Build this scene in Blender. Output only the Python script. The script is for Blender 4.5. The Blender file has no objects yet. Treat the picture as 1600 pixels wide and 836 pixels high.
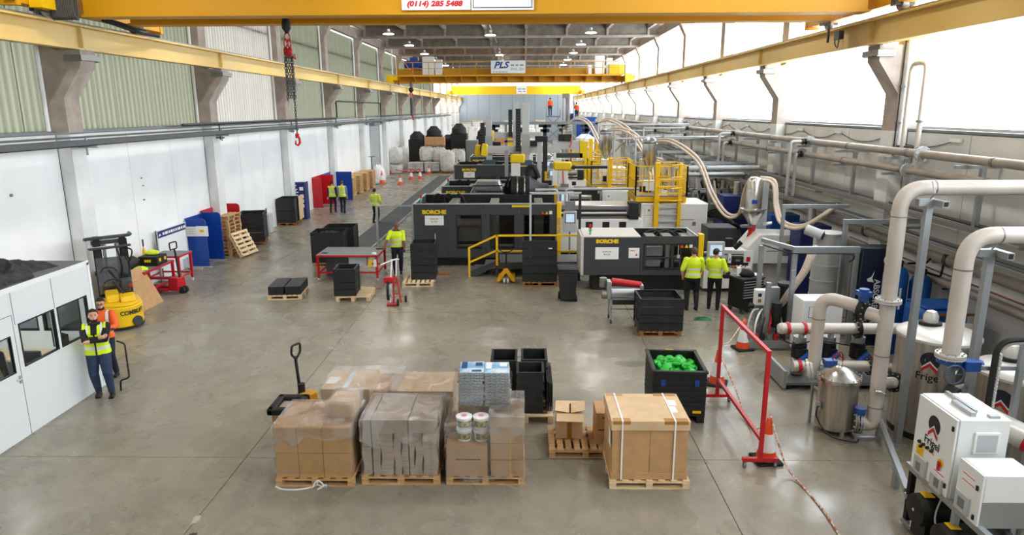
import bpy, bmesh, math, random
from mathutils import Vector, Matrix, kdtree
R = math.radians; PI = math.pi
SC = bpy.context.scene; COL = SC.collection
rnd = random.Random(7)
# ---------------------------------------------------------------- camera, world, exposure
cd = bpy.data.cameras.new('camera'); cam = bpy.data.objects.new('camera', cd); COL.objects.link(cam)
cd.sensor_width = 36; cd.lens = 1070/1600*36; cd.clip_end = 500
cam.location = (0, 0, 5.6)
cam.rotation_euler = (Matrix.Rotation(R(1.1), 3, 'Z') @ Matrix.Rotation(R(90-13), 3, 'X') @ Matrix.Rotation(R(-0.25), 3, 'Z')).to_euler()
SC.camera = cam
w = bpy.data.worlds.new('overcast_sky'); SC.world = w; w.use_nodes = True
w.node_tree.nodes['Background'].inputs[0].default_value = (0.93, 0.96, 1, 1)
w.node_tree.nodes['Background'].inputs[1].default_value = 7.6
vs = SC.view_settings; vs.view_transform = 'Standard'; vs.look = 'None'; vs.gamma = 1; vs.exposure = 0.36; vs.use_curve_mapping = False
SC.cycles.max_bounces = 8; SC.cycles.diffuse_bounces = 4; SC.cycles.glossy_bounces = 4; SC.cycles.transparent_max_bounces = 16
SC.cycles.sample_clamp_indirect = 6; SC.cycles.caustics_reflective = False; SC.cycles.caustics_refractive = False
LAMP_W = 115

# ---------------------------------------------------------------- materials
def lin(h):
    if isinstance(h, tuple): return h
    h = h.lstrip('#'); v = [int(h[i:i+2], 16)/255 for i in (0, 2, 4)]
    return tuple((c/12.92 if c <= .04045 else ((c+.055)/1.055)**2.4) for c in v) + (1,)
MT = {}
def mat(key, c, rough=.5, metal=0, c2=None, scale=4, stretch=(1, 1, 1), bump=0, bscale=40, detail=4, ramp=(.35, .65), alpha=1, spec=.5):
    if key in MT: return MT[key]
    m = bpy.data.materials.new(key); m.use_nodes = True; nt = m.node_tree; b = nt.nodes['Principled BSDF']
    b.inputs['Base Color'].default_value = lin(c); b.inputs['Roughness'].default_value = rough
    b.inputs['Metallic'].default_value = metal; b.inputs['Alpha'].default_value = alpha
    b.inputs['Specular IOR Level'].default_value = spec
    if c2 or bump:
        tc = nt.nodes.new('ShaderNodeTexCoord'); mp = nt.nodes.new('ShaderNodeMapping'); mp.inputs['Scale'].default_value = stretch
        nt.links.new(tc.outputs['Object'], mp.inputs[0])
    if c2:
        n = nt.nodes.new('ShaderNodeTexNoise'); n.inputs['Scale'].default_value = scale; n.inputs['Detail'].default_value = detail
        r = nt.nodes.new('ShaderNodeValToRGB'); r.color_ramp.elements[0].position = ramp[0]; r.color_ramp.elements[1].position = ramp[1]
        r.color_ramp.elements[0].color = lin(c); r.color_ramp.elements[1].color = lin(c2)
        nt.links.new(mp.outputs[0], n.inputs[0]); nt.links.new(n.outputs[0], r.inputs[0]); nt.links.new(r.outputs[0], b.inputs['Base Color'])
    if bump:
        n2 = nt.nodes.new('ShaderNodeTexNoise'); n2.inputs['Scale'].default_value = bscale; n2.inputs['Detail'].default_value = 3
        bp = nt.nodes.new('ShaderNodeBump'); bp.inputs['Strength'].default_value = bump; bp.inputs['Distance'].default_value = .02
        nt.links.new(mp.outputs[0], n2.inputs[0]); nt.links.new(n2.outputs[0], bp.inputs['Height']); nt.links.new(bp.outputs[0], b.inputs['Normal'])
    MT[key] = m; return m
def emit(key, c, s):
    m = bpy.data.materials.new(key); m.use_nodes = True; nt = m.node_tree; nt.nodes.clear()
    e = nt.nodes.new('ShaderNodeEmission'); e.inputs[0].default_value = lin(c); e.inputs[1].default_value = s
    o = nt.nodes.new('ShaderNodeOutputMaterial'); nt.links.new(e.outputs[0], o.inputs[0]); MT[key] = m; return m
def clear(key, c, gloss=.1, tint=1.0, rough=.05, haze=0.0, noise=0, hazec='ffffff'):
    """thin clear sheet: transparent + a share of reflection (+ a share of milky diffuse)"""
    m = bpy.data.materials.new(key); m.use_nodes = True; nt = m.node_tree; nt.nodes.clear()
    t = nt.nodes.new('ShaderNodeBsdfTransparent'); t.inputs[0].default_value = lin(c)
    g = nt.nodes.new('ShaderNodeBsdfGlossy'); g.inputs['Roughness'].default_value = rough
    mx = nt.nodes.new('ShaderNodeMixShader'); mx.inputs[0].default_value = gloss
    nt.links.new(t.outputs[0], mx.inputs[1]); nt.links.new(g.outputs[0], mx.inputs[2]); out = mx
    if noise:
        tc = nt.nodes.new('ShaderNodeTexCoord'); n = nt.nodes.new('ShaderNodeTexNoise'); n.inputs['Scale'].default_value = noise; n.inputs['Detail'].default_value = 5
        n.inputs['Distortion'].default_value = 1.2
        bp = nt.nodes.new('ShaderNodeBump'); bp.inputs['Strength'].default_value = .9; bp.inputs['Distance'].default_value = .05
        nt.links.new(tc.outputs['Object'], n.inputs[0]); nt.links.new(n.outputs[0], bp.inputs['Height']); nt.links.new(bp.outputs[0], g.inputs['Normal'])
    if haze:
        d = nt.nodes.new('ShaderNodeBsdfDiffuse'); d.inputs[0].default_value = lin(hazec)
        m2 = nt.nodes.new('ShaderNodeMixShader'); m2.inputs[0].default_value = haze
        if noise:
            r = nt.nodes.new('ShaderNodeMapRange'); r.inputs[1].default_value = .42; r.inputs[2].default_value = .72; r.inputs[3].default_value = haze*.3; r.inputs[4].default_value = min(1, haze*2.4)
            nt.links.new(n.outputs[0], r.inputs[0]); nt.links.new(r.outputs[0], m2.inputs[0])
        nt.links.new(mx.outputs[0], m2.inputs[1]); nt.links.new(d.outputs[0], m2.inputs[2]); out = m2
    o = nt.nodes.new('ShaderNodeOutputMaterial'); nt.links.new(out.outputs[0], o.inputs[0]); MT[key] = m; return m
def translucent(key, c, c2, share=.6, scale=.5, stretch=(1, 1, .3)):
    m = bpy.data.materials.new(key); m.use_nodes = True; nt = m.node_tree; nt.nodes.clear()
    tc = nt.nodes.new('ShaderNodeTexCoord'); mp = nt.nodes.new('ShaderNodeMapping'); mp.inputs['Scale'].default_value = stretch
    n = nt.nodes.new('ShaderNodeTexNoise'); n.inputs['Scale'].default_value = scale; n.inputs['Detail'].default_value = 6
    r = nt.nodes.new('ShaderNodeValToRGB'); r.color_ramp.elements[0].position = .35; r.color_ramp.elements[1].position = .65
    r.color_ramp.elements[0].color = lin(c); r.color_ramp.elements[1].color = lin(c2)
    a = nt.nodes.new('ShaderNodeBsdfDiffuse'); b = nt.nodes.new('ShaderNodeBsdfTranslucent'); x = nt.nodes.new('ShaderNodeMixShader'); x.inputs[0].default_value = share
    o = nt.nodes.new('ShaderNodeOutputMaterial')
    for p, q in ((tc.outputs['Object'], mp.inputs[0]), (mp.outputs[0], n.inputs[0]), (n.outputs[0], r.inputs[0]), (r.outputs[0], a.inputs[0]), (r.outputs[0], b.inputs[0]),
                 (a.outputs[0], x.inputs[1]), (b.outputs[0], x.inputs[2]), (x.outputs[0], o.inputs[0])): nt.links.new(p, q)
    MT[key] = m; return m

# ---------------------------------------------------------------- mesh builder
class B:
    def __init__(s): s.v = []; s.f = []
    def add(s, vs, fs):
        k = len(s.v); s.v += [tuple(v) for v in vs]; s.f += [tuple(i+k for i in f) for f in fs]; return s
    def box(s, x0, x1, y0, y1, z0, z1):
        if x0 > x1: x0, x1 = x1, x0
        if y0 > y1: y0, y1 = y1, y0
        if z0 > z1: z0, z1 = z1, z0
        return s.add([(x0,y0,z0),(x1,y0,z0),(x1,y1,z0),(x0,y1,z0),(x0,y0,z1),(x1,y0,z1),(x1,y1,z1),(x0,y1,z1)],
                     [(0,3,2,1),(4,5,6,7),(0,1,5,4),(1,2,6,5),(2,3,7,6),(3,0,4,7)])
    def bx(s, c, d): return s.box(c[0]-d[0]/2, c[0]+d[0]/2, c[1]-d[1]/2, c[1]+d[1]/2, c[2]-d[2]/2, c[2]+d[2]/2)
    def frame(s, p, q):
        d = (Vector(q)-Vector(p)); L = d.length or 1e-6; d /= L
        u = Vector((0,0,1)) if abs(d.z) < .9 else Vector((1,0,0))
        a = d.cross(u).normalized(); b = a.cross(d); return d, a, b
    def cyl(s, p, q, r, n=10, r2=None, caps=True):
        r2 = r if r2 is None else r2; d, a, b = s.frame(p, q); p = Vector(p); q = Vector(q); vs = []
        for c, rr in ((p, r), (q, r2)):
            for i in range(n):
                t = 2*PI*i/n; vs.append(c+(a*math.cos(t)+b*math.sin(t))*rr)
        fs = [(i, n+i, n+(i+1) % n, (i+1) % n) for i in range(n)]
        if caps: fs += [tuple(range(n)), tuple(range(2*n-1, n-1, -1))]
        return s.add(vs, fs)
    def bar(s, p, q, w, h=None, up=(0,0,1)):
        """square bar from p to q, w across, h along up"""
        h = w if h is None else h; p = Vector(p); q = Vector(q); d = (q-p).normalized(); u = Vector(up)
        if abs(d.dot(u)) > .95: u = Vector((0,1,0)) if abs(d.y) < .9 else Vector((1,0,0))
        a = d.cross(u).normalized(); b = a.cross(d); vs = []
        for c in (p, q):
            for i, j in ((-1,-1),(1,-1),(1,1),(-1,1)): vs.append(c+a*i*w/2+b*j*h/2)
        return s.add(vs, [(0,3,2,1),(4,5,6,7),(0,1,5,4),(1,2,6,5),(2,3,7,6),(3,0,4,7)][::1])
    def tube(s, pts, r, n=8, caps=True):
        P_ = [Vector(p) for p in pts]; vs = []; fs = []; m = len(P_); pa = None
        for k, p in enumerate(P_):
            d = (P_[min(k+1, m-1)]-P_[max(k-1, 0)]).normalized()
            if pa is None:
                u = Vector((0,0,1)) if abs(d.z) < .9 else Vector((1,0,0)); a = d.cross(u).normalized()
            else:
                a = (pa-d*pa.dot(d)); a = a.normalized() if a.length > 1e-6 else d.orthogonal().normalized()
            pa = a; b = a.cross(d); rr = r[k] if isinstance(r, (list, tuple)) else r
            for i in range(n):
                t = 2*PI*i/n; vs.append(p+(a*math.cos(t)+b*math.sin(t))*rr)
        for k in range(m-1):
            for i in range(n): fs.append((k*n+i, (k+1)*n+i, (k+1)*n+(i+1) % n, k*n+(i+1) % n))
        if caps: fs += [tuple(range(n)), tuple(range(m*n-1, (m-1)*n-1, -1))]
        return s.add(vs, fs)
    def lathe(s, prof, n=20, c=(0,0,0), axis='z'):
        vs = []; fs = []
        for r, z in prof:
            for i in range(n):
                t = 2*PI*i/n; x, y = r*math.cos(t), r*math.sin(t)
                vs.append((c[0]+x, c[1]+y, c[2]+z) if axis == 'z' else ((c[0]+z, c[1]+x, c[2]+y) if axis == 'x' else (c[0]+y, c[1]+z, c[2]+x)))
        for k in range(len(prof)-1):
            for i in range(n): fs.append((k*n+i, k*n+(i+1) % n, (k+1)*n+(i+1) % n, (k+1)*n+i))
        fs += [tuple(range(n-1, -1, -1)), tuple(range((len(prof)-1)*n, len(prof)*n))]
        return s.add(vs, fs)
    def prism(s, poly, a, b, axis='y'):
        """2-D outline extruded from a to b; axis y: outline in (x,z), x: (y,z), z: (x,y)"""
        n = len(poly); k = {'y': lambda p, t: (p[0], t, p[1]), 'x': lambda p, t: (t, p[0], p[1]), 'z': lambda p, t: (p[0], p[1], t)}[axis]
        vs = [k(p, a) for p in poly]+[k(p, b) for p in poly]
        return s.add(vs, [tuple(range(n)), tuple(range(2*n-1, n-1, -1))]+[(i, n+i, n+(i+1) % n, (i+1) % n) for i in range(n)])
    def ball(s, c, r, n=10, m=6, sc=(1,1,1)):
        vs = [(c[0]+r*sc[0]*math.sin(PI*k/m)*math.cos(2*PI*i/n), c[1]+r*sc[1]*math.sin(PI*k/m)*math.sin(2*PI*i/n), c[2]+r*sc[2]*math.cos(PI*k/m)) for k in range(1, m) for i in range(n)]
        vs += [(c[0], c[1], c[2]+r*sc[2]), (c[0], c[1], c[2]-r*sc[2])]
        fs = [(k*n+i, (k+1)*n+i, (k+1)*n+(i+1) % n, k*n+(i+1) % n) for k in range(m-2) for i in range(n)]
        t = len(vs)-2; fs += [(t, i, (i+1) % n) for i in range(n)]+[(t+1, (m-2)*n+(i+1) % n, (m-2)*n+i) for i in range(n)]
        return s.add(vs, fs)
    def move(s, M, start=0):
        s.v = s.v[:start]+[tuple(M @ Vector(v)) for v in s.v[start:]]; return s
    def me(s, name):
        m = bpy.data.meshes.new(name); m.from_pydata(s.v, [], s.f); m.update()
        bm = bmesh.new(); bm.from_mesh(m); bmesh.ops.recalc_face_normals(bm, faces=bm.faces); bm.to_mesh(m); bm.free()
        m.shade_smooth(); m.set_sharp_from_angle(angle=R(38)); return m
def P(par, name, b, m, label=None, bev=0, loc=None, rot=None, kind=None):
    """a part: one mesh under its thing (or a top-level mesh when par is None)"""
    me = b.me(name) if isinstance(b, B) else b
    if not me.materials: me.materials.append(MT[m] if isinstance(m, str) else m)
    o = bpy.data.objects.new(name, me); COL.objects.link(o); o.parent = par
    if loc: o.location = loc
    if rot: o.rotation_euler = rot
    if label: o['label'] = label
    if kind: o['kind'] = kind
    if bev:
        md = o.modifiers.new('bevel', 'BEVEL'); md.width = bev; md.segments = 2; md.limit_method = 'ANGLE'; md.harden_normals = False
    return o
def tag(o, label, cat, group=None):
    o['label'] = label; o['category'] = cat
    if group: o['group'] = group
    return o
def T(name, label, cat, loc=(0,0,0), rz=0, group=None):
    """a thing: an Empty at its base that parents its parts"""
    o = bpy.data.objects.new(name, None); COL.objects.link(o); o.location = loc; o.rotation_euler = (0, 0, R(rz)); o.empty_display_size = .1
    return tag(o, label, cat, group)
def S(name, b, m, par=None, **k):
    o = P(par, name, b, m, **k)
    if par is None: o['kind'] = 'structure'
    return o
def SE(name, loc=(0,0,0)):
    o = bpy.data.objects.new(name, None); COL.objects.link(o); o.location = loc; o['kind'] = 'structure'; return o
ORD = ['first', 'second', 'third', 'fourth', 'fifth', 'sixth', 'seventh', 'eighth', 'ninth', 'tenth', 'eleventh', 'twelfth']
def dup(root, loc=None, rz=None, label=None, group=None):
    """a copy of a thing with copies of its parts and sub-parts"""
    def cp(o, par):
        c = o.copy(); COL.objects.link(c); c.parent = par
        for k in o.children: cp(k, c)
        return c
    r = cp(root, None)
    if loc: r.location = loc
    if rz is not None: r.rotation_euler = (0, 0, R(rz))
    if label: r['label'] = label
    if group: r['group'] = group
    return r
def text(par, s, size, loc, rot, m, ext=.002, align='CENTER', name='lettering', shear=0, sx=1, off=0):
    c = bpy.data.curves.new(name, 'FONT'); c.body = s; c.size = size; c.align_x = align; c.align_y = 'CENTER'; c.extrude = ext; c.shear = shear; c.offset = off
    c.resolution_u = 3; o = bpy.data.objects.new('tmp', c); COL.objects.link(o); me = bpy.data.meshes.new_from_object(o.evaluated_get(bpy.context.evaluated_depsgraph_get()))
    bpy.data.objects.remove(o); bpy.data.curves.remove(c); me.name = name; me.materials.clear(); me.materials.append(MT[m])
    o = bpy.data.objects.new(name, me); COL.objects.link(o); o.parent = par; o.location = loc; o.rotation_euler = tuple(R(a) for a in rot); o.scale = (sx, 1, 1); return o
def dashes(par, a0, a1, at, z, h, m, seed=1, axis='y', words=5):
    """a line of print too small to read: word-long dashes on a face looking along -y (axis y) or +x (axis x)"""
    r2 = random.Random(seed); ws = [r2.uniform(.6, 1.6) for _ in range(words)]; g = .35; k = (a1-a0)/(sum(ws)+g*(words-1)); b = B(); p = a0
    for w_ in ws:
        b.box(p, p+w_*k, at-.002, at, z-h/2, z+h/2) if axis == 'y' else b.box(at, at+.002, p, p+w_*k, z-h/2, z+h/2); p += (w_+g)*k
    return P(par, 'print_line', b, m)
FR = (90, 0, 0)      # text facing -Y
def arc(c, r, a0, a1, n, plane='xz'):
    out = []
    for i in range(n+1):
        t = R(a0+(a1-a0)*i/n); u, v = r*math.cos(t), r*math.sin(t)
        out.append((c[0]+u, c[1], c[2]+v) if plane == 'xz' else ((c[0], c[1]+u, c[2]+v) if plane == 'yz' else (c[0]+u, c[1]+v, c[2])))
    return out
def rounded(pts, r, n=5):
    """polyline with its inner corners rounded"""
    P_ = [Vector(p) for p in pts]; out = [P_[0]]
    for a, b, c in zip(P_, P_[1:], P_[2:]):
        d1 = (a-b); d2 = (c-b); rr = min(r, d1.length*.49, d2.length*.49); p = b+d1.normalized()*rr; q = b+d2.normalized()*rr
        for i in range(n+1):
            t = i/n; out.append((1-t)**2*p+2*t*(1-t)*b+t*t*q)
    return out+[P_[-1]]
def spline(pts, n=8):
    P_ = [Vector(p) for p in pts]; out = []
    for i in range(len(P_)-1):
        a, b, c, d = P_[max(i-1, 0)], P_[i], P_[i+1], P_[min(i+2, len(P_)-1)]
        for k in range(n):
            t = k/n; out.append(.5*((2*b)+(c-a)*t+(2*a-5*b+4*c-d)*t*t+(3*b-a-3*c+d)*t**3))
    return out+[P_[-1]]
# shared materials
for k, c, r_, me_ in (('black','141414',.6,0),('rubber','1b1b1b',.8,0),('white','eef0f0',.5,0),('white_gloss','f2f3f3',.25,0),('red','c01420',.4,0),('blue','10409a',.4,0),
    ('dark_grey','3b3e42',.45,0),('mid_grey','777b7e',.5,0),('light_grey','b9bdbf',.5,0),('yellow','f4c40a',.4,0),('crane_yellow','d29600',.5,0),('steel','b8b9ba',.3,1),('chrome','d4d3d0',.24,1),
    ('alu','b4b7b9',.4,.8),('galv','a8adb0',.45,.7),('orange','e8501c',.5,0),('green','18b52c',.45,0),('skin','d6a286',.55,0),('skin_dark','7a4a34',.55,0),('navy','1b2338',.75,0),('navy_print','1a2568',.5,0),
    ('hi_yellow','d9ee1c',.6,0),('hi_orange','f0641e',.6,0),('reflective','d5d8d8',.35,0),('hair','1e1613',.7,0),('paper','f4f4f2',.7,0),('pipe_white','d8d3cc',.42,.3),('dark_print','15181c',.5,0),('red_print','c81e2c',.5,0),
    ('grey_print','8d9194',.6,0),('tape_brown','a8752f',.3,0),('screen','c8dbe4',.2,0),('copper','b97a5a',.4,1),('dirty_steel','8b8782',.45,.6)):
    mat(k, c, r_, me_)
mat('wood','d9b483',.75,0,'b58a58',3,(1,9,9)); mat('wood_dark','a8743f',.8,0,'86592d',3,(1,9,9)); mat('wood_pale','eed8b2',.75,0,'d8b988',3,(1,9,9))
mat('card','c39a6c',.85,0,'b99063',5); mat('card_tan','c2955a',.85,0,'b88b52',5); mat('card_pale','dabb95',.85,0,'d0b089',5); mat('card_grey','b7a595',.85,0,'a8978a',8); mat('card_in','c9a070',.9)
mat('bin_black','191a1c',.55,0,'222427',6); mat('machine_grey','3d4045',.42); mat('concrete_col','b5a79c',.85,0,'9f9288',2.5,bump=.15); mat('concrete_dark','8d8377',.9,0,'776e63',2)
# ================================================================ THE HALL
XL, XR = -12.35, 9.85          # inner faces of the white lower walls
Y0, Y1 = -15.2, 128.0
BAY = 8.42; COLY = [18.45+BAY*k for k in range(-4, 14)]
SILL, EAVE = 5.02, 10.66
# floor: concrete slabs with open joints
def floor_mat():
    m = bpy.data.materials.new('power_floated_concrete'); m.use_nodes = True; nt = m.node_tree; L = nt.links.new; N = nt.nodes.new; b = nt.nodes['Principled BSDF']
    g = N('ShaderNodeNewGeometry')
    def noise(scale, detail, dist=0, st=(1, 1, 1), rough=.6):
        mp = N('ShaderNodeMapping'); mp.inputs['Scale'].default_value = st; L(g.outputs['Position'], mp.inputs[0])
        n = N('ShaderNodeTexNoise'); n.inputs['Scale'].default_value = scale; n.inputs['Detail'].default_value = detail; n.inputs['Distortion'].default_value = dist; n.inputs['Roughness'].default_value = rough
        L(mp.outputs[0], n.inputs[0]); return n.outputs[0]
    def ramp(src, e):
        r = N('ShaderNodeValToRGB'); cr = r.color_ramp
        while len(cr.elements) < len(e): cr.elements.new(.5)
        for el, (p, c) in zip(cr.elements, e): el.position = p; el.color = lin(c)
        L(src, r.inputs[0]); return r.outputs[0]
    def mix(fac, a, c, mode='MIX'):
        x = N('ShaderNodeMix'); x.data_type = 'RGBA'; x.blend_type = mode
        if isinstance(fac, float): x.inputs[0].default_value = fac
        else: L(fac, x.inputs[0])
        for s, v in ((6, a), (7, c)):
            if isinstance(v, str): x.inputs[s].default_value = lin(v)
            else: L(v, x.inputs[s])
        return x.outputs[2]
    base = ramp(noise(.32, 8, .6), [(.3, '6e695d'), (.5, '8c8677'), (.68, 'a39a88')])
    mid = ramp(noise(1.7, 8, 1.5, (1, .7, 1), .7), [(.28, '696456'), (.52, '90897a'), (.78, 'aaa28f')])
    c = mix(.5, base, mid)
    yel = ramp(noise(.21, 4, .4), [(.5, '000000'), (.75, '909090')])
    c = mix(yel, c, '968a66')
    swirl = ramp(noise(3.2, 9, 3.0, (1, .5, 1), .75), [(.46, '000000'), (.5, '505050'), (.53, '000000')])
    c = mix(swirl, c, 'b5ad9d')
    dark = ramp(noise(.45, 6, .8), [(.55, '000000'), (.8, '808080')])
    c = mix(dark, c, '57524a')
    L(c, b.inputs['Base Color'])
    rr = N('ShaderNodeMapRange'); rr.inputs[1].default_value = .3; rr.inputs[2].default_value = .7; rr.inputs[3].default_value = .16; rr.inputs[4].default_value = .42
    L(noise(.9, 6, 1), rr.inputs[0]); L(rr.outputs[0], b.inputs['Roughness']); b.inputs['Specular IOR Level'].default_value = .55
    MT['floor'] = m; return m
floor_mat(); mat('joint', '4c463d', .9)
fl = S('floor', B().box(XL-.5, XR+.5, Y0, Y1, -.3, -.02), 'joint')
xs = [XL-.5, -9.4, -4.62, 2.93, 7.2, XR+.5]; ys = [Y0, -6.5, 1.9, 10.26, 18.6, 27.0, 35.4, 43.8, 60, 80, 104, Y1]
for i in range(5):
    for j in range(len(ys)-1):
        P(fl, 'slab', B().box(xs[i]+.006, xs[i+1]-.006, ys[j]+.006, ys[j+1]-.006, -.12, 0), 'floor')
mat('stain_dark', '3a352c', .35); mat('stain_pale', 'b9b2a6', .6); mat('stain_grey', '6b675d', .3)
def blot(pts, m, seed):
    r2 = random.Random(seed); b = B(); n = 18
    for (x, y, rx, ry) in pts: b.prism([(x+rx*math.cos(2*PI*i/n)*r2.uniform(.7, 1.15), y+ry*math.sin(2*PI*i/n)*r2.uniform(.7, 1.15)) for i in range(n)], .0002, .0012, 'z')
    P(fl, 'stain', b, m)
blot([(-4.5, 8.1, .07, .12), (-4.42, 7.85, .05, .14)], 'stain_dark', 1); blot([(-4.62, 8.5, .05, .12)], 'stain_pale', 2); blot([(2.45, 14.6, .4, .22)], 'stain_grey', 4)
# lower walls: painted precast panels between the columns
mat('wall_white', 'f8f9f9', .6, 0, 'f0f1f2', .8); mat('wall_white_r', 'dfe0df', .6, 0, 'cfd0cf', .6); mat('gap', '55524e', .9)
wl = S('wall_left', B().box(XL-.35, XL-.06, Y0, Y1, 0, SILL), 'gap')
wr = S('wall_right', B().box(XR+.06, XR+.35, Y0, Y1, 0, SILL), 'gap')
pm = None
for k, y in enumerate(COLY):
    for a, b_ in ((y+.34, y+2.9), (y+2.92, y+5.5), (y+5.52, y+BAY-.34)):
        if b_ > Y1: continue
        P(wl, 'panel', B().box(XL-.1, XL, a, b_, 0, SILL-.02), 'wall_white')
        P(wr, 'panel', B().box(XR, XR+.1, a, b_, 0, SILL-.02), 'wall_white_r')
S('trim_1', B().box(XL-.34, XL+.02, Y0, Y1, SILL, SILL+.07), 'mid_grey'); S('trim_2', B().box(XR-.02, XR+.34, Y0, Y1, SILL, SILL+.06), 'mid_grey')
# columns: precast, painted white up to the sill, bracket for the crane rail, haunch at the eaves
def col_me(sx):
    f = lambda x: sx*x
    low = B().prism([(f(0), -.02), (f(.36), -.02), (f(.36), SILL), (f(0), SILL)], -.31, .31)
    up = B().prism([(f(-.25), SILL), (f(.36), SILL), (f(.36), 5.95), (f(.92), 6.75), (f(.95), 7.14), (f(.3), 7.14), (f(.18), 7.2), (f(.18), 9.9), (f(.34), 10.2), (f(.55), EAVE), (f(-.25), EAVE)], -.31, .31)
    br = B().box(f(.55), f(1.02), -.36, -.32, 6.86, 7.02).box(f(.98), f(1.03), -.42, .42, 6.88, 7.02).box(f(.55), f(1.02), .32, .36, 6.86, 7.02)
    return low.me('shaft'), up.me('shaft'), br.me('bracket_plate')
mat('col_white', 'ecedec', .65, 0, 'dcdddc', 1.2)
for sx, X0 in ((1, XL), (-1, XR)):
    lo, up, br = col_me(sx)
    for y in COLY:
        c = SE('column', (X0, y, 0))
        P(c, 'painted_shaft', lo, 'col_white'); P(c, 'upper_shaft', up, 'concrete_col'); P(c, 'bracket_plate', br, 'dirty_steel')
        if sx > 0: P(c, 'downpipe', B().cyl((-.1, -.42, SILL), (-.1, -.42, EAVE), .055, 8), 'white')
# crane rails: I-girders spliced at the columns
for X, nm in ((-11.6, 'left'), (8.86, 'right')):
    rl = T('crane_rail', 'long yellow crane runway girder on the brackets of the %s' % ('greenish corrugated wall' if X < 0 else 'bright windowed wall'), 'crane rail', (X, 0, 7.15))
    for y in COLY:
        if y+BAY > Y1: break
        P(rl, 'girder', B().box(-.16, .16, y+.01, y+BAY-.01, 0, .04).box(-.02, .02, y+.01, y+BAY-.01, .04, .57).box(-.2, .2, y+.01, y+BAY-.01, .57, .62).box(-.12, .12, y+.01, y+.03, .04, .57).box(-.12, .12, y+BAY-.03, y+BAY-.01, .04, .57), 'rail_yellow' if 'rail_yellow' in MT else mat('rail_yellow', 'dec27c', .5, 0, 'd6b465', .3))
    P(rl, 'rail_head', B().box(-.04, .04, COLY[0], COLY[-1], .62, .69), 'dirty_steel')
# cladding above the sill: old corrugated translucent sheet on the left, clear white glazing on the right
translucent('sheet_green', '56584a', '6c6e5e', .42); translucent('sheet_white', '77746c', '8c8981', .42); translucent('sheet_bright', 'f4f4f0', 'ffffff', .9)
def sheet(y0, y1, z0, z1, pitch=.15, dep=.05):
    n = round((y1-y0)/pitch); b = B(); y = y0; pr = [(0, 0), (.5, 0), (.62, 1), (.88, 1)]
    pts = [((k+u)*pitch+y0, dep*h) for k in range(n) for u, h in pr]+[(y0+n*pitch, 0), (y0+n*pitch+.06, 0)]
    for y, x in pts: b.v += [(x, y, z0), (x, y, z1)]
    b.f = [(2*i, 2*i+2, 2*i+3, 2*i+1) for i in range(len(pts)-1)]; return b
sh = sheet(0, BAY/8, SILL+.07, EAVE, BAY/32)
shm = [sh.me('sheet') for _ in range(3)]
mat('sheet_rib_shade', '626256', .9)
for m_, n_ in zip(shm, ('sheet_green', 'sheet_white', 'sheet_bright')):      # rib shading painted in: darker colour on one slope of each rib
    m_.materials.append(MT[n_]); m_.materials.append(MT['sheet_rib_shade' if n_ != 'sheet_bright' else n_])
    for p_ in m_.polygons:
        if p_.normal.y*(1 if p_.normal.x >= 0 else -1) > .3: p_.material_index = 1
for k, y in enumerate(COLY[:-1]):
    if y+BAY > Y1: break
    wn = SE('window_%d' % (k+1), (XL-.32, y, 0)); mi = 2 if y > 92 else (1 if k in (5, 1) else 0)
    for j in range(8):
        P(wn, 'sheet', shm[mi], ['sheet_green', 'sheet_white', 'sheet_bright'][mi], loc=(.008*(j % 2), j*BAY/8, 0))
    P(wn, 'rail', B().box(-.12, 0, 0, BAY, 7.7, 7.78).box(-.12, 0, 0, BAY, 9.2, 9.28), 'mid_grey')
clear('window_glass', 'f4f8fa', .04, rough=.02)
for k, y in enumerate(COLY[:-1]):
    if y+BAY > Y1: break
    wn = SE('window_%d' % (k+40), (XR+.3, y, 0))
    for j in range(2): P(wn, 'pane', B().box(0, .006, j*BAY/2, (j+1)*BAY/2, SILL+.06, EAVE), 'window_glass')
    P(wn, 'window_frame', B().box(-.03, .05, -.03, .03, SILL+.06, EAVE).box(-.03, .05, 0, BAY, EAVE-.06, EAVE).box(-.03, .05, 0, BAY, SILL+.06, SILL+.12), 'light_grey')
# far wall and near wall (behind the camera)
mat('panel_blue_grey', '8e979f', .55); mat('panel_pale', 'c9c8c4', .7)
we = S('wall_far', B().box(XL-.3, XR+.3, Y1+.1, Y1+.3, 0, 8.6), 'gap')
nx = 11
for i in range(nx):
    a = XL-.3+(XR-XL+.6)*i/nx; P(we, 'panel', B().box(a+.02, a+(XR-XL+.6)/nx-.02, Y1, Y1+.1, 0, 8.6), 'panel_blue_grey')
wf = SE('window_70', (0, Y1, 0))
for i in range(6):
    a = XL-.3+(XR-XL+.6)*i/6; P(wf, 'pane', B().box(a, a+(XR-XL+.6)/6, .1, .11, 8.6, 11.6), 'sheet_bright')
S('wall_near', B().box(XL-.3, XR+.3, Y0-.3, Y0, 0, 11.6), 'panel_pale')
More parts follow.
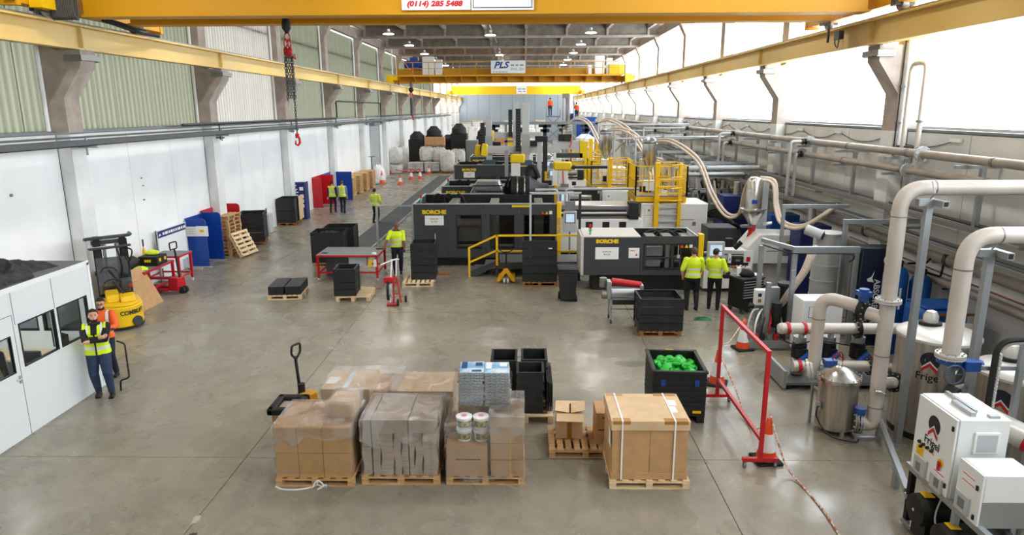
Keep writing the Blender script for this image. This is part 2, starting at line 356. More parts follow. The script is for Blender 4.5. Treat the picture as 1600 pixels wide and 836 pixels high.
# roof: concrete beams on the columns, ribs with stub stiffeners, deck
ce = S('ceiling', B().box(XL-.6, XR+.6, Y0, Y1, 11.62, 11.8), 'concrete_dark')
bm_ = B().box(XL-.2, XR+.2, -.12, .12, EAVE+.14, 11.62)
bs_ = B().box(XL-.2, XR+.2, -.2, .2, EAVE, EAVE+.14)
for i in range(-4, 4): bs_.box(.1+2.93*i-.08, .1+2.93*i+.08, -.22, .22, EAVE+.14, 11.62)
bme = bm_.me('roof_beam'); bse = bs_.me('beam_flange'); rib = B()
rib.box(-.1, .1, .22, BAY-.22, 11.2, 11.62); rme = rib.me('roof_rib')
eb = B().box(-.2, .15, .31, BAY-.31, EAVE, 11.3).me('eaves_beam')
for y in COLY:
    if y > Y1: break
    q = P(ce, 'roof_beam', bme, 'concrete_dark', loc=(0, y, 0)); P(q, 'beam_flange', bse, 'concrete_col')
    if y+BAY < Y1:
        for i in range(-4, 4): P(ce, 'roof_rib', rme, 'concrete_col', loc=(.1+2.93*i, y, 0))
        P(ce, 'eaves_beam', eb, 'concrete_col', loc=(XL+.05, y, 0)); P(ce, 'eaves_beam', eb, 'concrete_col', loc=(XR-.05, y, 0))
S('trim_3', B().tube([(-2.35, Y0+1, 11.1), (-2.35, 90, 11.1)], .03, 6), 'light_grey')
# high-bay lamps, their light in their builder
emit('lamp_glow', 'fffaf0', 26)
lt = bpy.data.lights.new('high_bay', 'AREA'); lt.shape = 'DISK'; lt.size = .5; lt.energy = LAMP_W; lt.color = (1, .97, .92)
lamp_a = B().lathe([(.05, .32), (.09, .3), (.1, .14), (.27, .05), (.3, 0)], 16).me('reflector'); lamp_b = B().cyl((0,0,0), (0,0,-.03), .36, 16).me('diffuser'); lamp_c = B().cyl((0,0,.3), (0,0,1.08), .012, 6).me('rod')
def lamp(x, y, lab):
    t = T('high_bay_lamp', lab, 'ceiling lamp', (x, y, 10.55), group='high bay lamps under the roof')
    P(t, 'reflector', lamp_a, 'light_grey'); P(t, 'diffuser', lamp_b, 'lamp_glow'); P(t, 'rod', lamp_c, 'mid_grey')
    o = bpy.data.objects.new('lamp_light', lt); COL.objects.link(o); o.parent = t; o.location = (0, 0, -.05)
ordn = ['first', 'second', 'third', 'fourth', 'fifth', 'sixth']
for k in range(-3, 13):
    y = 18.45+BAY*(k+3.5)-25.26
    for x, side in ((-9.1, 'left'), (4.4, 'right')):
        n = k-6 if k >= 6 else None
        v = round((y-47.9)/BAY)
        lab = 'round lit high bay lamp, %s visible one of the row nearer the %s' % (ordn[v], 'corrugated wall' if x < 0 else 'bright windows') if 0 <= v < 6 else 'round lit high bay lamp under the roof, out of view'
        if 0 <= v < 6 or v < 0 or v % 2: lamp(x, y, lab)
for y, n in ((49.1, 'first'), (66.7, 'second'), (76.5, 'third')): lamp(-2.35, y, 'round lit high bay lamp, %s one along the thin conduit of the middle row' % n)
lamp(-2.35, 15, 'round lit high bay lamp under the roof, out of view')
# cable tray and air pipe along the left wall
tr = T('cable_tray', 'long dark grey cable tray running along the top of the white wall', 'cable tray', (XL+.36, 0, 4.7))
P(tr, 'tray', B().box(0, .42, 4, 110, 0, .02).box(.4, .42, 4, 110, 0, .15).box(0, .02, 4, 110, 0, .15), mat('tray_grey', '55585a', .6))
for i in range(6): P(tr, 'cable', B().tube([(.05+.065*i, 4+2*k, .05+.012*math.sin(k*1.7+i)) for k in range(54)], .026, 6), ['rubber', 'dark_grey', 'tray_grey'][i % 3])
P(tr, 'conduit', B().cyl((.1, 4, .34), (.1, 110, .34), .025, 6), 'mid_grey'); P(tr, 'conduit', B().cyl((.02, 4, .22), (.02, 110, .22), .03, 6), 'mid_grey')
for y in COLY[2:15]: P(tr, 'support', B().box(-.02, .5, y-.03, y+.03, -.06, 0).box(.2, .24, y-.02, y+.02, -.25, .2), 'galv')
ap = T('air_pipe', 'thin dark steel pipe rising over the cable tray in a square loop', 'pipe', (XL+.5, 0, 0))
P(ap, 'pipe', B().tube([(0, 24, 5.12), (0, 44.0, 5.12), (0, 44.0, 6.15), (0, 57.5, 6.15), (0, 57.5, 5.12), (0, 90, 5.12)], .05, 8), 'dark_grey')
for y in (26.9, 35.3, 43.7, 52.1, 57.5): P(ap, 'clamp', B().box(-.2, .15, y-.04, y+.04, 4.55, 4.6).box(-.02, .02, y-.02, y+.02, 4.5, 5.15), 'dark_grey')
# ================================================================ OVERHEAD CRANES
mat('rope', '4a4640', .7)
# near double-girder crane, only its undersides and faces in view
cr = T('overhead_crane', 'near yellow double girder overhead crane spanning the top of the frame', 'crane', (0, 0, 7.84))
P(cr, 'front_girder', B().box(-10.9, 8.3, 17.72, 17.76, .08, 1.35).box(-10.9, 8.3, 18.12, 18.16, .08, 1.35).box(-10.95, 8.35, 17.66, 18.2, .03, .08), 'crane_yellow')
P(cr, 'rear_girder', B().box(-10.9, 8.3, 19.76, 19.8, .12, 1.35).box(-10.9, 8.3, 20.05, 20.09, .12, 1.35).box(-10.95, 8.35, 19.7, 20.15, .07, .12), 'crane_yellow')
for X in (-11.6, 8.86):
    P(cr, 'end_carriage', B().box(X-.18, X+.18, 16.2, 22.4, .16, .55).box(X-.2, X+.2, 16.1, 16.25, .1, .5).box(X-.2, X+.2, 22.35, 22.5, .1, .5), 'crane_yellow', bev=.01)
    for y in (17.2, 21.2): P(cr, 'wheel', B().cyl((X-.07, y, .16), (X+.07, y, .16), .17, 18), 'dirty_steel'); P(cr, 'axle_box', B().box(X-.22, X+.22, y-.12, y+.12, .1, .3), 'dark_grey')
    P(cr, 'buffer', B().cyl((X, 22.4, .32), (X, 22.65, .32), .07, 10), 'rubber')
P(cr, 'drive_motor', B().cyl((-11.2, 17.1, .45), (-11.2, 17.7, .45), .17, 14).box(-11.4, -11.1, 16.5, 17.1, .1, .65), 'yellow')
P(cr, 'motor_box', B().box(-11.62, -11.42, 16.05, 16.1, .2, .5), 'dark_grey')
for i in range(14):
    x = -11.3+.045*i; d = .35+.06*math.sin(i*2.1)
    P(cr, 'festoon_cable', B().tube(spline([(x, 17.0, 1.4), (x+.01, 17.0, .4), (x+.03, 17.0, .0), (x+.05, 17.03, -.06), (x+.07, 17.08, .02), (x+.06, 17.1, 1.4)], 5), .02, 6), 'rope')
P(cr, 'festoon_wire', B().tube([(-10.9, 18.5, .05), (-11.2, 20.8, -.02), (-11.3, 22.0, 0)], .05, 6).tube([(-10.9, 18.6, .1), (-11.1, 20.9, .05)], .035, 6), 'rubber')
P(cr, 'power_collector', B().box(8.5, 8.62, 19.6, 19.95, -.42, -.2).tube(spline([(8.5, 19.6, -.2), (8.45, 19.5, -.5), (8.5, 19.65, -.65), (8.5, 19.85, -.5), (8.55, 19.9, -.2)], 6), .018, 6).box(8.48, 8.53, 20.3, 20.36, -.45, .2), 'dark_grey')
P(cr, 'nameplate', B().box(-3.0, -1.32, 17.64, 17.66, .13, .66), 'white', label='white name plate with a red telephone number')
text(cr, '(0114) 285 5488', .165, (-2.2, 17.635, .27), FR, 'red_print', sx=1.22, off=.008, shear=.2)
dashes(cr, -2.6, -1.9, 17.638, .44, .07, 'red_print', 3, words=4)
P(cr, 'nameplate', B().box(-1.3, .22, 17.64, 17.66, .12, .66), 'white', label='white plate with a thin blue border')
P(cr, 'plate_border', B().box(-1.26, .18, 17.632, 17.64, .17, .185).box(-1.26, -1.245, 17.632, 17.64, .17, .66).box(.165, .18, 17.632, 17.64, .17, .66), 'navy_print')
# hoist chains of the near crane
hc = T('hoist_chain', 'chain sling with red hook hanging from the near yellow crane', 'chain', (-6.3, 18.95, 0))
P(hc, 'hook_block', B().lathe([(.03, .25), (.1, .22), (.12, .1), (.12, 0), (.06, -.1), (.03, -.14)], 12, (0, 0, 7.72)).box(-.07, .07, -.04, .04, 7.9, 8.4), 'black')
P(hc, 'ring', B().tube([(.07*math.cos(t*.55), 0, 7.5+.1*math.sin(t*.55)) for t in range(12)], .02, 6).tube([(.05+.04*math.cos(t*.55), 0, 7.33+.1*math.sin(t*.55)) for t in range(12)], .018, 6).tube([(-.05+.04*math.cos(t*.55), 0, 7.33+.1*math.sin(t*.55)) for t in range(12)], .018, 6), 'red')
P(hc, 'hook_cluster', B().ball((.06, -.03, 7.12), .09, 8, 6, (.8, .6, 1.3)).ball((-.07, .03, 7.14), .09, 8, 6, (.8, .6, 1.3)).ball((0, .0, 7.04), .09, 8, 6, (.8, .6, 1.2)).tube([(.1, 0, 7.0), (.2, -.02, 6.92), (.17, -.02, 7.06)], .022, 6), 'red')
ch = B()
def links(b, x, y, z0, z1, s=.055, r=.011):
    z = z0; k = 0
    while z > z1:
        a = (k % 2)*PI/2; pts = [(x+math.cos(a)*s*.45*math.cos(t*PI/4), y+math.sin(a)*s*.45*math.cos(t*PI/4), z+s*.9*math.sin(t*PI/4)) for t in range(9)]
        b.tube(pts, r, 5, False); z -= s*1.35; k += 1
for i in range(5): links(ch, .0+.1*math.cos(i*1.26), .1*math.sin(i*1.26), 7.0, 5.95-.12*(i % 2))
ob_ = P(hc, 'chain_bundle', ch, 'dark_grey'); ch2 = B(); links(ch2, .08, 0, 6.0, 4.98); P(hc, 'chain_leg', ch2, 'dark_grey')
P(hc, 'hook', B().tube([(.08, 0, 5.02), (.08, 0, 4.95), (.13, 0, 4.85), (.14, 0, 4.74), (.08, 0, 4.66), (.02, 0, 4.7), (.03, 0, 4.8)], [.02, .03, .035, .035, .03, .03, .015], 8).box(.03, .13, -.02, .02, 4.86, 4.98), 'red')
# second crane with walkway
Y = 62.0
c2 = T('overhead_crane', 'yellow overhead crane with walkway, handrail and white maker sign, mid hall', 'crane', (0, Y, 7.84))
P(c2, 'girder', B().box(-11.2, 8.5, .5, .9, .1, 1.25).box(-11.2, 8.5, -.55, .0, .02, .08), 'crane_yellow'); P(c2, 'girder', B().box(-11.2, 8.5, 2.4, 2.8, .1, 1.25), 'crane_yellow')
P(c2, 'walkway', B().box(-11.2, 8.4, -.9, .5, .58, .63).box(-11.2, 8.4, -.92, -.88, .55, .7), 'crane_yellow')
for i in range(15):
    x = -11.0+1.36*i; P(c2, 'walkway_bracket', B().prism([(-.88, .58), (.5, .58), (.5, .1), (.2, .1)], x-.03, x+.03, 'x'), 'crane_yellow')
for i in range(15):
    x = -11.0+1.36*i; P(c2, 'rail_post', B().box(x-.03, x+.03, -.92, -.87, .63, 1.75), 'crane_yellow')
P(c2, 'handrail', B().box(-11.0, 8.04, -.92, -.88, 1.7, 1.75).box(-11.0, 8.04, -.92, -.88, 1.2, 1.24), 'crane_yellow')
P(c2, 'brace', B().bar((-10.3, -.9, 1.7), (-9.6, -.9, .65), .05), 'crane_yellow')
for x0, x1, z1, m, n in ((-10.5, -8.7, 1.9, 'blue', 'motor'), (-8.9, -7.9, 2.25, 'white', 'control_cabinet'), (-7.8, -7.2, 2.0, 'white', 'control_cabinet'), (6.1, 6.9, 2.25, 'white', 'control_cabinet'), (7.1, 7.6, 2.05, 'white', 'control_cabinet'), (5.5, 5.8, 1.5, 'white', 'control_cabinet')):
    P(c2, n, B().box(x0, x1, -.2, .35, .63 if m == 'white' else 1.2, z1) if m == 'white' else B().cyl((x0, .2, 1.6), (x1, .2, 1.6), .35, 14).box(x0+.5, x0+1.2, -.1, .5, 1.25, 2.2), m)
for X in (-11.6, 8.86):
    P(c2, 'end_carriage', B().box(X-.3, X+.3, -1.2, 3.6, .12, .6), 'crane_yellow'); P(c2, 'drive_motor', B().cyl((X-.3, -1.0, .4), (X+.6, -1.0, .4), .2, 10).box(X-.3, X+.3, -1.3, -.9, 0, .7), 'yellow')
    for y in (-.6, 3.0): P(c2, 'wheel', B().cyl((X-.06, y, .14), (X+.06, y, .14), .17, 12), 'dark_grey')
P(c2, 'hoist_cabin', B().box(7.3, 8.6, -.4, .5, .65, 1.5), 'yellow'); P(c2, 'post', B().cyl((-11.4, -1.0, .6), (-11.4, -1.0, 3.0), .06, 8), 'white')
P(c2, 'sign', B().box(-2.9, .05, -1.0, -.95, .78, 1.83), 'white', label='white maker sign with blue slanted lettering')
text(c2, 'PLS', .72, (-2.05, -1.005, 1.45), FR, 'blue', shear=.3, sx=1.15, off=.02); dashes(c2, -1.2, -.1, -1.0, 1.45, .13, 'grey_print', 4, words=3); text(c2, 'SWL 20t', .32, (-.65, -1.005, 1.12), FR, 'grey_print')
P(c2, 'underline', B().bar((-2.75, -1.004, 1.16), (-1.6, -1.004, 1.22), .01, .03), 'red_print'); dashes(c2, -2.75, -1.5, -1.0, .9, .06, 'grey_print', 5)
h2 = T('hoist_chain', 'short red hook and dark chain hanging before the second crane', 'chain', (-9.9, 61.4, 0))
P(h2, 'hook_block', B().ball((0, 0, 7.3), .22, 8, 6).tube([(0, 0, 8.0), (0, 0, 7.3)], .05, 6), 'black'); P(h2, 'ring', B().tube([(0, 0, 7.2), (.12, 0, 6.9), (0, 0, 6.5), (-.12, 0, 6.9), (0, 0, 7.2)], .06, 6), 'red')
P(h2, 'chain_leg', B().tube([(0, 0, 6.6), (.03, 0, 5.8), (0, 0, 5.1)], .13, 6), 'dark_grey'); P(h2, 'hook', B().tube([(0, 0, 5.2), (.12, 0, 4.9), (.1, 0, 4.7)], .09, 6), 'red')
# third crane far down the hall
c3 = T('overhead_crane', 'plain yellow single girder overhead crane far down the hall', 'crane', (0, 109, 7.84))
P(c3, 'girder', B().box(-11.3, 8.6, -.25, .25, .05, 1.28).box(-11.35, 8.65, -.32, .32, .0, .06), 'yellow')
for X in (-11.6, 8.86): P(c3, 'end_carriage', B().box(X-.25, X+.25, -1.2, 1.2, .05, .6), 'crane_yellow')
P(c3, 'sign', B().box(-1.3, .3, -.34, -.32, .1, 1.2), 'white'); dashes(c3, -1.1, .1, -.34, .8, .16, 'grey_print', 6, words=2); dashes(c3, -1.0, .1, -.34, .45, .16, 'grey_print', 7, words=2)
# ================================================================ PEOPLE
import numpy as np
mat('hair_dark', '1b1412', .8); mat('jeans', '22304a', .8, 0, '2c3d5c', 14); mat('trouser_black', '14151a', .8); mat('trouser_navy', '171d33', .8); mat('jumper_black', '0e0e10', .8); mat('shoe', '101012', .5)
mat('shirt_blue', '7388a4', .7); mat('beard', '2a1a14', .9); mat('lips', '9a5b4c', .5); mat('eye', '1a120e', .3); mat('hair_grey', '4c423c', .8)
PREC = Vector
def loft(b, rings, n=16):
    vs = []; fs = []
    for (c, rx, ry) in rings:
        for i in range(n):
            t = 2*PI*i/n; vs.append((c[0]+rx*math.cos(t), c[1]+ry*math.sin(t), c[2]))
    for k in range(len(rings)-1):
        for i in range(n): fs.append((k*n+i, k*n+(i+1) % n, (k+1)*n+(i+1) % n, (k+1)*n+i))
    fs += [tuple(range(n-1, -1, -1)), tuple(range((len(rings)-1)*n, len(rings)*n))]
    return b.add(vs, fs)
def ik(a, c, l1, l2, hint):
    a, c, h = Vector(a), Vector(c), Vector(hint); d = c-a; L = min(d.length, (l1+l2)*.999); d.normalize()
    x = (l1*l1-l2*l2+L*L)/(2*L); y = math.sqrt(max(0, l1*l1-x*x)); u = (h-d*h.dot(d)).normalized()
    return a+d*x+u*y, a+d*L
def person(label, loc, rz, h=1.76, ha=(.25, -.06, .82), hb=(-.25, -.06, .82), fa=(.1, 0), fb=(-.1, 0), lean=0, head=(0, 0), vox=.016, top='hi_yellow', sleeve=None, fore=None, trousers='trouser_navy',
           skin='skin', hair='hair_dark', vest=None, girth=1.0, beard=False, bands=True, group=None, bald=False, ka=None, kb=None, collar=None, cap=None, glasses=False, folded=False):
    t = T('person', label, 'person', loc, rz, group); k = h/1.76; g = girth
    b = B(); seg = []
    def cap_(p, q, r1, r2, lab, n=10):
        p, q = Vector(p), Vector(q); d = (q-p).normalized()
        b.tube([p-d*r1*.95, p-d*r1*.7, p-d*r1*.3, p, p.lerp(q, .5), q, q+d*r2*.3, q+d*r2*.7, q+d*r2*.95], [r1*.3, r1*.72, r1*.95, r1, (r1+r2)/2*1.03, r2, r2*.95, r2*.72, r2*.3], n)
        seg.append((p, q, r1, r2, lab))
    RX = Matrix.Rotation(lean, 3, 'X'); hip = Vector((0, 0, .94))
    def up(p): return hip+RX @ (Vector(p)-hip)
    # legs and shoes
    for s, f, kn in ((1, fa, ka), (-1, fb, kb)):
        fz = f[2] if len(f) > 2 else 0
        hj = Vector((s*.095, 0, .93)); an = Vector((f[0], f[1]+.03, .1+fz)); kne, an = ik(hj, an, .43, .43, kn or (s*.12, -1, 0))
        cap_(hj, kne, .098*g, .07*g, 'leg'); cap_(kne, an, .07*g, .058, 'leg'); cap_(an+Vector((0, .02, -.035)), an+Vector((s*.015, -.14, -.06)), .046, .038, 'shoe')
        b.box(an.x-.045, an.x+.045, an.y-.17, an.y+.06, an.z-.1, an.z-.07)
    # torso
    st = len(b.v)
    loft(b, [((0, .01, .82), .1*g, .09*g), ((0, .01, .88), .165*g, .118*g), ((0, .008, .96), .168*g, .122*g), ((0, 0, 1.08), .152*g, .112*g), ((0, -.005, 1.2), .162*g, .118*g), ((0, 0, 1.32), .186*g, .122*g), ((0, .012, 1.42), .182, .1), ((0, .018, 1.47), .11, .07), ((0, .012, 1.51), .06, .058)])
    b.v[st:] = [tuple(up(v)) for v in b.v[st:]]
    seg.append((up((0, .01, .86)), up((0, .01, .97)), .14*g, .14*g, 'leg'))
    for x in (-.08, 0, .08): seg.append((up((x*g, 0, 1.03)), up((x, .01, 1.4)), .105*g, .1, 'torso'))
    seg.append((up((0, 0, 1.2)), up((0, .0, 1.34)), .118*g, .12*g, 'torso'))
    # arms and hands
    for s, hd in ((1, ha), (-1, hb)):
        sh = up((s*.195, .012, 1.415)); elb, wr = ik(sh, hd, .285, .25, (s*.95, -.25, -.7) if folded else (s*.55, .7, -.35))
        cap_(sh, elb, .066*(.5+.5*g), .053, 'arm'); mid = elb.lerp(wr, .93); cap_(elb, mid, .052, .036, 'fore')
        d = (wr-elb).normalized(); n_ = d.cross(Vector((s, 0, .2))).normalized(); a_ = n_.cross(d).normalized()
        palm = wr+d*.05; cap_(wr-d*.01, palm+d*.025, .028, .034, 'hand', 8)
        for i, (o, L) in enumerate(((-.03, .062), (-.01, .074), (.01, .07), (.03, .052))):
            p0 = palm+d*.035+a_*o; p1 = p0+d*L*.55+n_*-.012; p2 = p1+d*L*.35+n_*-.03
            cap_(p0, p1, .0095, .009, 'hand', 6); cap_(p1, p2, .009, .008, 'hand', 6)
        th = palm-d*.02+a_*-.03; cap_(th, th+d*.035+a_*-.03+n_*-.012, .012, .01, 'hand', 6)
    # head
    nb = up((0, .015, 1.47)); hc = nb+RX @ Vector((0, -.005, .155)); HR = RX @ Matrix.Rotation(head[0], 3, 'Z') @ Matrix.Rotation(head[1], 3, 'X')
    cap_(nb, hc+Vector((0, .015, -.04)), .058, .052, 'head')
    def hp(x, y, z): return hc+HR @ Vector((x, y, z))
    st = len(b.v)
    b.ball((0, .008, .03), .1, 14, 10, (.78, .98, 1.05)); b.ball((0, -.02, -.045), .075, 12, 8, (.84, .95, 1.1)); b.ball((0, -.092, -.012), .018, 8, 6, (.75, 1, 1.5)); b.ball((0, -.082, -.092), .026, 8, 6, (1.2, .7, .8))
    for s in (-1, 1): b.ball((s*.079, .012, 0), .022, 8, 6, (.45, .8, 1.35))
    b.ball((0, -.086, -.058), .02, 8, 6, (1.2, .45, .5))
    b.v[st:] = [tuple(hp(*v)) for v in b.v[st:]]
    seg.append((hp(0, .01, .03), hp(0, -.02, -.05), .09, .08, 'head'))
    b.v = [tuple(Vector(v)*k) for v in b.v]
    me = b.me('tmp'); o = bpy.data.objects.new('tmp', me); COL.objects.link(o)
    md = o.modifiers.new('r', 'REMESH'); md.mode = 'VOXEL'; md.voxel_size = vox; md.use_smooth_shade = True
    sm = o.modifiers.new('s', 'SMOOTH'); sm.factor = .5; sm.iterations = 2
    dg = bpy.context.evaluated_depsgraph_get(); body = bpy.data.meshes.new_from_object(o.evaluated_get(dg)); bpy.data.objects.remove(o); bpy.data.meshes.remove(me)
    body.name = 'body'
    nv, nf = len(body.vertices), len(body.polygons)
    co = np.empty(nv*3); body.vertices.foreach_get('co', co); co = co.reshape(-1, 3); no = np.empty(nv*3); body.vertices.foreach_get('normal', no); no = no.reshape(-1, 3)
    fc = np.empty(nf*3); body.polygons.foreach_get('center', fc); fc = fc.reshape(-1, 3)/k
    best = np.full(nf, 1e9); lab = np.zeros(nf, int); names = ['leg', 'shoe', 'torso', 'arm', 'fore', 'hand', 'head']
    for p, q, r1, r2, l in seg:
        p, q = np.array(p), np.array(q); d = q-p; tt = np.clip(((fc-p)@d)/max(1e-9, d@d), 0, 1); D = np.linalg.norm(fc-(p+tt[:, None]*d), axis=1)-(r1+(r2-r1)*tt)
        m_ = D < best; best[m_] = D[m_]; lab[m_] = names.index(l)
    ms = [trousers, 'shoe', top, sleeve or top, fore or sleeve or top, skin, skin]
    body.materials.clear()
    for m_ in ms: body.materials.append(MT[m_])
    body.polygons.foreach_set('material_index', lab.astype(np.int32)); body.update()
    P(t, 'body', body, skin)
    IH = np.array(HR.inverted()); loc_h = (fc-np.array(hc))@IH.T; ih = np.array(RX.inverted()); up_f = (fc-np.array(hip))@ih.T+np.array(hip)
    def shell(name, mask, off, m, label=None):
        idx = np.nonzero(mask)[0]
        if len(idx) < 3: return None
        vs = {}; V = []; F = []
        for i in idx:
            f = []
            for v in body.polygons[int(i)].vertices:
                if v not in vs: vs[v] = len(V); V.append(tuple(co[v]+no[v]*off))
                f.append(vs[v])
            F.append(tuple(f))
        m2 = bpy.data.meshes.new(name); m2.from_pydata(V, [], F); m2.update(); m2.shade_smooth(); return P(t, name, m2, m, label)
    L = lambda n: lab == names.index(n)
    z = up_f[:, 2]; hx, hy, hz = loc_h[:, 0], loc_h[:, 1], loc_h[:, 2]
    if hair and not bald: shell('hair', L('head') & (hz > -.03) & ((hz > .075-.5*np.maximum(0, hy+.05)) | ((hy > .03) & (hz > -.04))) & (hz > .03-.9*np.maximum(0, hy)) & ((hy > -.075) | (hz > .085)), .012, hair)
    if cap: shell('cap', L('head') & (hz > .06), .018, cap); P(t, 'cap_peak', B().bx((0, 0, 0), (.14, .1, .012)), cap, loc=tuple(hp(0, -.13, .06)*k), rot=(lean, 0, head[0]))
    if beard: shell('beard', L('head') & (hz < -.055) & (hz > -.13) & (hy < .0) & ((hz < -.07) | (np.abs(hx) > .035) | (hz > -.05)), .006, 'beard')
    if vox < .013:
        for s in (-1, 1):
            P(t, 'eye', B().ball(tuple(hp(s*.031, -.084, .01)*k), .0095, 8, 6), 'eye'); P(t, 'eyebrow', B().ball(tuple(hp(s*.032, -.09, .031)*k), .018, 8, 6, (1, .4, .28)), hair or 'beard')
        P(t, 'mouth', B().ball(tuple(hp(0, -.102, -.06)*k), .02, 8, 6, (1, .3, .22)), 'lips')
        if glasses:
            gl = B()
            for s in (-1, 1): gl.tube([hp(s*.033+.024*math.cos(q*PI/5), -.102, .008+.018*math.sin(q*PI/5))*k for q in range(11)], .003, 5); gl.tube([hp(s*.058, -.1, .012)*k, hp(s*.08, .01, .012)*k], .003, 5)
            P(t, 'glasses', gl.tube([hp(-.009, -.105, .01)*k, hp(.009, -.105, .01)*k], .003, 5), 'black')
    if vest:
        sl = vest[1]          # sleeves of the garment: none, short or long
        cov = L('torso') & (z < 1.47) & (z > .9)
        if sl == 'vest': cov = (L('torso') | (L('leg') & (z > .9)) | (L('arm') & (z > 1.4) & (np.abs(up_f[:, 0]) < .2))) & (z < 1.49) & (z > .9) & ~((np.abs(up_f[:, 0]) < .055) & (z > 1.3) & (up_f[:, 1] < 0)) & ~((np.abs(up_f[:, 0]) < .012) & (up_f[:, 1] < 0))
        elif sl == 'short': cov = (L('torso') | L('arm') | (L('leg') & (z > .93))) & (z > .93)
        else: cov = (L('torso') | L('arm') | L('fore') | (L('leg') & (z > .9))) & (z > .9)
        gname = {'vest': 'hi_vis_vest', 'short': 'hi_vis_shirt', 'long': 'hi_vis_jacket'}[sl]
        shell(gname, cov, .012, vest[0])
        if bands:
            ar = ~L('arm') & ~L('fore')
            shell('reflective_band', cov & ar & (((z > 1.0) & (z < 1.05)) | ((z > 1.13) & (z < 1.175) if sl != 'short' else (z > 1.15) & (z < 1.2))), .017, 'reflective')
            if sl == 'vest' or sl == 'long': shell('shoulder_band', cov & ar & (np.abs(np.abs(up_f[:, 0])-.12) < .022) & (z > 1.18), .017, 'reflective')
    if collar: shell('collar', (L('head') | L('torso')) & (z > 1.455) & (z < 1.505) & (hz < -.11), .014, collar)
    return t
# ================================================================ LEFT SIDE
# --- generic stock: pallets, collar boxes, cartons
def pallet(label, loc, rz=0, wx=1.2, wy=1.0, m='wood', group='wooden pallets', n=7, along='y', tilt=None):
    """top boards run along y (or x) on three stringer boards, nine blocks and three skids"""
    t = T('pallet', label, 'pallet', loc, rz, group)
    L, W = (wx, wy) if along == 'y' else (wy, wx)
    b0 = B().box(-.05, .05, -W/2, W/2, .122, .144); b1 = B().box(-L/2, L/2, -.05, .05, .1, .122); bl = B().box(-.05, .05, -.05, .05, .022, .1); sk = B().box(-L/2, L/2, -.05, .05, 0, .022)
    for b in (b0, b1, bl, sk):
        if along == 'x': b.v = [(y, x, z) for x, y, z in b.v]
    b0, b1, bl, sk = b0.me('top_board'), b1.me('stringer'), bl.me('block'), sk.me('skid')
    def put(name, me, u, v, mm):
        P(t, name, me, mm, loc=(u, v, 0) if along == 'y' else (v, u, 0))
    for i in range(n): put('top_board', b0, -L/2+.05+(L-.1)*i/(n-1), 0, m)
    for v in (-W/2+.05, 0, W/2-.05):
        put('stringer', b1, 0, v, m); put('skid', sk, 0, v, m)
        for u in (-L/2+.05, 0, L/2-.05): put('block', bl, u, v, m)
    if tilt: t.rotation_euler = tuple(R(a) for a in tilt)
    return t
def collar_box(label, loc, rz, wx, wy, n, hh=.19, m='bin_black', group=None, base=True, tabs=True, lid=False, name='pallet_box', cat='box'):
    """open box of stacked plastic collars"""
    t = T(name, label, cat, loc, rz, group); th = .03
    b = B()
    for x0, x1, y0, y1 in ((-wx/2, wx/2, -wy/2, -wy/2+th), (-wx/2, wx/2, wy/2-th, wy/2), (-wx/2, -wx/2+th, -wy/2+th, wy/2-th), (wx/2-th, wx/2, -wy/2+th, wy/2-th)): b.box(x0, x1, y0, y1, 0, hh-.012)
    b.box(-wx/2-.012, wx/2+.012, -wy/2-.012, -wy/2+th, hh-.045, hh-.012).box(-wx/2-.012, wx/2+.012, wy/2-th, wy/2+.012, hh-.045, hh-.012).box(-wx/2-.012, -wx/2+th, -wy/2, wy/2, hh-.045, hh-.012).box(wx/2-th, wx/2+.012, -wy/2, wy/2, hh-.045, hh-.012)
    for x in (-wx/2, wx/2): b.box(x-.02, x+.02, -wy/2-.006, -wy/2+.04, 0, hh-.012).box(x-.02, x+.02, wy/2-.04, wy/2+.006, 0, hh-.012)
    me = b.me('collar')
    for i in range(n): P(t, 'collar', me, m, loc=(0, 0, i*hh+.01))
    if base: P(t, 'bottom', B().box(-wx/2+.01, wx/2-.01, -wy/2+.01, wy/2-.01, 0, .02), m)
    return t
def cone(label, loc, s=1.0, group='traffic cones', base='rubber'):
    t = T('traffic_cone', label, 'cone', loc, rnd.uniform(0, 90), group)
    P(t, 'base', B().box(-.21*s, .21*s, -.21*s, .21*s, 0, .05*s), base, bev=.02*s)
    P(t, 'cone_body', B().lathe([(.165*s, .05*s), (.13*s, .24*s), (.075*s, .5*s), (.035*s, .74*s), (.028*s, .75*s)], 18), 'orange')
    P(t, 'reflective_sleeve', B().lathe([(.142*s, .2*s), (.137*s, .235*s), (.085*s, .49*s), (.08*s, .49*s)], 18), 'white')
    return t
# --- white site office against the left wall
mat('cabin_white', 'e3e6e7', .5); clear('cabin_glass', 'd3d8d9', .025, rough=.02)
CX = -8.8
ca = T('site_office', 'white panelled office cabin with black framed windows on the left', 'cabin', (CX, 0, 0))
YB, ZT, ZW0, ZW1 = 13.3, 2.62, 1.22, 2.01
wins = [(9.9, 10.55, None), (11.2, 12.12, 1), (12.2, 13.1, 1)]; DY0, DY1 = 10.12, 11.08
b = B()
def wall_y(b, y0, y1, z0, z1): b.box(-.08, 0, y0, y1, z0, z1)
wall_y(b, 7.5, DY0-.005, 0, ZT); wall_y(b, DY0, DY1, 2.2, ZT)
P(ca, 'wall_panel', b, 'cabin_white')
b = B(); wall_y(b, DY1+.005, YB, 0, ZW0); P(ca, 'wall_panel', b, 'cabin_white'); b = B(); wall_y(b, DY1+.005, YB, ZW1, ZT); P(ca, 'wall_panel', b, 'cabin_white')
b = B(); wall_y(b, DY1+.005, 11.2, ZW0, ZW1); wall_y(b, 12.12, 12.2, ZW0, ZW1); wall_y(b, 13.1, YB, ZW0, ZW1); P(ca, 'mullion', b, 'cabin_white')
b = B()
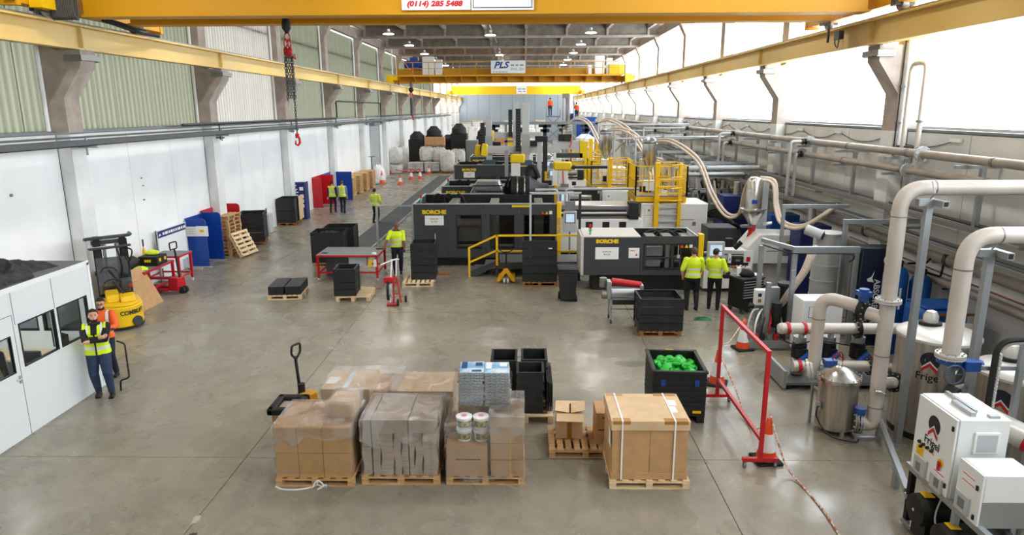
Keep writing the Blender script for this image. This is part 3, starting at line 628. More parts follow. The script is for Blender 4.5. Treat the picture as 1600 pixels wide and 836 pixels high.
for x0, x1 in ((-3.4, -1.95), (-1.15, -1.05), (-.25, -.08)): b.box(x0, x1, YB-.08, YB, 1.22, 2.0)
b.box(-3.4, -.08, YB-.08, YB, 0, 1.22).box(-3.4, -.08, YB-.08, YB, 2.0, ZT); P(ca, 'end_wall', b, 'cabin_white')
for x0 in (-1.05, -1.95):
    f = P(ca, 'window', B().box(x0, x0+.8, YB-.09, YB+.005, 1.22, 1.245).box(x0, x0+.8, YB-.09, YB+.005, 1.975, 2.0).box(x0, x0+.025, YB-.09, YB+.005, 1.245, 1.975).box(x0+.775, x0+.8, YB-.09, YB+.005, 1.245, 1.975), 'black'); P(f, 'pane', B().box(x0+.025, x0+.775, YB-.045, YB-.04, 1.245, 1.975), 'cabin_glass'); P(ca, 'rear_partition', B().box(-3.45, -3.38, 7.5, YB, 0, ZT), 'cabin_white')
P(ca, 'roof', B().box(-3.45, 0, 7.5, YB, ZT, ZT+.05), mat('roof_grey', '6a6c6e', .7), label='grey flat roof')
ll = P(ca, 'ceiling_lamp', B().box(-1.8, -.6, 11.6, 11.8, 2.52, 2.58), 'lamp_glow'); lo_ = bpy.data.lights.new('office_lamp', 'AREA'); lo_.energy = 40; lo_.size = 1.2; q = bpy.data.objects.new('office_light', lo_); COL.objects.link(q); q.parent = ca; q.location = (-1.2, 11.7, 2.45)
P(ca, 'corner_trim', B().box(-.1, .012, YB-.06, YB+.012, 0, ZT+.02).box(-.005, .012, 7.5, YB, ZT-.03, ZT+.06), 'white')
P(ca, 'panel_joint', B().box(-.004, .006, 11.13, 11.138, ZW1, ZT).box(-.004, .006, 12.155, 12.163, ZW1, ZT), 'mid_grey')
for y0, y1 in ((11.2, 12.12), (12.2, 13.1)):
    f = P(ca, 'window', B().box(-.05, .012, y0, y0+.022, ZW0, ZW1).box(-.05, .012, y1-.022, y1, ZW0, ZW1).box(-.05, .012, y0, y1, ZW0, ZW0+.022).box(-.05, .012, y0, y1, ZW1-.022, ZW1), 'black')
    P(f, 'pane', B().box(-.03, -.025, y0+.02, y1-.02, ZW0+.02, ZW1-.02), 'cabin_glass')
dr = P(ca, 'door', B().box(-.06, .004, DY0, DY1, 0, 1.19).box(-.06, .004, DY0, DY1, 1.86, 2.195).box(-.06, .004, DY0, DY0+.12, 1.19, 1.86).box(-.06, .004, DY1-.1, DY1, 1.19, 1.86), 'cabin_white')
P(dr, 'door_frame', B().box(-.03, .012, DY0+.12, DY0+.14, 1.19, 1.86).box(-.03, .012, DY1-.12, DY1-.1, 1.19, 1.86).box(-.03, .012, DY0+.12, DY1-.1, 1.19, 1.21).box(-.03, .012, DY0+.12, DY1-.1, 1.84, 1.86).box(0, .008, DY1, DY1+.006, 0, 2.2).box(0, .008, DY0, DY1, 2.197, 2.203), 'black')
P(dr, 'pane', B().box(-.03, -.025, DY0+.13, DY1-.11, 1.2, 1.85), 'cabin_glass')
P(dr, 'handle', B().box(.004, .02, DY1-.07, DY1-.03, .98, 1.12).cyl((.05, DY1-.05, 1.07), (.05, DY1-.17, 1.07), .01, 8).cyl((.0, DY1-.05, 1.07), (.05, DY1-.05, 1.07), .012, 8), 'steel')
P(ca, 'inner_partition', B().box(-2.3, -2.26, 7.5, YB-.08, 0, 1.1).box(-2.3, -2.26, 10.9, 10.98, 1.2, 2.5).box(-2.3, -2.26, 12.0, 12.1, 1.2, 2.5), 'light_grey')
P(ca, 'floor_deck', B().box(-3.38, -.08, 7.5, YB-.08, .0, .06), 'mid_grey')
dk = T('desk', 'pale desk with papers inside the office cabin behind the glass', 'desk', (-9.95, 12.9, .06), 90)
P(dk, 'desk_top', B().box(-.3, .3, -1.0, 1.0, .72, .76), 'wood_pale'); 
for x in (-.25, .25):
    for y in (-.9, .9): P(dk, 'leg', B().box(x-.03, x+.03, y-.03, y+.03, 0, .72), 'mid_grey')
mo = T('monitor', 'small dark monitor on the cabin desk', 'monitor', (-9.35, 12.95, .82), 65); P(mo, 'screen_panel', B().box(-.02, .02, -.25, .25, .12, .45), 'black', bev=.006); P(mo, 'stand', B().box(-.1, .1, -.1, .1, 0, .015).box(-.015, .015, -.03, .03, 0, .2), 'black')
oc = T('office_chair', 'dark office chair beside the desk inside the cabin', 'chair', (-9.55, 12.1, .06), 90); P(oc, 'seat', B().box(-.25, .25, -.25, .25, .45, .53), 'black', bev=.03); P(oc, 'backrest', B().box(.2, .26, -.22, .22, .6, 1.05), 'black', bev=.03); P(oc, 'column', B().cyl((0,0,.06), (0,0,.45), .03, 8), 'mid_grey')
fb = B()
for i in range(5): fb.bar((0, 0, .07), (.28*math.cos(i*1.257), .28*math.sin(i*1.257), .04), .05, .03)
P(oc, 'foot_star', fb.box(-.02,.02,-.02,.02,0,.06), 'black')
# crumpled black netting on the cabin roof
def crumple(name, lab, cat, loc, wx, wy, hgt, m, seed, nx=48, ny=44, rag=.3):
    r2 = random.Random(seed); b = B(); ph = [(r2.uniform(1.2, 6+i), r2.uniform(0, 5+i), r2.uniform(0, 6.28), r2.uniform(.4, 1)*(1 if i < 5 else .8)) for i in range(11)]
    for j in range(ny+1):
        for i in range(nx+1):
            u, v = i/nx*2-1, j/ny*2-1; a = math.atan2(v, u); e = 1+rag*.4*math.sin(3*a+seed)+rag*.25*math.sin(7*a+1)
            z = sum(w_*abs(math.sin(kx*u*2+p+1.3*math.sin(2.3*v+p)))*math.cos(ky*v+p) for kx, ky, p, w_ in ph)/3.2
            d = max(abs(u), abs(v)); f = max(0, 1-d**4)
            b.v.append((u*wx/2*e, v*wy/2*e, max(.006, hgt*f*(.45+.55*z)+r2.uniform(-.012, .012)*f+.004)))
    b.f = [(j*(nx+1)+i, j*(nx+1)+i+1, (j+1)*(nx+1)+i+1, (j+1)*(nx+1)+i) for j in range(ny) for i in range(nx)]
    o = P(None, name, b, m, loc=loc); tag(o, lab, cat); return o
mat('netting', '3a3b3e', .75, 0, '17181b', 7); mat('netting_l', '4a4c50', .8, 0, '232427', 9)
crumple('dust_sheet', 'crumpled black sheeting heaped on the roof of the office cabin', 'sheeting', (-10.1, 11.75, ZT+.05), 2.3, 2.3, .34, 'netting', 3, 90, 84)
crumple('dust_sheet', 'smaller grey crumpled sheeting lying at the cabin roof edge', 'sheeting', (-9.55, 10.9, ZT+.05), 1.1, 1.4, .2, 'netting_l', 8)
person('worker in yellow vest standing inside the cabin behind the door window', (-9.3, 11.2, .06), 150, top='jumper_black', vest=('hi_yellow', 'vest'), vox=.016)
# the two men beside the cabin
person('bearded man in yellow hi-vis vest and jeans, arms folded, beside the cabin', (-8.47, 12.72, 0), 22, h=1.82, ha=(-.06, -.24, 1.2), hb=(.08, -.21, 1.25), folded=True, fa=(.14, -.06), fb=(-.1, .05), head=(.25, -.22), vox=.0095,
       top='jumper_black', sleeve='jumper_black', trousers='jeans', vest=('hi_yellow', 'vest'), girth=1.25, beard=True, collar='jumper_black')
mp = person('man with glasses in orange jacket holding a phone behind the bearded man', (-8.98, 13.78, 0), 10, h=1.76, ha=(.22, -.34, 1.12), hb=(.0, -.33, 1.08), fa=(.12, 0), fb=(-.1, 0), head=(.2, .05), vox=.0105, top='hi_orange', fore='hi_orange', trousers='trouser_navy', vest=('hi_orange', 'long'), beard=True, glasses=True)
ph = T('phone', 'black phone in the hand of the man in orange', 'phone', (-8.62, 13.5, 1.16), 40); P(ph, 'case', B().box(-.04, .04, -.08, .08, 0, .012), 'black', bev=.004); P(ph, 'screen', B().box(-.034, .034, -.07, .07, .012, .0135), 'dark_grey')
# yellow pedestrian stacker truck
st = T('stacker_truck', 'yellow pedestrian forklift with tall black mast against the white wall', 'forklift', (-10.9, 17.55, 0), -55)
bo = []
for i in range(15):
    a = R(-100+200*i/14); bo.append((.15+.62*math.cos(a), .52*math.sin(a)))
P(st, 'chassis', B().prism([(-.5, .5), (-.5, -.5)]+bo, .07, .62, 'z'), 'yellow', bev=.03); P(st, 'hood', B().prism([(-.4, .45), (-.4, -.45)]+[(x*.97, y*.95) for x, y in bo], .62, .68, 'z'), 'yellow', bev=.02)
P(st, 'cowl', B().prism([(-.3, .68), (.35, .68), (.25, .86), (.0, .92), (-.3, .9)], -.3, .0, 'y').prism([(-.1, .68), (.5, .68), (.4, .82), (.1, .86)], .0, .35, 'y'), 'yellow', bev=.03)
P(st, 'bumper_strip', B().prism([(-.5, .505), (-.5, -.505)]+[(x*1.008, y*1.008) for x, y in bo], .03, .075, 'z'), 'black')
P(st, 'drive_wheel', B().cyl((.6, .28, .2), (.705, .33, .2), .13, 18), 'dark_grey')
tx = text(st, 'COMBiLiFT', .16, (0, 0, 0), (0, 0, 0), 'dark_print', off=.004, ext=.003)
for v in tx.data.vertices: a = v.co.x/.62+.5; v.co = (.15+(.628+v.co.z)*math.cos(a), (.528+v.co.z)*math.sin(a), .45+v.co.y)
for y in (-.32, .3):
    P(st, 'mast_channel', B().box(-.95, -.55, y-.07, y+.07, .05, 2.28).box(-.72, -.6, y-.1, y+.1, .05, 2.2), 'black')
    P(st, 'lift_ram', B().cyl((-.6, y*.5, .3), (-.6, y*.5, 2.1), .04, 10), 'steel')
for z in (.45, 1.25, 2.1): P(st, 'mast_tie', B().box(-.78, -.6, -.45, .4, z, z+.1), 'dark_grey')
P(st, 'top_rail', B().tube(rounded([(-.95, -.55, 2.2), (-.3, -.6, 2.32), (-.1, -.1, 2.36), (-.3, .5, 2.34), (-.95, .5, 2.3)], .3), .045, 8).tube(rounded([(-.9, -.5, 1.95), (-.25, -.5, 2.05), (-.1, 0, 2.08), (-.4, .45, 2.05)], .25), .035, 8), 'dark_grey')
P(st, 'white_band', B().box(-.98, -.5, -.52, -.1, 1.98, 2.05), 'white'); P(st, 'mesh_guard', B().box(-.5, -.49, -.4, .34, .75, 1.75), clear('guard_plastic', '9aa0a2', .12, haze=.25, hazec='50555a'))
P(st, 'hose', B().tube(spline([(-.4, .3, 2.0), (-.15, .45, 1.95), (-.05, .4, 1.75), (-.2, .35, 1.65), (-.35, .3, 1.75)], 6), .022, 6).tube(spline([(-.5, .1, 2.1), (-.3, .2, 1.5), (-.4, .1, .9)], 6), .02, 6), 'black')
P(st, 'fork', B().box(-2.0, -.8, -.36, -.24, .04, .09).box(-2.0, -.8, .2, .32, .04, .09), 'black')
th_ = P(st, 'tiller', B().cyl((.35, .1, .9), (.3, -.1, 1.25), .03, 8).tube(spline([(.2, -.3, 1.2), (.35, -.2, 1.3), (.35, 0, 1.3), (.25, .1, 1.2)], 5), .02, 6), 'black'); P(st, 'control_head', B().box(-.25, .05, .1, .35, .95, 1.2), 'dark_grey', bev=.03); P(st, 'beacon', B().cyl((.1, .3, 1.0), (.1, .3, 1.08), .04, 8), 'red')
P(T('hand_tiller', 'black hooked truck handle standing behind the man in yellow vest', 'handle', (-8.25, 12.95, 0)), 'tiller_bar', B().tube(rounded([(-.02, 0, .02), (.0, -.0, .25), (.16, .05, .28), (.13, .1, 1.0), (-.04, .12, 1.05)], .06), .018, 8), 'black')
# two cardboard sheets propped against the bench
def leaning(lab, loc, rz, wx, hz, lean, fold=None):
    t = T('cardboard_sheet', lab, 'cardboard', loc, rz, 'flattened cardboard'); 
    P(t, 'sheet', B().box(-wx/2, wx/2, 0, .012, 0, hz if not fold else fold), 'card'); 
    if fold: P(t, 'flap', B().box(-wx/2, wx/2, .0, .012, 0, hz-fold), 'card', loc=(0, .004, fold+.004), rot=(-R(6), 0, 0)); P(t, 'crease', B().box(-wx/2, wx/2, -.002, .003, fold-.004, fold+.004), 'wood_dark')
    t.rotation_euler = (-R(lean), 0, R(rz)); return t
leaning('large tan cardboard sheet leaning on the cluttered red workbench, in front', (-10.92, 19.15, 0), 90, 1.22, 1.22, 26, .86)
leaning('brown cardboard sheet mostly hidden behind the front leaning sheet', (-11.15, 18.75, 0), 86, 1.0, 1.45, 20)
# work benches with red frames
def bench(label, loc, rz, wx, wy, h, m='mid_grey', shelf=True, drawer=False, group='red framed workbenches'):
    t = T('workbench', label, 'workbench', loc, rz, group); r = .035
    P(t, 'bench_top', B().box(-wx/2, wx/2, -wy/2, wy/2, h-.03, h), m, bev=.004); P(t, 'top_rim', B().box(-wx/2-.01, wx/2+.01, -wy/2-.015, -wy/2, h-.06, h+.002).box(-wx/2-.01, wx/2+.01, wy/2, wy/2+.015, h-.06, h+.002).box(-wx/2-.015, -wx/2, -wy/2, wy/2, h-.06, h+.002).box(wx/2, wx/2+.015, -wy/2, wy/2, h-.06, h+.002), 'red')
    for sx in (-1, 1):
        for sy in (-1, 1):
            x, y = sx*(wx/2-.04), sy*(wy/2-.04); l = P(t, 'leg', B().box(x-r, x+r, y-r, y+r, .12, h-.03), 'red'); P(l, 'caster', B().cyl((x-.02, y, .055), (x+.02, y, .055), .055, 12).box(x-.03, x+.03, y-.03, y+.03, .09, .12), 'light_grey')
    for sy in (-1, 1): P(t, 'rail', B().box(-wx/2, wx/2, sy*(wy/2-.04)-.025, sy*(wy/2-.04)+.025, .28, .33), 'red')
    for sx in (-1, 1): P(t, 'rail', B().box(sx*(wx/2-.04)-.025, sx*(wx/2-.04)+.025, -wy/2, wy/2, .28, .33), 'red')
    return t
b1 = bench('red framed workbench against the wall, cluttered with bags and hi-vis clothing', (-11.8, 20.5, 0), 0, .95, 1.75, .92); bench('second red framed workbench beside the white display board', (-11.75, 21.9, 0), 0, 1.1, .9, 1.02)
def heap(name, lab, cat, loc, r_, sc, m, seed): 
    r2 = random.Random(seed); b = B().ball((0, 0, 0), r_, 16, 10, sc); b.v = [(x*(1+r2.uniform(-.12, .12)), y*(1+r2.uniform(-.12, .12)), max(-r_*sc[2]*.55, z*(1+r2.uniform(-.18, .18)))) for x, y, z in b.v]
    z0 = min(v[2] for v in b.v); b.v = [(x, y, z-z0) for x, y, z in b.v]; o = P(None, name, b, m, loc=loc); return tag(o, lab, cat)
heap('holdall', 'long black padded bag lying along the cluttered bench', 'bag', (-12.0, 20.1, .92), .3, (.7, 1.6, .8), 'black', 4)
heap('hi_vis_jacket', 'bundled yellow hi-vis jacket lying behind the cardboard', 'jacket', (-11.55, 19.85, .92), .17, (1.2, 1, .5), 'hi_yellow', 5); heap('hi_vis_vest', 'yellow hi-vis vest on top of the tool case', 'vest', (-11.7, 20.85, 1.22), .17, (1.3, 1, .5), 'hi_yellow', 6)
tb = T('tool_case', 'black tool case with yellow latches on the cluttered bench', 'tool case', (-11.65, 20.75, .92), 0); P(tb, 'case', B().box(-.3, .3, -.3, .3, 0, .29), 'black', bev=.02); P(tb, 'latch', B().box(.3, .315, -.2, -.1, .12, .22), 'yellow'); P(tb, 'latch', B().box(.3, .315, .1, .2, .12, .22), 'yellow'); P(tb, 'latch', B().box(-.1, .1, -.315, -.3, .12, .2), 'yellow')
sb = T('spray_bottle', 'yellow bottle with black nozzle standing on the bench by the wall', 'bottle', (-12.1, 21.1, .92)); P(sb, 'bottle', B().lathe([(.05, 0), (.05, .35), (.02, .45), (.02, .5)], 10), 'yellow'); P(sb, 'nozzle', B().cyl((0,0,.5), (0,0,.72), .025, 8), 'dark_grey')
cb = T('carton', 'small brown carton on the bench beside the yellow bottle', 'carton', (-11.95, 21.35, .92)); P(cb, 'box', B().box(-.15, .15, -.15, .15, 0, .24), 'card', bev=.005); P(cb, 'flap', B().box(-.15, .0, -.15, .15, .24, .25), 'card_pale')
tr2 = T('pallet_truck', 'red and black pallet truck parked in front of the red benches', 'pallet truck', (-10.95, 20.75, 0), 78, 'hand pallet trucks')
P(tr2, 'pump_body', B().prism([(-.22, .1), (.22, .1), (.16, .5), (-.16, .5)], -.15, .2, 'y'), 'red', bev=.02); P(tr2, 'drawbar', B().tube(rounded([(0, -.1, .3), (-.02, -.05, 1.3), (-.02, -.02, 1.42)], .05), .03, 8).tube(rounded([(-.16, 0, 1.4), (-.18, 0, 1.62), (.14, 0, 1.62), (.14, 0, 1.4), (-.16, 0, 1.4)], .06), .022, 8), 'black')
for x in (-.12, .02): P(tr2, 'wheel', B().cyl((x, -.2, .11), (x+.08, -.2, .11), .11, 16), 'rubber'); 
P(tr2, 'fork', B().box(-.26, -.1, .2, 1.3, .08, .14).box(.1, .26, .2, 1.3, .08, .14), 'red')
# display board and partition booths
wb = T('display_board', 'white display board with dark blue heading leaning by the wall', 'notice board', (-12.2, 23.05, 0)); P(wb, 'board', B().box(0, .04, -1.0, 1.0, .45, 1.72), 'white', bev=.004); P(wb, 'heading', B().box(.04, .046, -1.0, 1.0, 1.47, 1.7), 'navy_print')
for y in (-.97, .97): P(wb, 'frame_post', B().box(-.01, .05, y-.03, y+.03, 0, 1.74), 'light_grey')
P(wb, 'foot', B().box(-.1, .5, .94, 1.0, 0, .05).box(-.1, .5, -1.0, -.94, 0, .05), 'light_grey')
dashes(wb, -.62, .95, .046, 1.58, .09, 'white', 8, 'x', 9); P(wb, 'logo', B().prism([(-.9, 1.53), (-.8, 1.62), (-.72, 1.55)], .047, .05, 'x'), 'white')
bp = T('partition_booth', 'blue panel partition booth with red back beside the display board', 'partition', (-12.0, 25.1, 0))
def pan(par, p, q, h, m, n='panel', r_=.12):
    d = Vector((q[0]-p[0], q[1]-p[1], 0)); L = d.length; o = P(par, n, B().prism([(0, 0), (L, 0), (L, h-r_), (L-r_*.3, h-r_*.3), (L-r_, h), (0, h)], -.018, .018, 'y'), m, loc=(p[0], p[1], 0), rot=(0, 0, math.atan2(d.y, d.x))); return o
pan(bp, (-.3, -.75), (.42, -.75), 1.78, 'blue'); pan(bp, (-.3, .5), (.45, .45), 1.85, 'blue'); pan(bp, (-.3, -.75), (-.3, .5), 1.8, 'blue', r_=.01); pan(bp, (-.3, 2.6), (.3, 2.6), 1.9, 'red', 'back_panel'); pan(bp, (-.3, .5), (-.3, 2.6), 1.9, 'red', 'back_panel', .01)
P(bp, 'foot', B().box(-.3, .5, -.78, -.72, 0, .03).box(-.3, .52, .42, .48, 0, .03), 'light_grey')
nt_ = P(bp, 'notice_sheet', B().box(-.28, .05, -.785, -.77, 1.15, 1.5), 'paper', label='white notice grid'); P(nt_, 'print_grid', B().box(-.26, .03, -.788, -.785, 1.25, 1.26).box(-.26, .03, -.788, -.785, 1.33, 1.34).box(-.26, .03, -.788, -.785, 1.41, 1.42).box(-.16, -.155, -.788, -.785, 1.2, 1.46).box(-.07, -.065, -.788, -.785, 1.2, 1.46), 'grey_print')
n2 = P(bp, 'notice_sheet', B().box(.06, .5, -.785, -.77, 1.15, 1.52), 'paper', label='white notice with yellow mark'); P(n2, 'yellow_mark', B().box(.2, .34, -.788, -.785, 1.3, 1.4), 'yellow')
for i in range(11): pallet('pallet %s in the pile inside the booth' % ['lowest', 'second up', 'third up', 'fourth up', 'fifth up', 'sixth up', 'seventh up', 'eighth up', 'ninth up', 'second from the top', 'topmost'][i], (-11.92+.02*math.sin(i*2), 26.7+.02*math.cos(i*3), .146*i), 0, .8, 1.2, n=5)
pallet('pale wooden pallet leaning out of the booth against the pallet pile', (-11.2, 26.45, .46), 0, 1.15, 1.0, m='wood_pale', tilt=(64, 0, 82), along='x', n=6)
# black collar boxes along the wall
def on_pallet(lab, loc, rz, wx, wy, n, hh=.19, pm='wood', pwx=None, **k):
    pallet('wooden pallet under the '+lab, loc, rz, pwx or wx, wy, m=pm); return collar_box(k.pop('lab2', lab), (loc[0], loc[1], loc[2]+.144), rz, wx-.02, wy-.02, n, hh, **k)
on_pallet('black collar box with white clips nearest the wooden pallets', (-11.72, 29.0, 0), 14, 1.0, 1.25, 6, .2, 'wood_dark', group='black collar boxes')
bxm = T('clip_strip', 'row of small white clips on the side of the black collar box', 'clip', (0, 0, 0)); bpy.data.objects.remove(bxm)
on_pallet('black box with a brown card side below the blue cabinet', (-11.88, 34.1, 0), 4, .88, 1.2, 2, .6, 'wood_dark', group='black collar boxes')
cs = T('cardboard_sheet', 'brown card sheet fixed to the side of the black box by the wall', 'cardboard', (-11.41, 34.4, .2), 4, 'flattened cardboard'); P(cs, 'sheet', B().box(0, .02, -.3, .55, 0, 1.2), 'card_pale')
wg = T('junction_box', 'grey box standing behind the black collar boxes by the wall', 'box', (-12.1, 31.6, 0)); P(wg, 'case', B().box(-.2, .2, -.25, .25, 0, .9), 'light_grey', bev=.02); P(wg, 'pipe', B().cyl((0, 0, .9), (0, 0, 1.15), .04, 8), 'mid_grey')
# blue printed spill cabinet
sc_ = T('spill_cabinet', 'tall dark blue printed cabinet with white logo behind the black boxes', 'cabinet', (-11.92, 35.9, 0)); P(sc_, 'body', B().box(-.42, .42, -.3, .3, 0, 1.95), 'navy_print', bev=.01); P(sc_, 'top', B().box(-.42, .42, -.3, .3, 1.95, 2.0), 'white')
lg = B()
for i in range(12): 
    a0, a1 = R(45+i*24), R(45+(i+1)*24); lg.add([(-.1+.16*math.cos(a0), -.312, 1.66+.16*math.sin(a0)), (-.1+.1*math.cos(a0), -.312, 1.66+.1*math.sin(a0)), (-.1+.1*math.cos(a1), -.312, 1.66+.1*math.sin(a1)), (-.1+.16*math.cos(a1), -.312, 1.66+.16*math.sin(a1))], [(0, 1, 2, 3)])
P(sc_, 'logo', lg, 'white'); dashes(sc_, -.28, .08, -.3, 1.42, .05, 'white', 9, words=2); pg = P(sc_, 'printed_panel', B().box(-.3, .05, -.31, -.3, .6, 1.3), 'paper'); P(pg, 'print_grid', B().box(-.28, .03, -.313, -.31, .8, .83).box(-.28, .03, -.313, -.31, 1.0, 1.03).box(-.28, .03, -.313, -.31, 1.2, 1.23).box(-.2, -.17, -.313, -.31, .62, 1.28).box(-.08, -.05, -.313, -.31, .62, 1.28), 'navy_print')
for z in (1.6, 1.2, .95, .7): P(sc_, 'printed_panel', B().box(.14, .34, -.31, -.3, z-.08, z+.1), 'paper')
# red and blue screens
rp = T('partition_booth', 'red panel partition with blue end panel beside the walking men', 'partition', (-12.1, 39.9, 0)); pan(rp, (-.25, -.3), (.3, -.3), 1.75, 'red', r_=.02); pan(rp, (-.25, 1.5), (.5, 1.5), 1.8, 'red', r_=.02); pan(rp, (-.25, -.3), (-.25, 1.5), 1.8, 'red', r_=.01); pan(rp, (-.25, 3.6), (1.1, 3.6), 1.8, 'blue', 'end_panel', .02); pan(rp, (-.25, 1.5), (-.25, 3.6), 1.8, 'blue', 'end_panel', .01); P(rp, 'foot', B().box(-.3, .7, -.34, -.26, 0, .03).box(-.3, .9, 1.46, 1.54, 0, .03), 'light_grey')
# men walking away and the man at the walkway
person('man in yellow vest walking beside the red partition, dark jumper', (-10.75, 38.0, 0), 176, top='trouser_navy', trousers='trouser_navy', vest=('hi_yellow', 'vest'), vox=.022, fa=(.1, .12), fb=(-.1, -.12), ha=(.26, .05, .84))
person('grey haired man in yellow vest and blue shirt sleeves walking', (-10.15, 37.85, 0), 182, h=1.8, top='shirt_blue', trousers='trouser_navy', vest=('hi_yellow', 'vest'), vox=.022, fa=(.1, -.13), fb=(-.1, .14), hair='hair_grey')
person('man in long sleeved yellow jacket standing at the grey walkway edge', (-7.55, 34.3, 0), 160, vest=('hi_yellow', 'long'), trousers='trouser_black', vox=.022, ha=(.2, -.25, 1.05), hb=(-.2, -.22, 1.0), fa=(.13, 0), fb=(-.13, .02))
# timber crates beyond the partitions
for i in range(4):
    y = 45.6+1.75*i; t = T('timber_crate', ['first pale timber crate beyond the blue end panel', 'second pale slatted crate along the wall', 'third pale slatted crate along the wall', 'last slatted crate before the roller door'][i], 'crate', (-11.85+.05*i, y, 0), 4, 'timber crates along the wall')
    P(t, 'liner', B().box(-.45, .45, -.6, .6, .16, 1.2), 'card'); P(t, 'base_frame', B().box(-.5, .5, -.65, .65, .1, .16).box(-.5, -.4, -.65, .65, 0, .1).box(.4, .5, -.65, .65, 0, .1).box(-.05, .05, -.65, .65, 0, .1), 'wood')
    for k in range(6):
        z = .2+.185*k; P(t, 'slat', B().box(.45, .475, -.65, .65, z, z+.1), 'wood'); P(t, 'slat', B().box(-.5, .475, -.64, -.615, z, z+.1), 'wood')
    for y in (-.6, 0, .6): P(t, 'batten', B().box(.475, .5, y-.05, y+.05, .1, 1.25), 'wood')
    P(t, 'top_board', B().box(-.5, .5, -.65, .65, 1.2, 1.24), 'wood')
heap('wrapped_bale', 'white wrapped bale standing behind the timber crates', 'bale', (-11.5, 54.0, .0), .7, (.75, .9, 1.3), 'wall_white', 9)
t = T('wall_sign', 'small sign with dark arrow marks high on the white wall', 'sign', (XL+.002, 35.3, 4.12)); P(t, 'plate', B().box(0, .012, -.2, .2, -.12, .12), 'wall_white'); P(t, 'arrow_mark', B().box(.012, .016, -.15, .02, -.02, .02).prism([(.02, -.07), (.12, 0), (.02, .07)], .012, .016, 'x').box(.012, .016, -.17, -.1, -.09, .09), 'mid_grey')
for i, (y, z, s_) in enumerate(((16.2, 3.64, .035), (21.9, 3.5, .022), (21.95, 3.25, .02), (21.9, 2.8, .025))): tag(P(None, 'wall_bracket', B().box(0, .03, -s_, s_, -s_, s_), 'mid_grey', loc=(XL, y, z)), 'tiny grey fixing on the white wall, %s' % ['above the cabin roof', 'highest of the small group', 'middle of the small group', 'lowest of the small group'][i], 'bracket')
# roller door in the left wall
rd = SE('door_1', (XL, 57.0, 0)); P(rd, 'track', B().box(-.02, .1, -1.75, -1.6, 0, 4.5).box(-.02, .1, 1.6, 1.75, 0, 4.5), 'light_grey'); P(rd, 'roller_box', B().box(-.05, .45, -1.8, 1.8, 4.4, 4.9), 'mid_grey')
for i in range(44): P(rd, 'slat', B().prism([(0, i*.1), (.05, i*.1+.02), (.05, i*.1+.075), (0, i*.1+.095)], -1.6, 1.6, 'y'), 'light_grey')
# floor scrubber, cones, bulk bags
fs = T('floor_scrubber', 'upright red and white floor scrubber beside the roller door', 'scrubber', (-11.75, 52.95, 0), 20); P(fs, 'deck', B().lathe([(.5, .03), (.5, .2), (.4, .32), (.2, .38)], 18), 'light_grey'); P(fs, 'skirt', B().cyl((0, 0, 0), (0, 0, .06), .52, 18), 'black'); P(fs, 'tank', B().box(-.18, .18, -.05, .22, .3, 1.15), 'red', bev=.05); P(fs, 'handle', B().tube([(0, .1, .4), (0, .22, 1.9), (0, .15, 2.1)], .035, 8).bar((-.25, .15, 2.1), (.25, .15, 2.1), .04), 'dark_grey')
for x, y, lab in ((-9.6, 52.8, 'orange and white cone standing alone nearest on the open floor'), (-9.45, 57.0, 'cone of the chained pair, nearer the roller door'), (-8.75, 57.3, 'cone of the chained pair, nearer the walkway'), (-12.0, 62.0, 'cone beside the roller door in front of the bulk bag'), (-8.6, 61.6, 'cone in front of the stacked sacks'), (-11.2, 53.6, 'cone standing beside the floor scrubber')): cone(lab, (x, y, 0), 1.05 if x > -11 else 1.3, base='orange')
chn = P(None, 'barrier_chain', B().tube(spline([(-10.4, 55.4, .9), (-9.9, 56.0, .75), (-9.45, 57.0, .8), (-9.1, 57.1, .7), (-8.75, 57.3, .8)], 6), .04, 6), 'red'); tag(chn, 'red and white chain slung between the far cones', 'chain')
mat('bulk_bag', 'd9d8d3', .7, 0, 'c3c2bc', 3, bump=.3, bscale=6)
def bulk_bag(lab, x, y, z, s=1.0, hz=1.3, seed=1):
    r2 = random.Random(seed); t = T('bulk_bag', lab, 'bulk bag', (x, y, z), r2.uniform(-10, 10), 'white bulk bags'); b = B(); n = 20; prof = [(.46, 0), (.54, .08), (.57, .35), (.58, .6), (.56, .88), (.5, 1.0), (.3, 1.05), (.16, 1.08)]
    for k, (r_, zz) in enumerate(prof):
        for i in range(n):
            a = 2*PI*i/n; q = (1/max(abs(math.cos(a)), abs(math.sin(a))))**.55; rr = r_*q*s*(1+r2.uniform(-.04, .04)); b.v.append((rr*math.cos(a), rr*math.sin(a), zz*hz+r2.uniform(-.02, .02)*k))
    for k in range(len(prof)-1):
        for i in range(n): b.f.append((k*n+i, k*n+(i+1) % n, (k+1)*n+(i+1) % n, (k+1)*n+i))
    b.f += [tuple(range(n-1, -1, -1)), tuple(range((len(prof)-1)*n, len(prof)*n))]; P(t, 'sack', b, 'bulk_bag')
    for sx in (-1, 1):
        for sy in (-1, 1): P(t, 'loop', B().tube([(sx*.5*s, sy*.5*s, hz*.8), (sx*.42*s, sy*.42*s, hz*1.12), (sx*.3*s, sy*.3*s, hz*1.12), (sx*.33*s, sy*.33*s, hz*.9)], .025, 5), 'white')
    return t
def pallet_low(x, y, lab, **k): return pallet(lab, (x, y, 0), 0, 1.2, 1.2, m='wood_dark', n=5, **k)
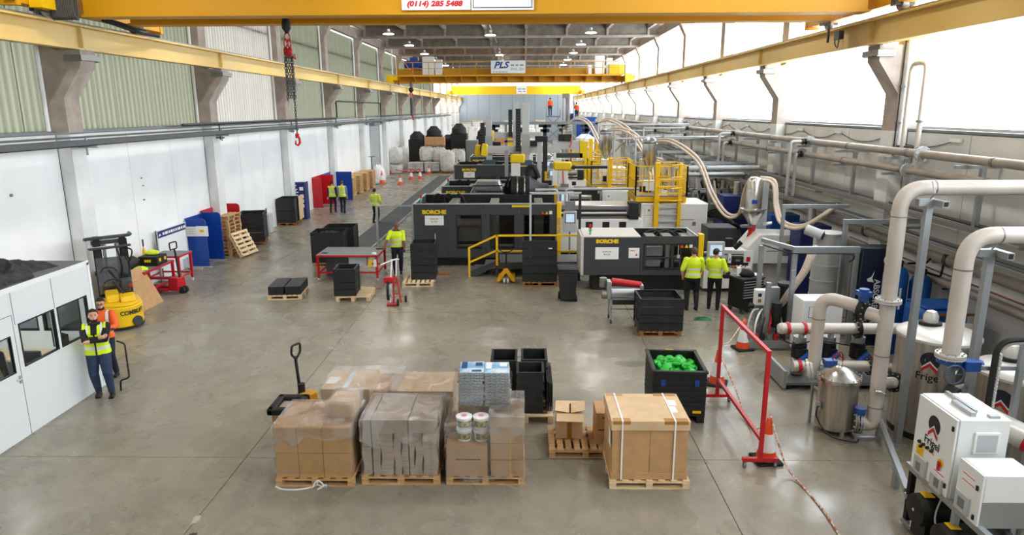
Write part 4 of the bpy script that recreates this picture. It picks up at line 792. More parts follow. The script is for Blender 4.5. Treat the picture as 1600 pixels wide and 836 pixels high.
BB = [(-11.7, 62.3, .95, 1.5, 'tall white bulk bag beside the roller door, on a squat sack'), (-11.55, 64.6, 0, 2.6, 'white bulk bag with a grey folded top behind the one by the roller door'), (-9.1, 64.0, 1.0, 1.4, 'white bulk bag standing on the sack pallet, nearer the door'), (-7.95, 64.0, 1.0, 1.35, 'white bulk bag standing on the sack pallet, second from the door'), (-7.0, 62.6, .15, 2.1, 'tall front white bulk bag at the walkway end of the row'), (-6.2, 64.4, .15, 2.1, 'white bulk bag just behind the tall front one')]
for i, (x, y, z, hz, lab) in enumerate(BB): bulk_bag(lab, x, y, z, 1.12, hz/1.25, i+3)
bulk_bag('squat white sack under the tall bulk bag by the roller door', -11.6, 62.2, 0, .95, .75, 21)
pallet_low(-7.0, 62.6, 'pallet under the tall front bulk bag'); pallet_low(-6.2, 64.4, 'pallet under the bulk bag just behind the front one')
mat('sack_white', 'd4d4d2', .65, 0, 'bcbcbb', 5)
for j, x in enumerate((-9.9, -8.45)):
    pallet_low(x, 63.0 if j else 62.8, 'pallet under the stacked white sacks, %s' % ('second' if j else 'nearer the door'))
    for k in range(6): 
        for i in range(2): tag(P(None, 'sack', B().box(-.34, .34, -.55, .55, 0, .13), 'sack_white', bev=.05, loc=(x-.35+.7*i, (63.0 if j else 62.8), .15+.135*k)), 'flat white sack in the %s layer, %s column of the %s sack stack' % (['lowest', 'second', 'third', 'fourth', 'fifth', 'topmost'][k], ['door side', 'walkway side'][i], ['first', 'second'][j]), 'sack', 'white sacks on pallets')
for k in range(5): pallet('pallet %s in the pile between the bulk bags' % ['lowest', 'second', 'third', 'fourth', 'topmost'][k], (-9.9, 66.2, 1.0+.146*k) if False else (-9.9, 66.2, .146*k), 0, 1.2, 1.0, m='wood', n=5)
for k in range(6): pallet('pallet %s in the far pile behind the black mouldings' % ['lowest', 'second up', 'third up', 'fourth up', 'fifth up', 'topmost'][k], (-9.4, 72.5, .146*k), 0, 1.6, 1.2, m='wood_dark', n=5)
# black hoppers / bins, cartons further back
for i, (x, y, z) in enumerate(((-10.6, 68.5, 2.9), (-9.0, 69.0, 3.3), (-6.5, 69.0, 3.5), (-4.0, 69.5, 3.2), (-7.6, 69.6, 2.6))):
    t = T('moulding_stack', ['black nested mouldings stack nearest the white wall', 'second tall stack of black mouldings', 'tallest stack of black mouldings', 'black moulding stack beside the brown cartons', 'low black moulding stack between the tall ones'][i], 'stack', (x, y, 0), 0, 'black moulding stacks')
    P(t, 'pallet_base', B().box(-.7, .7, -.6, .6, 0, .15), 'wood_dark'); P(t, 'pile', B().box(-.8, .8, -.6, .6, .15, z*.95), 'black', bev=.05); P(t, 'topmost_piece', B().lathe([(.75, z*.95), (.72, z*1.08), (.4, z*1.18), (.3, z*1.22)], 14), 'black')
def carton(lab, loc, d, m='card', group='brown cartons', tape=True, name='carton'):
    t = T(name, lab, 'carton', loc, 0, group); P(t, 'box', B().box(-d[0]/2, d[0]/2, -d[1]/2, d[1]/2, 0, d[2]), m, bev=.01)
    if tape: P(t, 'tape', B().box(-d[0]/2-.003, d[0]/2+.003, -.03, .03, d[2]-.08, d[2]+.003).box(-.03, .03, -d[1]/2-.003, -d[1]/2, 0, d[2]), 'tape_brown')
    return t
carton('long brown carton on top between the bulk bags', (-8.6, 66.5, 2.35), (1.9, .8, .7)); pallet('pallet stack plank under the long carton', (-8.6, 66.5, 2.2), 0, 1.9, 1.0)
tb_ = T('storage_rack', 'low rack carrying the long brown carton behind the bulk bags', 'rack', (-8.6, 66.5, 0)); 
for x in (-.9, .9):
    for y in (-.4, .4): P(tb_, 'leg', B().box(x-.04, x+.04, y-.04, y+.04, 0, 2.2), 'mid_grey')
t = T('water_tank', 'grey wrapped tote standing behind the white bulk bags', 'tote', (-5.1, 67.2, 0)); P(t, 'tote', B().box(-.6, .6, -.5, .5, .15, 2.7), 'mid_grey', bev=.12); P(t, 'pallet_base', B().box(-.6, .6, -.5, .5, 0, .15), 'wood_dark'); P(t, 'wrap', B().box(-.58, .58, -.48, .48, 2.7, 2.75), 'light_grey')
for i, (x, y, z, d) in enumerate(((-3.4, 64.0, 0, (1.25, 1.1, 1.55)), (-2.0, 64.0, 0, (1.25, 1.1, 1.55)), (-2.6, 67.4, 0, (1.5, 1.0, 2.3)), (-2.2, 68.6, 0, (1.9, .9, 3.0)), (-3.3, 71.0, 0, (1.6, 1, 3.4)))):
    carton(['square brown carton at the end of the bulk bag row', 'second square brown carton, beside the machine', 'taller brown carton stack with white labels', 'broad brown carton behind the labelled one', 'rearmost tall dark brown carton'][i], (x, y, z), d)
    if i == 2:
        for k in range(4): tag(P(None, 'label_sheet', B().box(-.1, .1, -.01, 0, -.07, .07), 'paper', loc=(x-.55+.37*k, y-.502, z+1.9)), 'white label on the tall carton, %s from its wall side' % ['first', 'second', 'third', 'fourth'][k], 'label', 'carton labels')
# far store of white stacked goods
mat('far_white', 'fbfbfa', .7, 0, 'e2e2e0', 1.5, ramp=(.5, .65))
for i in range(9):
    for j in range(2): 
        t = T('wrapped_pallet', 'white wrapped pallet load, %s from the corrugated wall in the %s far row' % (ORD[i], ['front', 'rear'][j]), 'pallet load', (-8.8+1.35*i, 84+6*j, 0), 0, 'far wrapped loads'); P(t, 'load', B().box(-.6, .6, -.6, .6, .15, 3.1+.5*j+.25*((i*7) % 3)), 'far_white', bev=.08); P(t, 'pallet_base', B().box(-.6, .6, -.6, .6, 0, .15), 'wood_dark')
        if j: 
            P(t, 'top_board', B().box(-.65, .65, -.6, .6, 3.6+.25*((i*7) % 3), 3.75+.25*((i*7) % 3)), 'wood_pale')
person('worker in dark clothes and yellow vest far off among the white loads', (-4.1, 61.0, .0), 180, top='jumper_black', trousers='trouser_black', vest=('hi_yellow', 'vest'), vox=.03)
# ================================================================ MOULDING MACHINES
clear('guard_window', 'd6d8d9', .025, rough=.08); mat('machine_black', '17181a', .5); mat('machine_beige', 'cbc4bb', .55); mat('borche_yellow', 'f0cc10', .45); mat('machine_white', 'ebecea', .4); mat('hose_beige', 'dfcfc0', .5, 0, 'd2bfae', 20)
mat('robot_grey', 'bdbfbf', .45); mat('grip_blue', '51677f', .45, .4); mat('mat_grey', '4c5054', .7, 0, '44484c', 6); mat('checker', '8d9092', .4, .6)
def panel_holes(b, x0, x1, z0, z1, holes, y0, y1):
    """front panel in the xz plane with rectangular window openings"""
    xs = sorted(holes); cur = x0
    for (a, c, e, f) in xs:
        b.box(cur, a, y0, y1, z0, z1).box(a, c, y0, y1, z0, e).box(a, c, y0, y1, f, z1); cur = c
    return b.box(cur, x1, y0, y1, z0, z1)
def imm(label, x0, x1, yf, yb, zb, zt, wins, sub=None, inj=None, text_x=.6, beam=True, name='moulding_machine', closed=None, dz=0):
    """injection moulding machine: guarded clamp unit (open on top) and injection unit to its right"""
    t = T(name, label, 'machine', (x0, yf, 0), 0, 'injection moulding machines'); W = x1-x0; D = yb-yf
    P(t, 'bed', B().box(.35, W, .3, D-.2, 0, zb+.12), 'machine_black')
    holes = [(a-x0, c-x0, e, f) for a, c, e, f in wins]
    if closed:
        P(t, 'closed_cover', B().box(.02, closed, 0, D, zb, zt-.03), 'machine_grey', bev=.01); P(t, 'cover_top', B().box(0, closed, -.005, D, zt-.03, zt), 'machine_beige', label='beige top sheet'); P(t, 'corner_post', B().box(-.06, .03, -.01, D, zb, zt), 'machine_beige', bev=.01)
        fr = panel_holes(B(), closed+.004, W, zb, zt, holes, 0, .04)
    else:
        cuts = [0]+[(holes[i][1]+holes[i+1][0])/2 for i in range(len(holes)-1)]+[W]; cuts.insert(1, max(.2, holes[0][0]-.3)); fr = None
        for a, c in zip(cuts, cuts[1:]): P(t, 'guard_panel', panel_holes(B(), a+.003, c-.003, zb, zt, [h for h in holes if a <= h[0] < c], 0, .04), 'machine_grey', bev=.004)
        P(t, 'left_guard', B().box(0, .04, .04, D, zb, zt), 'machine_grey'); P(t, 'corner_post', B().box(-.05, .0, -.01, .09, zb, zt), 'alu')
        P(t, 'top_edge', B().box(-.02, W, -.008, .05, zt, zt+.03).box(-.02, .05, 0, D, zt, zt+.03).box(-.02, W*.62, D-.05, D, zt, zt+.03), 'light_grey')
    if fr: P(t, 'guard_panel', fr, 'machine_grey', bev=.004); P(t, 'top_edge', B().box(closed, W, D-.05, D, zt-.05, zt).box(W-.05, W, 0, D, zt-.04, zt+.01), 'light_grey')
    P(t, 'rear_guard', B().box(closed or 0, W, D-.05, D, zb, zt-.02), 'machine_black')
    for h in holes:
        f = P(t, 'window', B().box(h[0], h[1], -.006, .0, h[2], h[2]+.03).box(h[0], h[1], -.006, .0, h[3]-.03, h[3]).box(h[0], h[0]+.03, -.006, 0, h[2], h[3]).box(h[1]-.03, h[1], -.006, 0, h[2], h[3]), 'black'); P(f, 'pane', B().box(h[0], h[1], .018, .024, h[2], h[3]), 'guard_window')
    # inside: platens, tie bars, clamp cylinder
    m = (closed or 0)
    for px in (m+.25*(W-m), m+.55*(W-m), m+.88*(W-m)): P(t, 'platen', B().box(px-.16, px+.16, .35, D-.3, zb+.15, zt-.12), 'dirty_steel', bev=.02)
    for y in (.5, D-.5):
        for z in (zb+.35, zt-.35): P(t, 'tie_bar', B().cyl((m+.1, y, z), (W-.05, y, z), .065, 12), 'steel')
    P(t, 'ejector', B().box(m+.3*(W-m), m+.5*(W-m), .6, D-.6, zb+.5, zb+.9).cyl((m+.2, D/2, (zb+zt)/2), (m+.5*(W-m), D/2, (zb+zt)/2), .22, 16), 'steel')
    for k in range(5): P(t, 'hose', B().tube(spline([(m+.1+.2*k, D-.12, zb+.4), (m+.3+.22*k, D-.25, zt-.2), (m+.7+.2*k, D-.2, zt-.05-.05*(k % 2)), (m+1.1+.2*k, D-.4, zb+.9)], 5), .03, 6), 'black')
    # name, note sheet, warning signs, yellow strip and corner column
    text(t, 'BORCHE', .19 if not closed else .15, (text_x, -.008, zt-.28 if not closed else zt-.16), FR, 'borche_yellow', off=.012, sx=1.15)
    n = P(t, 'note_sheet', B().box(text_x-.34, text_x+.34, -.012, -.005, zt-.75, zt-.4) if not closed else B().box(text_x-.36, text_x+.36, -.012, -.005, zt-.72, zt-.34), 'paper')
    if sub:
        zc = zt-.57 if not closed else zt-.52
        for i, s in enumerate(sub): text(n, s, .07, (text_x, -.013, zc+.04-.09*i), FR, 'dark_print')
    if beam: P(t, 'light_strip', B().box(W-1.6, W-.95, -.02, 0, zt-.1, zt-.03), 'borche_yellow')
    for k, c in enumerate(('borche_yellow', 'borche_yellow', 'white')): P(t, 'warning_sign', B().box(W-.55+.14*k, W-.44+.14*k, -.006, 0, zt-.36, zt-.24) if c == 'white' else B().prism([(W-.55+.14*k, zt-.36), (W-.44+.14*k, zt-.36), (W-.495+.14*k, zt-.25)], -.006, 0, 'y'), 'orange' if k == 0 else c)
    P(t, 'corner_column', B().box(W, W+.16, -.06, .2, zb, zt+.07), 'yellow', bev=.02)
    # stack lamp
    s = P(t, 'stack_lamp', B().cyl((.25, .3, zt), (.25, .3, zt+.22), .025, 8), 'mid_grey'); P(s, 'green_lens', B().cyl((.25, .3, zt+.1), (.25, .3, zt+.18), .045, 10), 'lens_green'); P(s, 'red_lens', B().cyl((.25, .3, zt+.2), (.25, .3, zt+.32), .045, 10), 'red')
    if inj:
        a, z1, L, bigx, bigz = inj; a -= x0; L -= x0; bigx -= x0
        P(t, 'control_panel', B().box(W+.24, W+.72, .0, .12, zt-1.0, zt-.25), 'light_grey', bev=.02); sc = P(t, 'screen_bezel', B().box(W+.3, W+.66, -.01, .0, zt-.68, zt-.32), 'dark_grey'); P(sc, 'screen', B().box(W+.33, W+.63, -.014, -.01, zt-.65, zt-.35), 'lcd'); P(t, 'panel_arm', B().cyl((W+.48, .1, zt-1.0), (W+.48, .1, zb), .03, 8).box(W+.3, W+.66, .02, .1, zt-.22, zt+.1), 'mid_grey')
        P(t, 'injection_base', B().box(W+.2, bigx, .9, D-.4, zb, z1), 'machine_white', bev=.02)
        k = 0; x = W+.5
        while x < bigx-.25: P(t, 'vent_opening', B().box(x, x+.26, .89, .9, z1-.34, z1-.1), 'black'); x += .62
        P(t, 'barrel_cover', B().box(W+.2, bigx-.1, 1.0, D-.8, z1+.25, z1+.5), 'steel', bev=.03); P(t, 'slide_rail', B().cyl((W+.2, .95, z1+.15), (bigx-.1, .95, z1+.15), .05, 10).cyl((W+.2, .95, z1+.32), (bigx-.6, .95, z1+.32), .035, 8), 'black'); P(t, 'valve_block', B().box(W+.6, W+.9, .85, 1.3, z1, z1+.3).box(bigx-.5, bigx-.15, .85, 1.4, z1, z1+.6), 'machine_black')
        P(t, 'drive_cover', B().box(bigx, L, 1.3, D-.1, zb+.1, bigz), 'machine_white', bev=.04); ns = P(t, 'notice_sheet', B().box(bigx+.1, bigx+.5, 1.288, 1.3, bigz-.75, bigz-.12), 'paper'); P(ns, 'print', B().box(bigx+.14, bigx+.46, 1.284, 1.288, bigz-.45, bigz-.44).box(bigx+.26, bigx+.34, 1.284, 1.288, bigz-.3, bigz-.22).box(bigx+.14, bigx+.15, 1.284, 1.288, bigz-.7, bigz-.16).box(bigx+.45, bigx+.46, 1.284, 1.288, bigz-.7, bigz-.16), 'grey_print')
        P(t, 'cover_slot', B().box(L-1.0, L-.5, 1.29, 1.3, bigz-.62, bigz-.6).box(L-.55, L-.42, 1.29, 1.3, bigz-.85, bigz-.7), 'mid_grey'); P(t, 'chassis_rail', B().box(W, L+.3, 1.1, D-.4, 0, zb), 'machine_black')
    return t
mat('lens_green', '18c878', .3); emit('lcd', 'b8d0dc', .9)
# nearest small machine with beige top, large one with the stair, then the rows behind
imm('nearest grey moulding machine with beige closed cover and two men at its panel', 1.79, 5.34, 20.8, 22.4, .55, 1.78, [(3.66, 5.2, .72, 1.55)], ('BORCHE', 'BU150'), None, .75, False, closed=1.78)
imm('large dark grey moulding machine with three windows behind the yellow stair', -4.0, 1.14, 24.3, 27.4, .35, 2.3, [(-2.47, -1.55, .68, 1.93), (-1.26, -.37, .68, 1.93), (-.04, .9, .68, 1.93)], ('BORCHE', 'BU1000'), (2.2, 1.62, 6.85, 4.35, 2.15), .75)
imm('third dark moulding machine, silver clamp cover on top, behind the three-windowed one', -3.7, 1.3, 30.6, 33.4, .35, 2.25, [(-2.3, -1.4, .7, 1.9), (-1.1, -.2, .7, 1.9), (.1, .9, .7, 1.9)], None, (2.2, 1.2, 6.0, 3.6, 1.9), .6)
imm('fourth dark moulding machine with white note sheet, under the tall robots', -4.3, 1.2, 42.0, 45.0, .35, 2.3, [(-2.9, -1.8, .7, 1.6), (-1.5, -.4, .7, 1.6), (-.1, .8, .7, 1.6)], ('BORCHE', 'BU650'), (2.2, 1.3, 6.4, 3.8, 2.0), .9)
imm('farthest moulding machine with a pale yellow top strip', -3.9, 1.2, 49.5, 52.0, .35, 2.3, [(-2.6, -1.6, .7, 1.6), (-1.2, -.4, .7, 1.6)], None, (2.2, 1.3, 6.4, 3.8, 2.0), .6)
text(bpy.data.objects['moulding_machine.001'], 'BU1000', .17, (5.22, -.062, 1.55), (90, -90, 0), 'grey_print', off=.004)
mb = bpy.data.objects['moulding_machine']; sg = P(mb, 'note_sheet', B().box(1.42, 1.75, -.012, -.005, 1.1, 1.42), 'paper', label='pale sheet with a small dark mark'); P(sg, 'print_mark', B().prism([(1.62, 1.17), (1.7, 1.17), (1.66, 1.25)], -.014, -.012, 'y').box(1.46, 1.6, -.014, -.012, 1.32, 1.34), 'red_print')
for x0, x1, z0, z1 in ((1.98, 2.5, 1.12, 1.42), (1.98, 2.45, .78, 1.0), (2.6, 2.72, .75, 1.5)): P(mb, 'mould_block', B().box(x0, x1, .2, .34, z0, z1), 'machine_white', bev=.01)
for z in (1.06, .72, 1.5): P(mb, 'guide_bar', B().box(1.86, 3.2, .12, .17, z, z+.035), 'alu')
for x in (1.95, 2.8, 3.05): P(mb, 'guide_post', B().box(x-.03, x+.03, .1, .16, .6, 1.56), 'alu')
P(mb, 'pull_cord', B().cyl((2.95, -.01, 1.2), (2.95, -.01, 1.5), .012, 6).box(2.91, 2.99, -.05, .0, 1.1, 1.2), 'light_grey')
# extras of the nearest machine: injection unit, hopper dryer
t = T('injection_unit', 'white injection unit with red feed throat and chrome hopper by the two men', 'machine', (5.55, 20.9, 0), 0)
P(t, 'control_panel', B().box(.06, .58, -.2, -.08, .95, 1.62), 'light_grey', bev=.02); s = P(t, 'screen', B().box(.14, .5, -.21, -.2, 1.2, 1.52), 'lcd'); P(t, 'keypad', B().box(.14, .5, -.206, -.2, 1.0, 1.15), 'mid_grey'); P(t, 'camera_box', B().box(.65, .85, -.1, .1, 1.45, 1.7), 'black'); P(t, 'phone_handset', B().bar((.9, -.1, 1.4), (1.1, -.1, 1.6), .1, .12), 'black')
P(t, 'base_cabinet', B().box(.0, 1.5, -.1, 1.3, .12, .8), 'machine_white', bev=.015); P(t, 'base_cabinet', B().box(1.9, 3.0, .6, 1.6, .05, 1.15), 'machine_white', bev=.015)
for x in (.5, .9): P(t, 'warning_sign', B().prism([(x, .5), (x+.1, .5), (x+.05, .58)], -.106, -.1, 'y'), 'yellow')
for x in (2.05, 2.5): P(t, 'vent_opening', B().box(x, x+.22, .59, .6, .75, 1.0), 'black')
P(t, 'barrel', B().box(.6, 1.35, .1, .6, 1.18, 1.3).box(.62, 1.3, .1, .6, 1.0, 1.14), 'machine_white', bev=.01); P(t, 'nozzle', B().cyl((.1, .4, 1.15), (.62, .4, 1.15), .06, 12), 'steel'); P(t, 'slide', B().box(.1, 1.4, .0, .9, .84, .92), 'machine_black')
P(t, 'drive_cover', B().prism([(1.35, .85), (3.05, .85), (3.05, 1.75), (1.75, 1.78), (1.4, 1.35)], .2, 1.3, 'y'), 'machine_white', bev=.02); P(t, 'emblem', B().lathe([(.05, 0), (.05, .01)], 14, (1.95, .19, 1.55), 'y').lathe([(.05, 0), (.05, .01)], 14, (2.08, .19, 1.55), 'y'), 'mid_grey'); P(t, 'cover_slot', B().box(2.0, 2.4, .19, .2, 1.24, 1.27).box(2.5, 2.9, .19, .2, 1.1, 1.35), 'mid_grey'); P(t, 'yellow_label', B().box(2.6, 2.85, .19, .2, 1.48, 1.56), 'yellow')
P(t, 'feed_throat', B().lathe([(.16, 1.45), (.15, 1.55), (.1, 1.75), (.14, 1.95)], 14, (1.72, .9, 0)), 'red', label='red feed throat'); P(t, 'hopper_cone', B().lathe([(.12, 1.98), (.34, 2.35), (.36, 2.45), (.4, 2.47), (.4, 2.5), (.26, 2.52)], 20, (1.72, .9, 0)), 'chrome'); P(t, 'dryer_cylinder', B().lathe([(.25, 2.5), (.25, 3.35), (.2, 3.45), (.08, 3.5)], 20, (1.72, .9, 0)), 'chrome'); P(t, 'dryer_gauge', B().box(1.58, 1.74, .62, .66, 2.68, 2.8), 'blue'); P(t, 'slide_gate', B().box(1.35, 1.7, .75, .95, 1.9, 1.97).cyl((2.0, .8, 2.0), (2.3, .8, 2.05), .05, 8), 'steel')
for i in range(5): P(t, 'cable', B().tube(spline([(.6+.1*i, -.08, .85), (.8+.12*i, -.18, .75+.05*(i % 3)), (1.0+.1*i, -.1, .86)], 6), .014, 5), ['yellow', 'black', 'orange', 'black', 'white'][i])
P(t, 'upright_column', B().box(2.05, 2.35, 1.4, 1.7, 0, 3.3), 'light_grey')
for nm, lab, loc, d, m in (('paper_note', 'white paper notes hung on the injection unit', (6.95, 20.95, .8), (.3, .02, .5), 'paper'), ('spray_bottle', 'white bottle on the injection unit bench', (6.35, 20.9, .92), (.1, .1, .28), 'white'), ('fan_box', 'black grille box on the injection unit bench', (6.6, 20.95, .92), (.35, .2, .2), 'black')):
    t2 = T(nm, lab, nm.split('_')[-1], loc); P(t2, 'body', B().box(-d[0]/2, d[0]/2, -d[1]/2, d[1]/2, 0, d[2]), m, bev=.008); P(t2, 'detail', B().box(-d[0]*.2, d[0]*.2, -d[1]/2-.004, -d[1]/2, d[2]*.3, d[2]*.6), 'red' if m == 'paper' else 'mid_grey')
heap('hi_vis_jacket', 'yellow hi-vis jacket lying on the white cabinet beside the column', 'jacket', (8.0, 21.9, 1.15), .22, (1.5, 1, .4), 'hi_yellow', 12); heap('black_bag', 'black bag beside the yellow jacket on the white cabinet', 'bag', (8.4, 22.0, 1.15), .16, (1.3, 1, .6), 'black', 13)
# top gear seen over the large machine
t = T('clamp_unit', 'black conical clamp unit and silver cover rising behind the large machine', 'clamp unit', (-2.3, 28.6, 0)); P(t, 'frame', B().box(-.2, 3.5, .1, 1.3, 0, 1.9), 'machine_black'); P(t, 'silver_cover', B().prism([(0, 1.9), (1.35, 1.9), (1.35, 2.35), (1.2, 2.65), (.25, 2.65), (0, 2.2)], .2, 1.2, 'y'), 'steel', bev=.03, label='silver sheet cover'); P(t, 'cover_seam', B().box(.25, 1.35, .19, .2, 2.2, 2.26).box(.1, 1.35, .19, .2, 2.45, 2.5), 'black')
P(t, 'cylinder', B().lathe([(.3, 1.7), (.55, 1.75), (.62, 1.9), (.62, 2.5), (.58, 2.55), (.35, 2.95), (.3, 3.3)], 22, (0, .8, 2.2), 'x'), 'machine_black')
for x in (1.95, 2.25): P(t, 'ring', B().lathe([(.64, x), (.65, x+.03), (.64, x+.06)], 22, (0, .8, 2.2), 'x'), 'steel')
for k in range(8): P(t, 'hose', B().tube(spline([(1.4+.06*k, .9, 2.0), (1.5+.05*k, .7, 2.6+.06*(k % 3)), (1.75+.05*k, .9, 2.75), (1.9+.06*k, 1.1, 2.3)], 5), .028, 6), 'black')
P(t, 'cable_chain', B().tube(spline([(2.4, 1.2, 2.5), (2.45, 1.2, 3.1), (2.7, 1.2, 3.15), (2.9, 1.2, 2.7)], 6), .11, 8), 'rubber'); P(t, 'ram', B().cyl((3.2, .8, 2.25), (5.6, .8, 2.25), .09, 14), 'steel'); P(t, 'ram_block', B().box(4.4, 5.4, .55, 1.0, 2.05, 2.35), 'machine_black')
ap2 = T('oil_pipes', 'pair of grey bent pipes crossing above the large machine', 'pipe', (0, 26.0, 0)); P(ap2, 'pipe', B().tube(rounded([(.4, 0, 2.62), (1.25, 0, 2.62), (1.25, 0, 1.9)], .18), .05, 10), 'light_grey'); P(ap2, 'pipe', B().tube(rounded([(1.55, 0, 1.9), (1.55, 0, 2.65), (4.4, 0, 2.65)], .18), .05, 10), 'light_grey'); P(ap2, 'pipe_end', B().box(4.35, 4.55, -.1, .1, 2.55, 2.75), 'black')
# yellow stair and walkway in front of the large machine
t = T('stair_platform', 'yellow railed stair platform with checker plate in front of the large machine', 'platform', (-1.9, 22.75, 0)); Rr = .035
P(t, 'deck', B().box(1.0, 4.3, .1, 1.35, .46, .52), 'checker'); P(t, 'deck_side', B().box(1.0, 4.3, .08, .12, .28, .5), 'machine_grey')
P(t, 'step', B().box(.1, .55, .15, 1.2, .14, .19), 'checker'); P(t, 'step', B().box(.5, 1.0, .15, 1.2, .31, .36), 'checker'); P(t, 'stringer', B().prism([(.05, .02), (.25, .02), (1.05, .46), (1.05, .6), (.85, .52), (.05, .2)], .1, .14, 'y'), 'machine_grey')
for x, z0, z1 in ((0, 0, 1.02), (.95, .4, 1.46), (3.95, .46, 1.46), (4.35, .46, 1.46)): P(t, 'post', B().box(x-Rr, x+Rr, .08, .15, z0, z1), 'yellow')
P(t, 'handrail', B().bar((0, .115, 1.0), (.95, .115, 1.44), .06), 'yellow'); P(t, 'handrail', B().bar((0, .115, .5), (.95, .115, .92), .06), 'yellow'); P(t, 'handrail', B().box(.92, 4.4, .08, .15, 1.4, 1.46), 'yellow'); P(t, 'handrail', B().box(.92, 4.4, .08, .15, .86, .92), 'yellow'); P(t, 'post', B().box(.9, .98, .1, .14, 0, .5).box(2.6, 2.66, .1, .14, 0, .5).box(4.2, 4.26, .1, .14, 0, .5), 'machine_grey')
P(t, 'side_rail', B().box(3.95, 4.4, .1, .14, 1.05, 1.1), 'yellow')
# tall thin guard frame before the large machine, glazed guard by its left end
t = T('lifting_frame', 'thin grey frame with one black leg standing before the large machine', 'frame', (.2, 22.15, 0)); P(t, 'leg', B().box(-.05, .02, -.03, .03, 0, 2.95), 'light_grey'); P(t, 'leg', B().box(1.55, 1.63, -.03, .03, 0, 2.95), 'machine_black', label='black leg'); P(t, 'top_bar', B().box(-.05, 1.63, -.03, .03, 2.92, 2.99), 'light_grey'); P(t, 'foot', B().box(-.1, .07, -.4, .4, 0, .04).box(1.5, 1.68, -.4, .4, 0, .04), 'mid_grey')
t = T('guard_screen', 'thin framed clear guard screen between the walkway and the large machine', 'screen', (-5.75, 26.3, 0)); clear('guard_clear', 'eef2f2', .05, rough=.03)
P(t, 'post', B().box(-.04, .04, -.04, .04, 0, 2.0), 'light_grey'); P(t, 'post', B().box(1.55, 1.63, -.04, .04, 0, 2.0), 'light_grey'); P(t, 'top_bar', B().box(0, 1.6, -.03, .03, 1.95, 2.0), 'light_grey'); P(t, 'pane', B().box(.04, 1.55, -.004, .004, .1, 1.95), 'guard_clear'); P(t, 'side_pane', B().box(1.58, 1.59, .05, 6, .1, 1.4), 'guard_clear'); P(t, 'side_rail', B().box(1.55, 1.62, 0, 6, 1.38, 1.43).box(1.55, 1.62, 0, 6, .05, .1), 'light_grey')
P(t, 'side_panel', B().box(1.5, 1.55, -1.0, 0, .0, 1.2), 'light_grey')
wk = T('walkway_mat', 'long dark grey walkway plate with pale edges beside the machines', 'walkway', (-7.5, 26.6, 0)); P(wk, 'plate', B().box(0.02, 1.13, 0, 33, 0, .03), 'mat_grey'); P(wk, 'edge_strip', B().box(-.03, .02, 0, 33, 0, .05), 'alu'); P(wk, 'edge_strip', B().box(1.13, 1.2, 0, 33, 0, .06), 'alu')
for k in range(13): P(wk, 'plate_joint', B().box(.02, 1.13, 2.5*k, 2.5*k+.02, .03, .034), 'mid_grey')
# yellow service platforms with ladders above the injection units
def platform(label, x0, x1, y0, y1, zf, lx):
    t = T('service_platform', label, 'platform', (x0, y0, 0), 0, 'yellow service platforms'); W, D = x1-x0, y1-y0; l0 = lx-x0
    P(t, 'deck_frame', B().box(0, W, 0, D, zf-.22, zf-.04), 'yellow'); P(t, 'deck', B().box(.03, W-.03, .03, D-.03, zf-.04, zf), 'checker')
    for x, y in ((.06, .06), (W-.06, .06), (.06, D-.06), (W-.06, D-.06)): P(t, 'leg', B().box(x-.05, x+.05, y-.05, y+.05, 0, zf-.2), 'yellow')
    bars = [(0, 0, W, 0), (0, 0, 0, D), (W, 0, W, D), (0, D, W, D)]
    for xa, ya, xb, yb in bars:
        n = max(2, int((abs(xb-xa)+abs(yb-ya))/.22)); 
        for z in (zf+.1, zf+.55, zf+1.1): P(t, 'rail', B().bar((xa, ya, z), (xb, yb, z), .035), 'yellow')
        b = B()
        for i in range(n+1): x, y = xa+(xb-xa)*i/n, ya+(yb-ya)*i/n; b.bar((x, y, zf), (x, y, zf+1.1), .03 if i % n else .05)
        P(t, 'baluster_row', b, 'yellow')
    P(t, 'ladder_post', B().box(l0-.09, l0+.09, -.3, -.12, .75, zf+1.25), 'yellow', bev=.01); P(t, 'ladder_post', B().box(l0+.78, l0+.9, -.3, -.14, .75, zf+1.25), 'yellow', bev=.01)
    for i in range(9): P(t, 'rung', B().box(l0+.09, l0+.78, -.28, -.14, .95+.26*i, .99+.26*i), 'light_grey' if i < 5 else 'yellow')
    for z in (zf-.1, zf+.35, zf+.75, zf+1.2): P(t, 'cage_hoop', B().tube([(l0, -.2, z)]+[(l0+.42+.55*math.cos(R(a)), -.3-.4*math.sin(R(a)), z) for a in range(190, 351-0, 20)][0:0]+[(l0+.05, -.5, z), (l0+.42, -.72, z), (l0+.85, -.5, z), (l0+.85, -.2, z)], .018, 6), 'yellow')
    return t
platform('nearer yellow railed service platform with ladder over the white drive cover', 4.15, 6.05, 25.7, 27.7, 2.42, 4.9); platform('second yellow railed service platform with ladder, one machine further back', 3.15, 5.1, 32.6, 34.8, 2.12, 4.0)
platform('third yellow railed service platform, far and partly hidden', 2.9, 4.6, 43.4, 45.4, 2.4, 3.8)
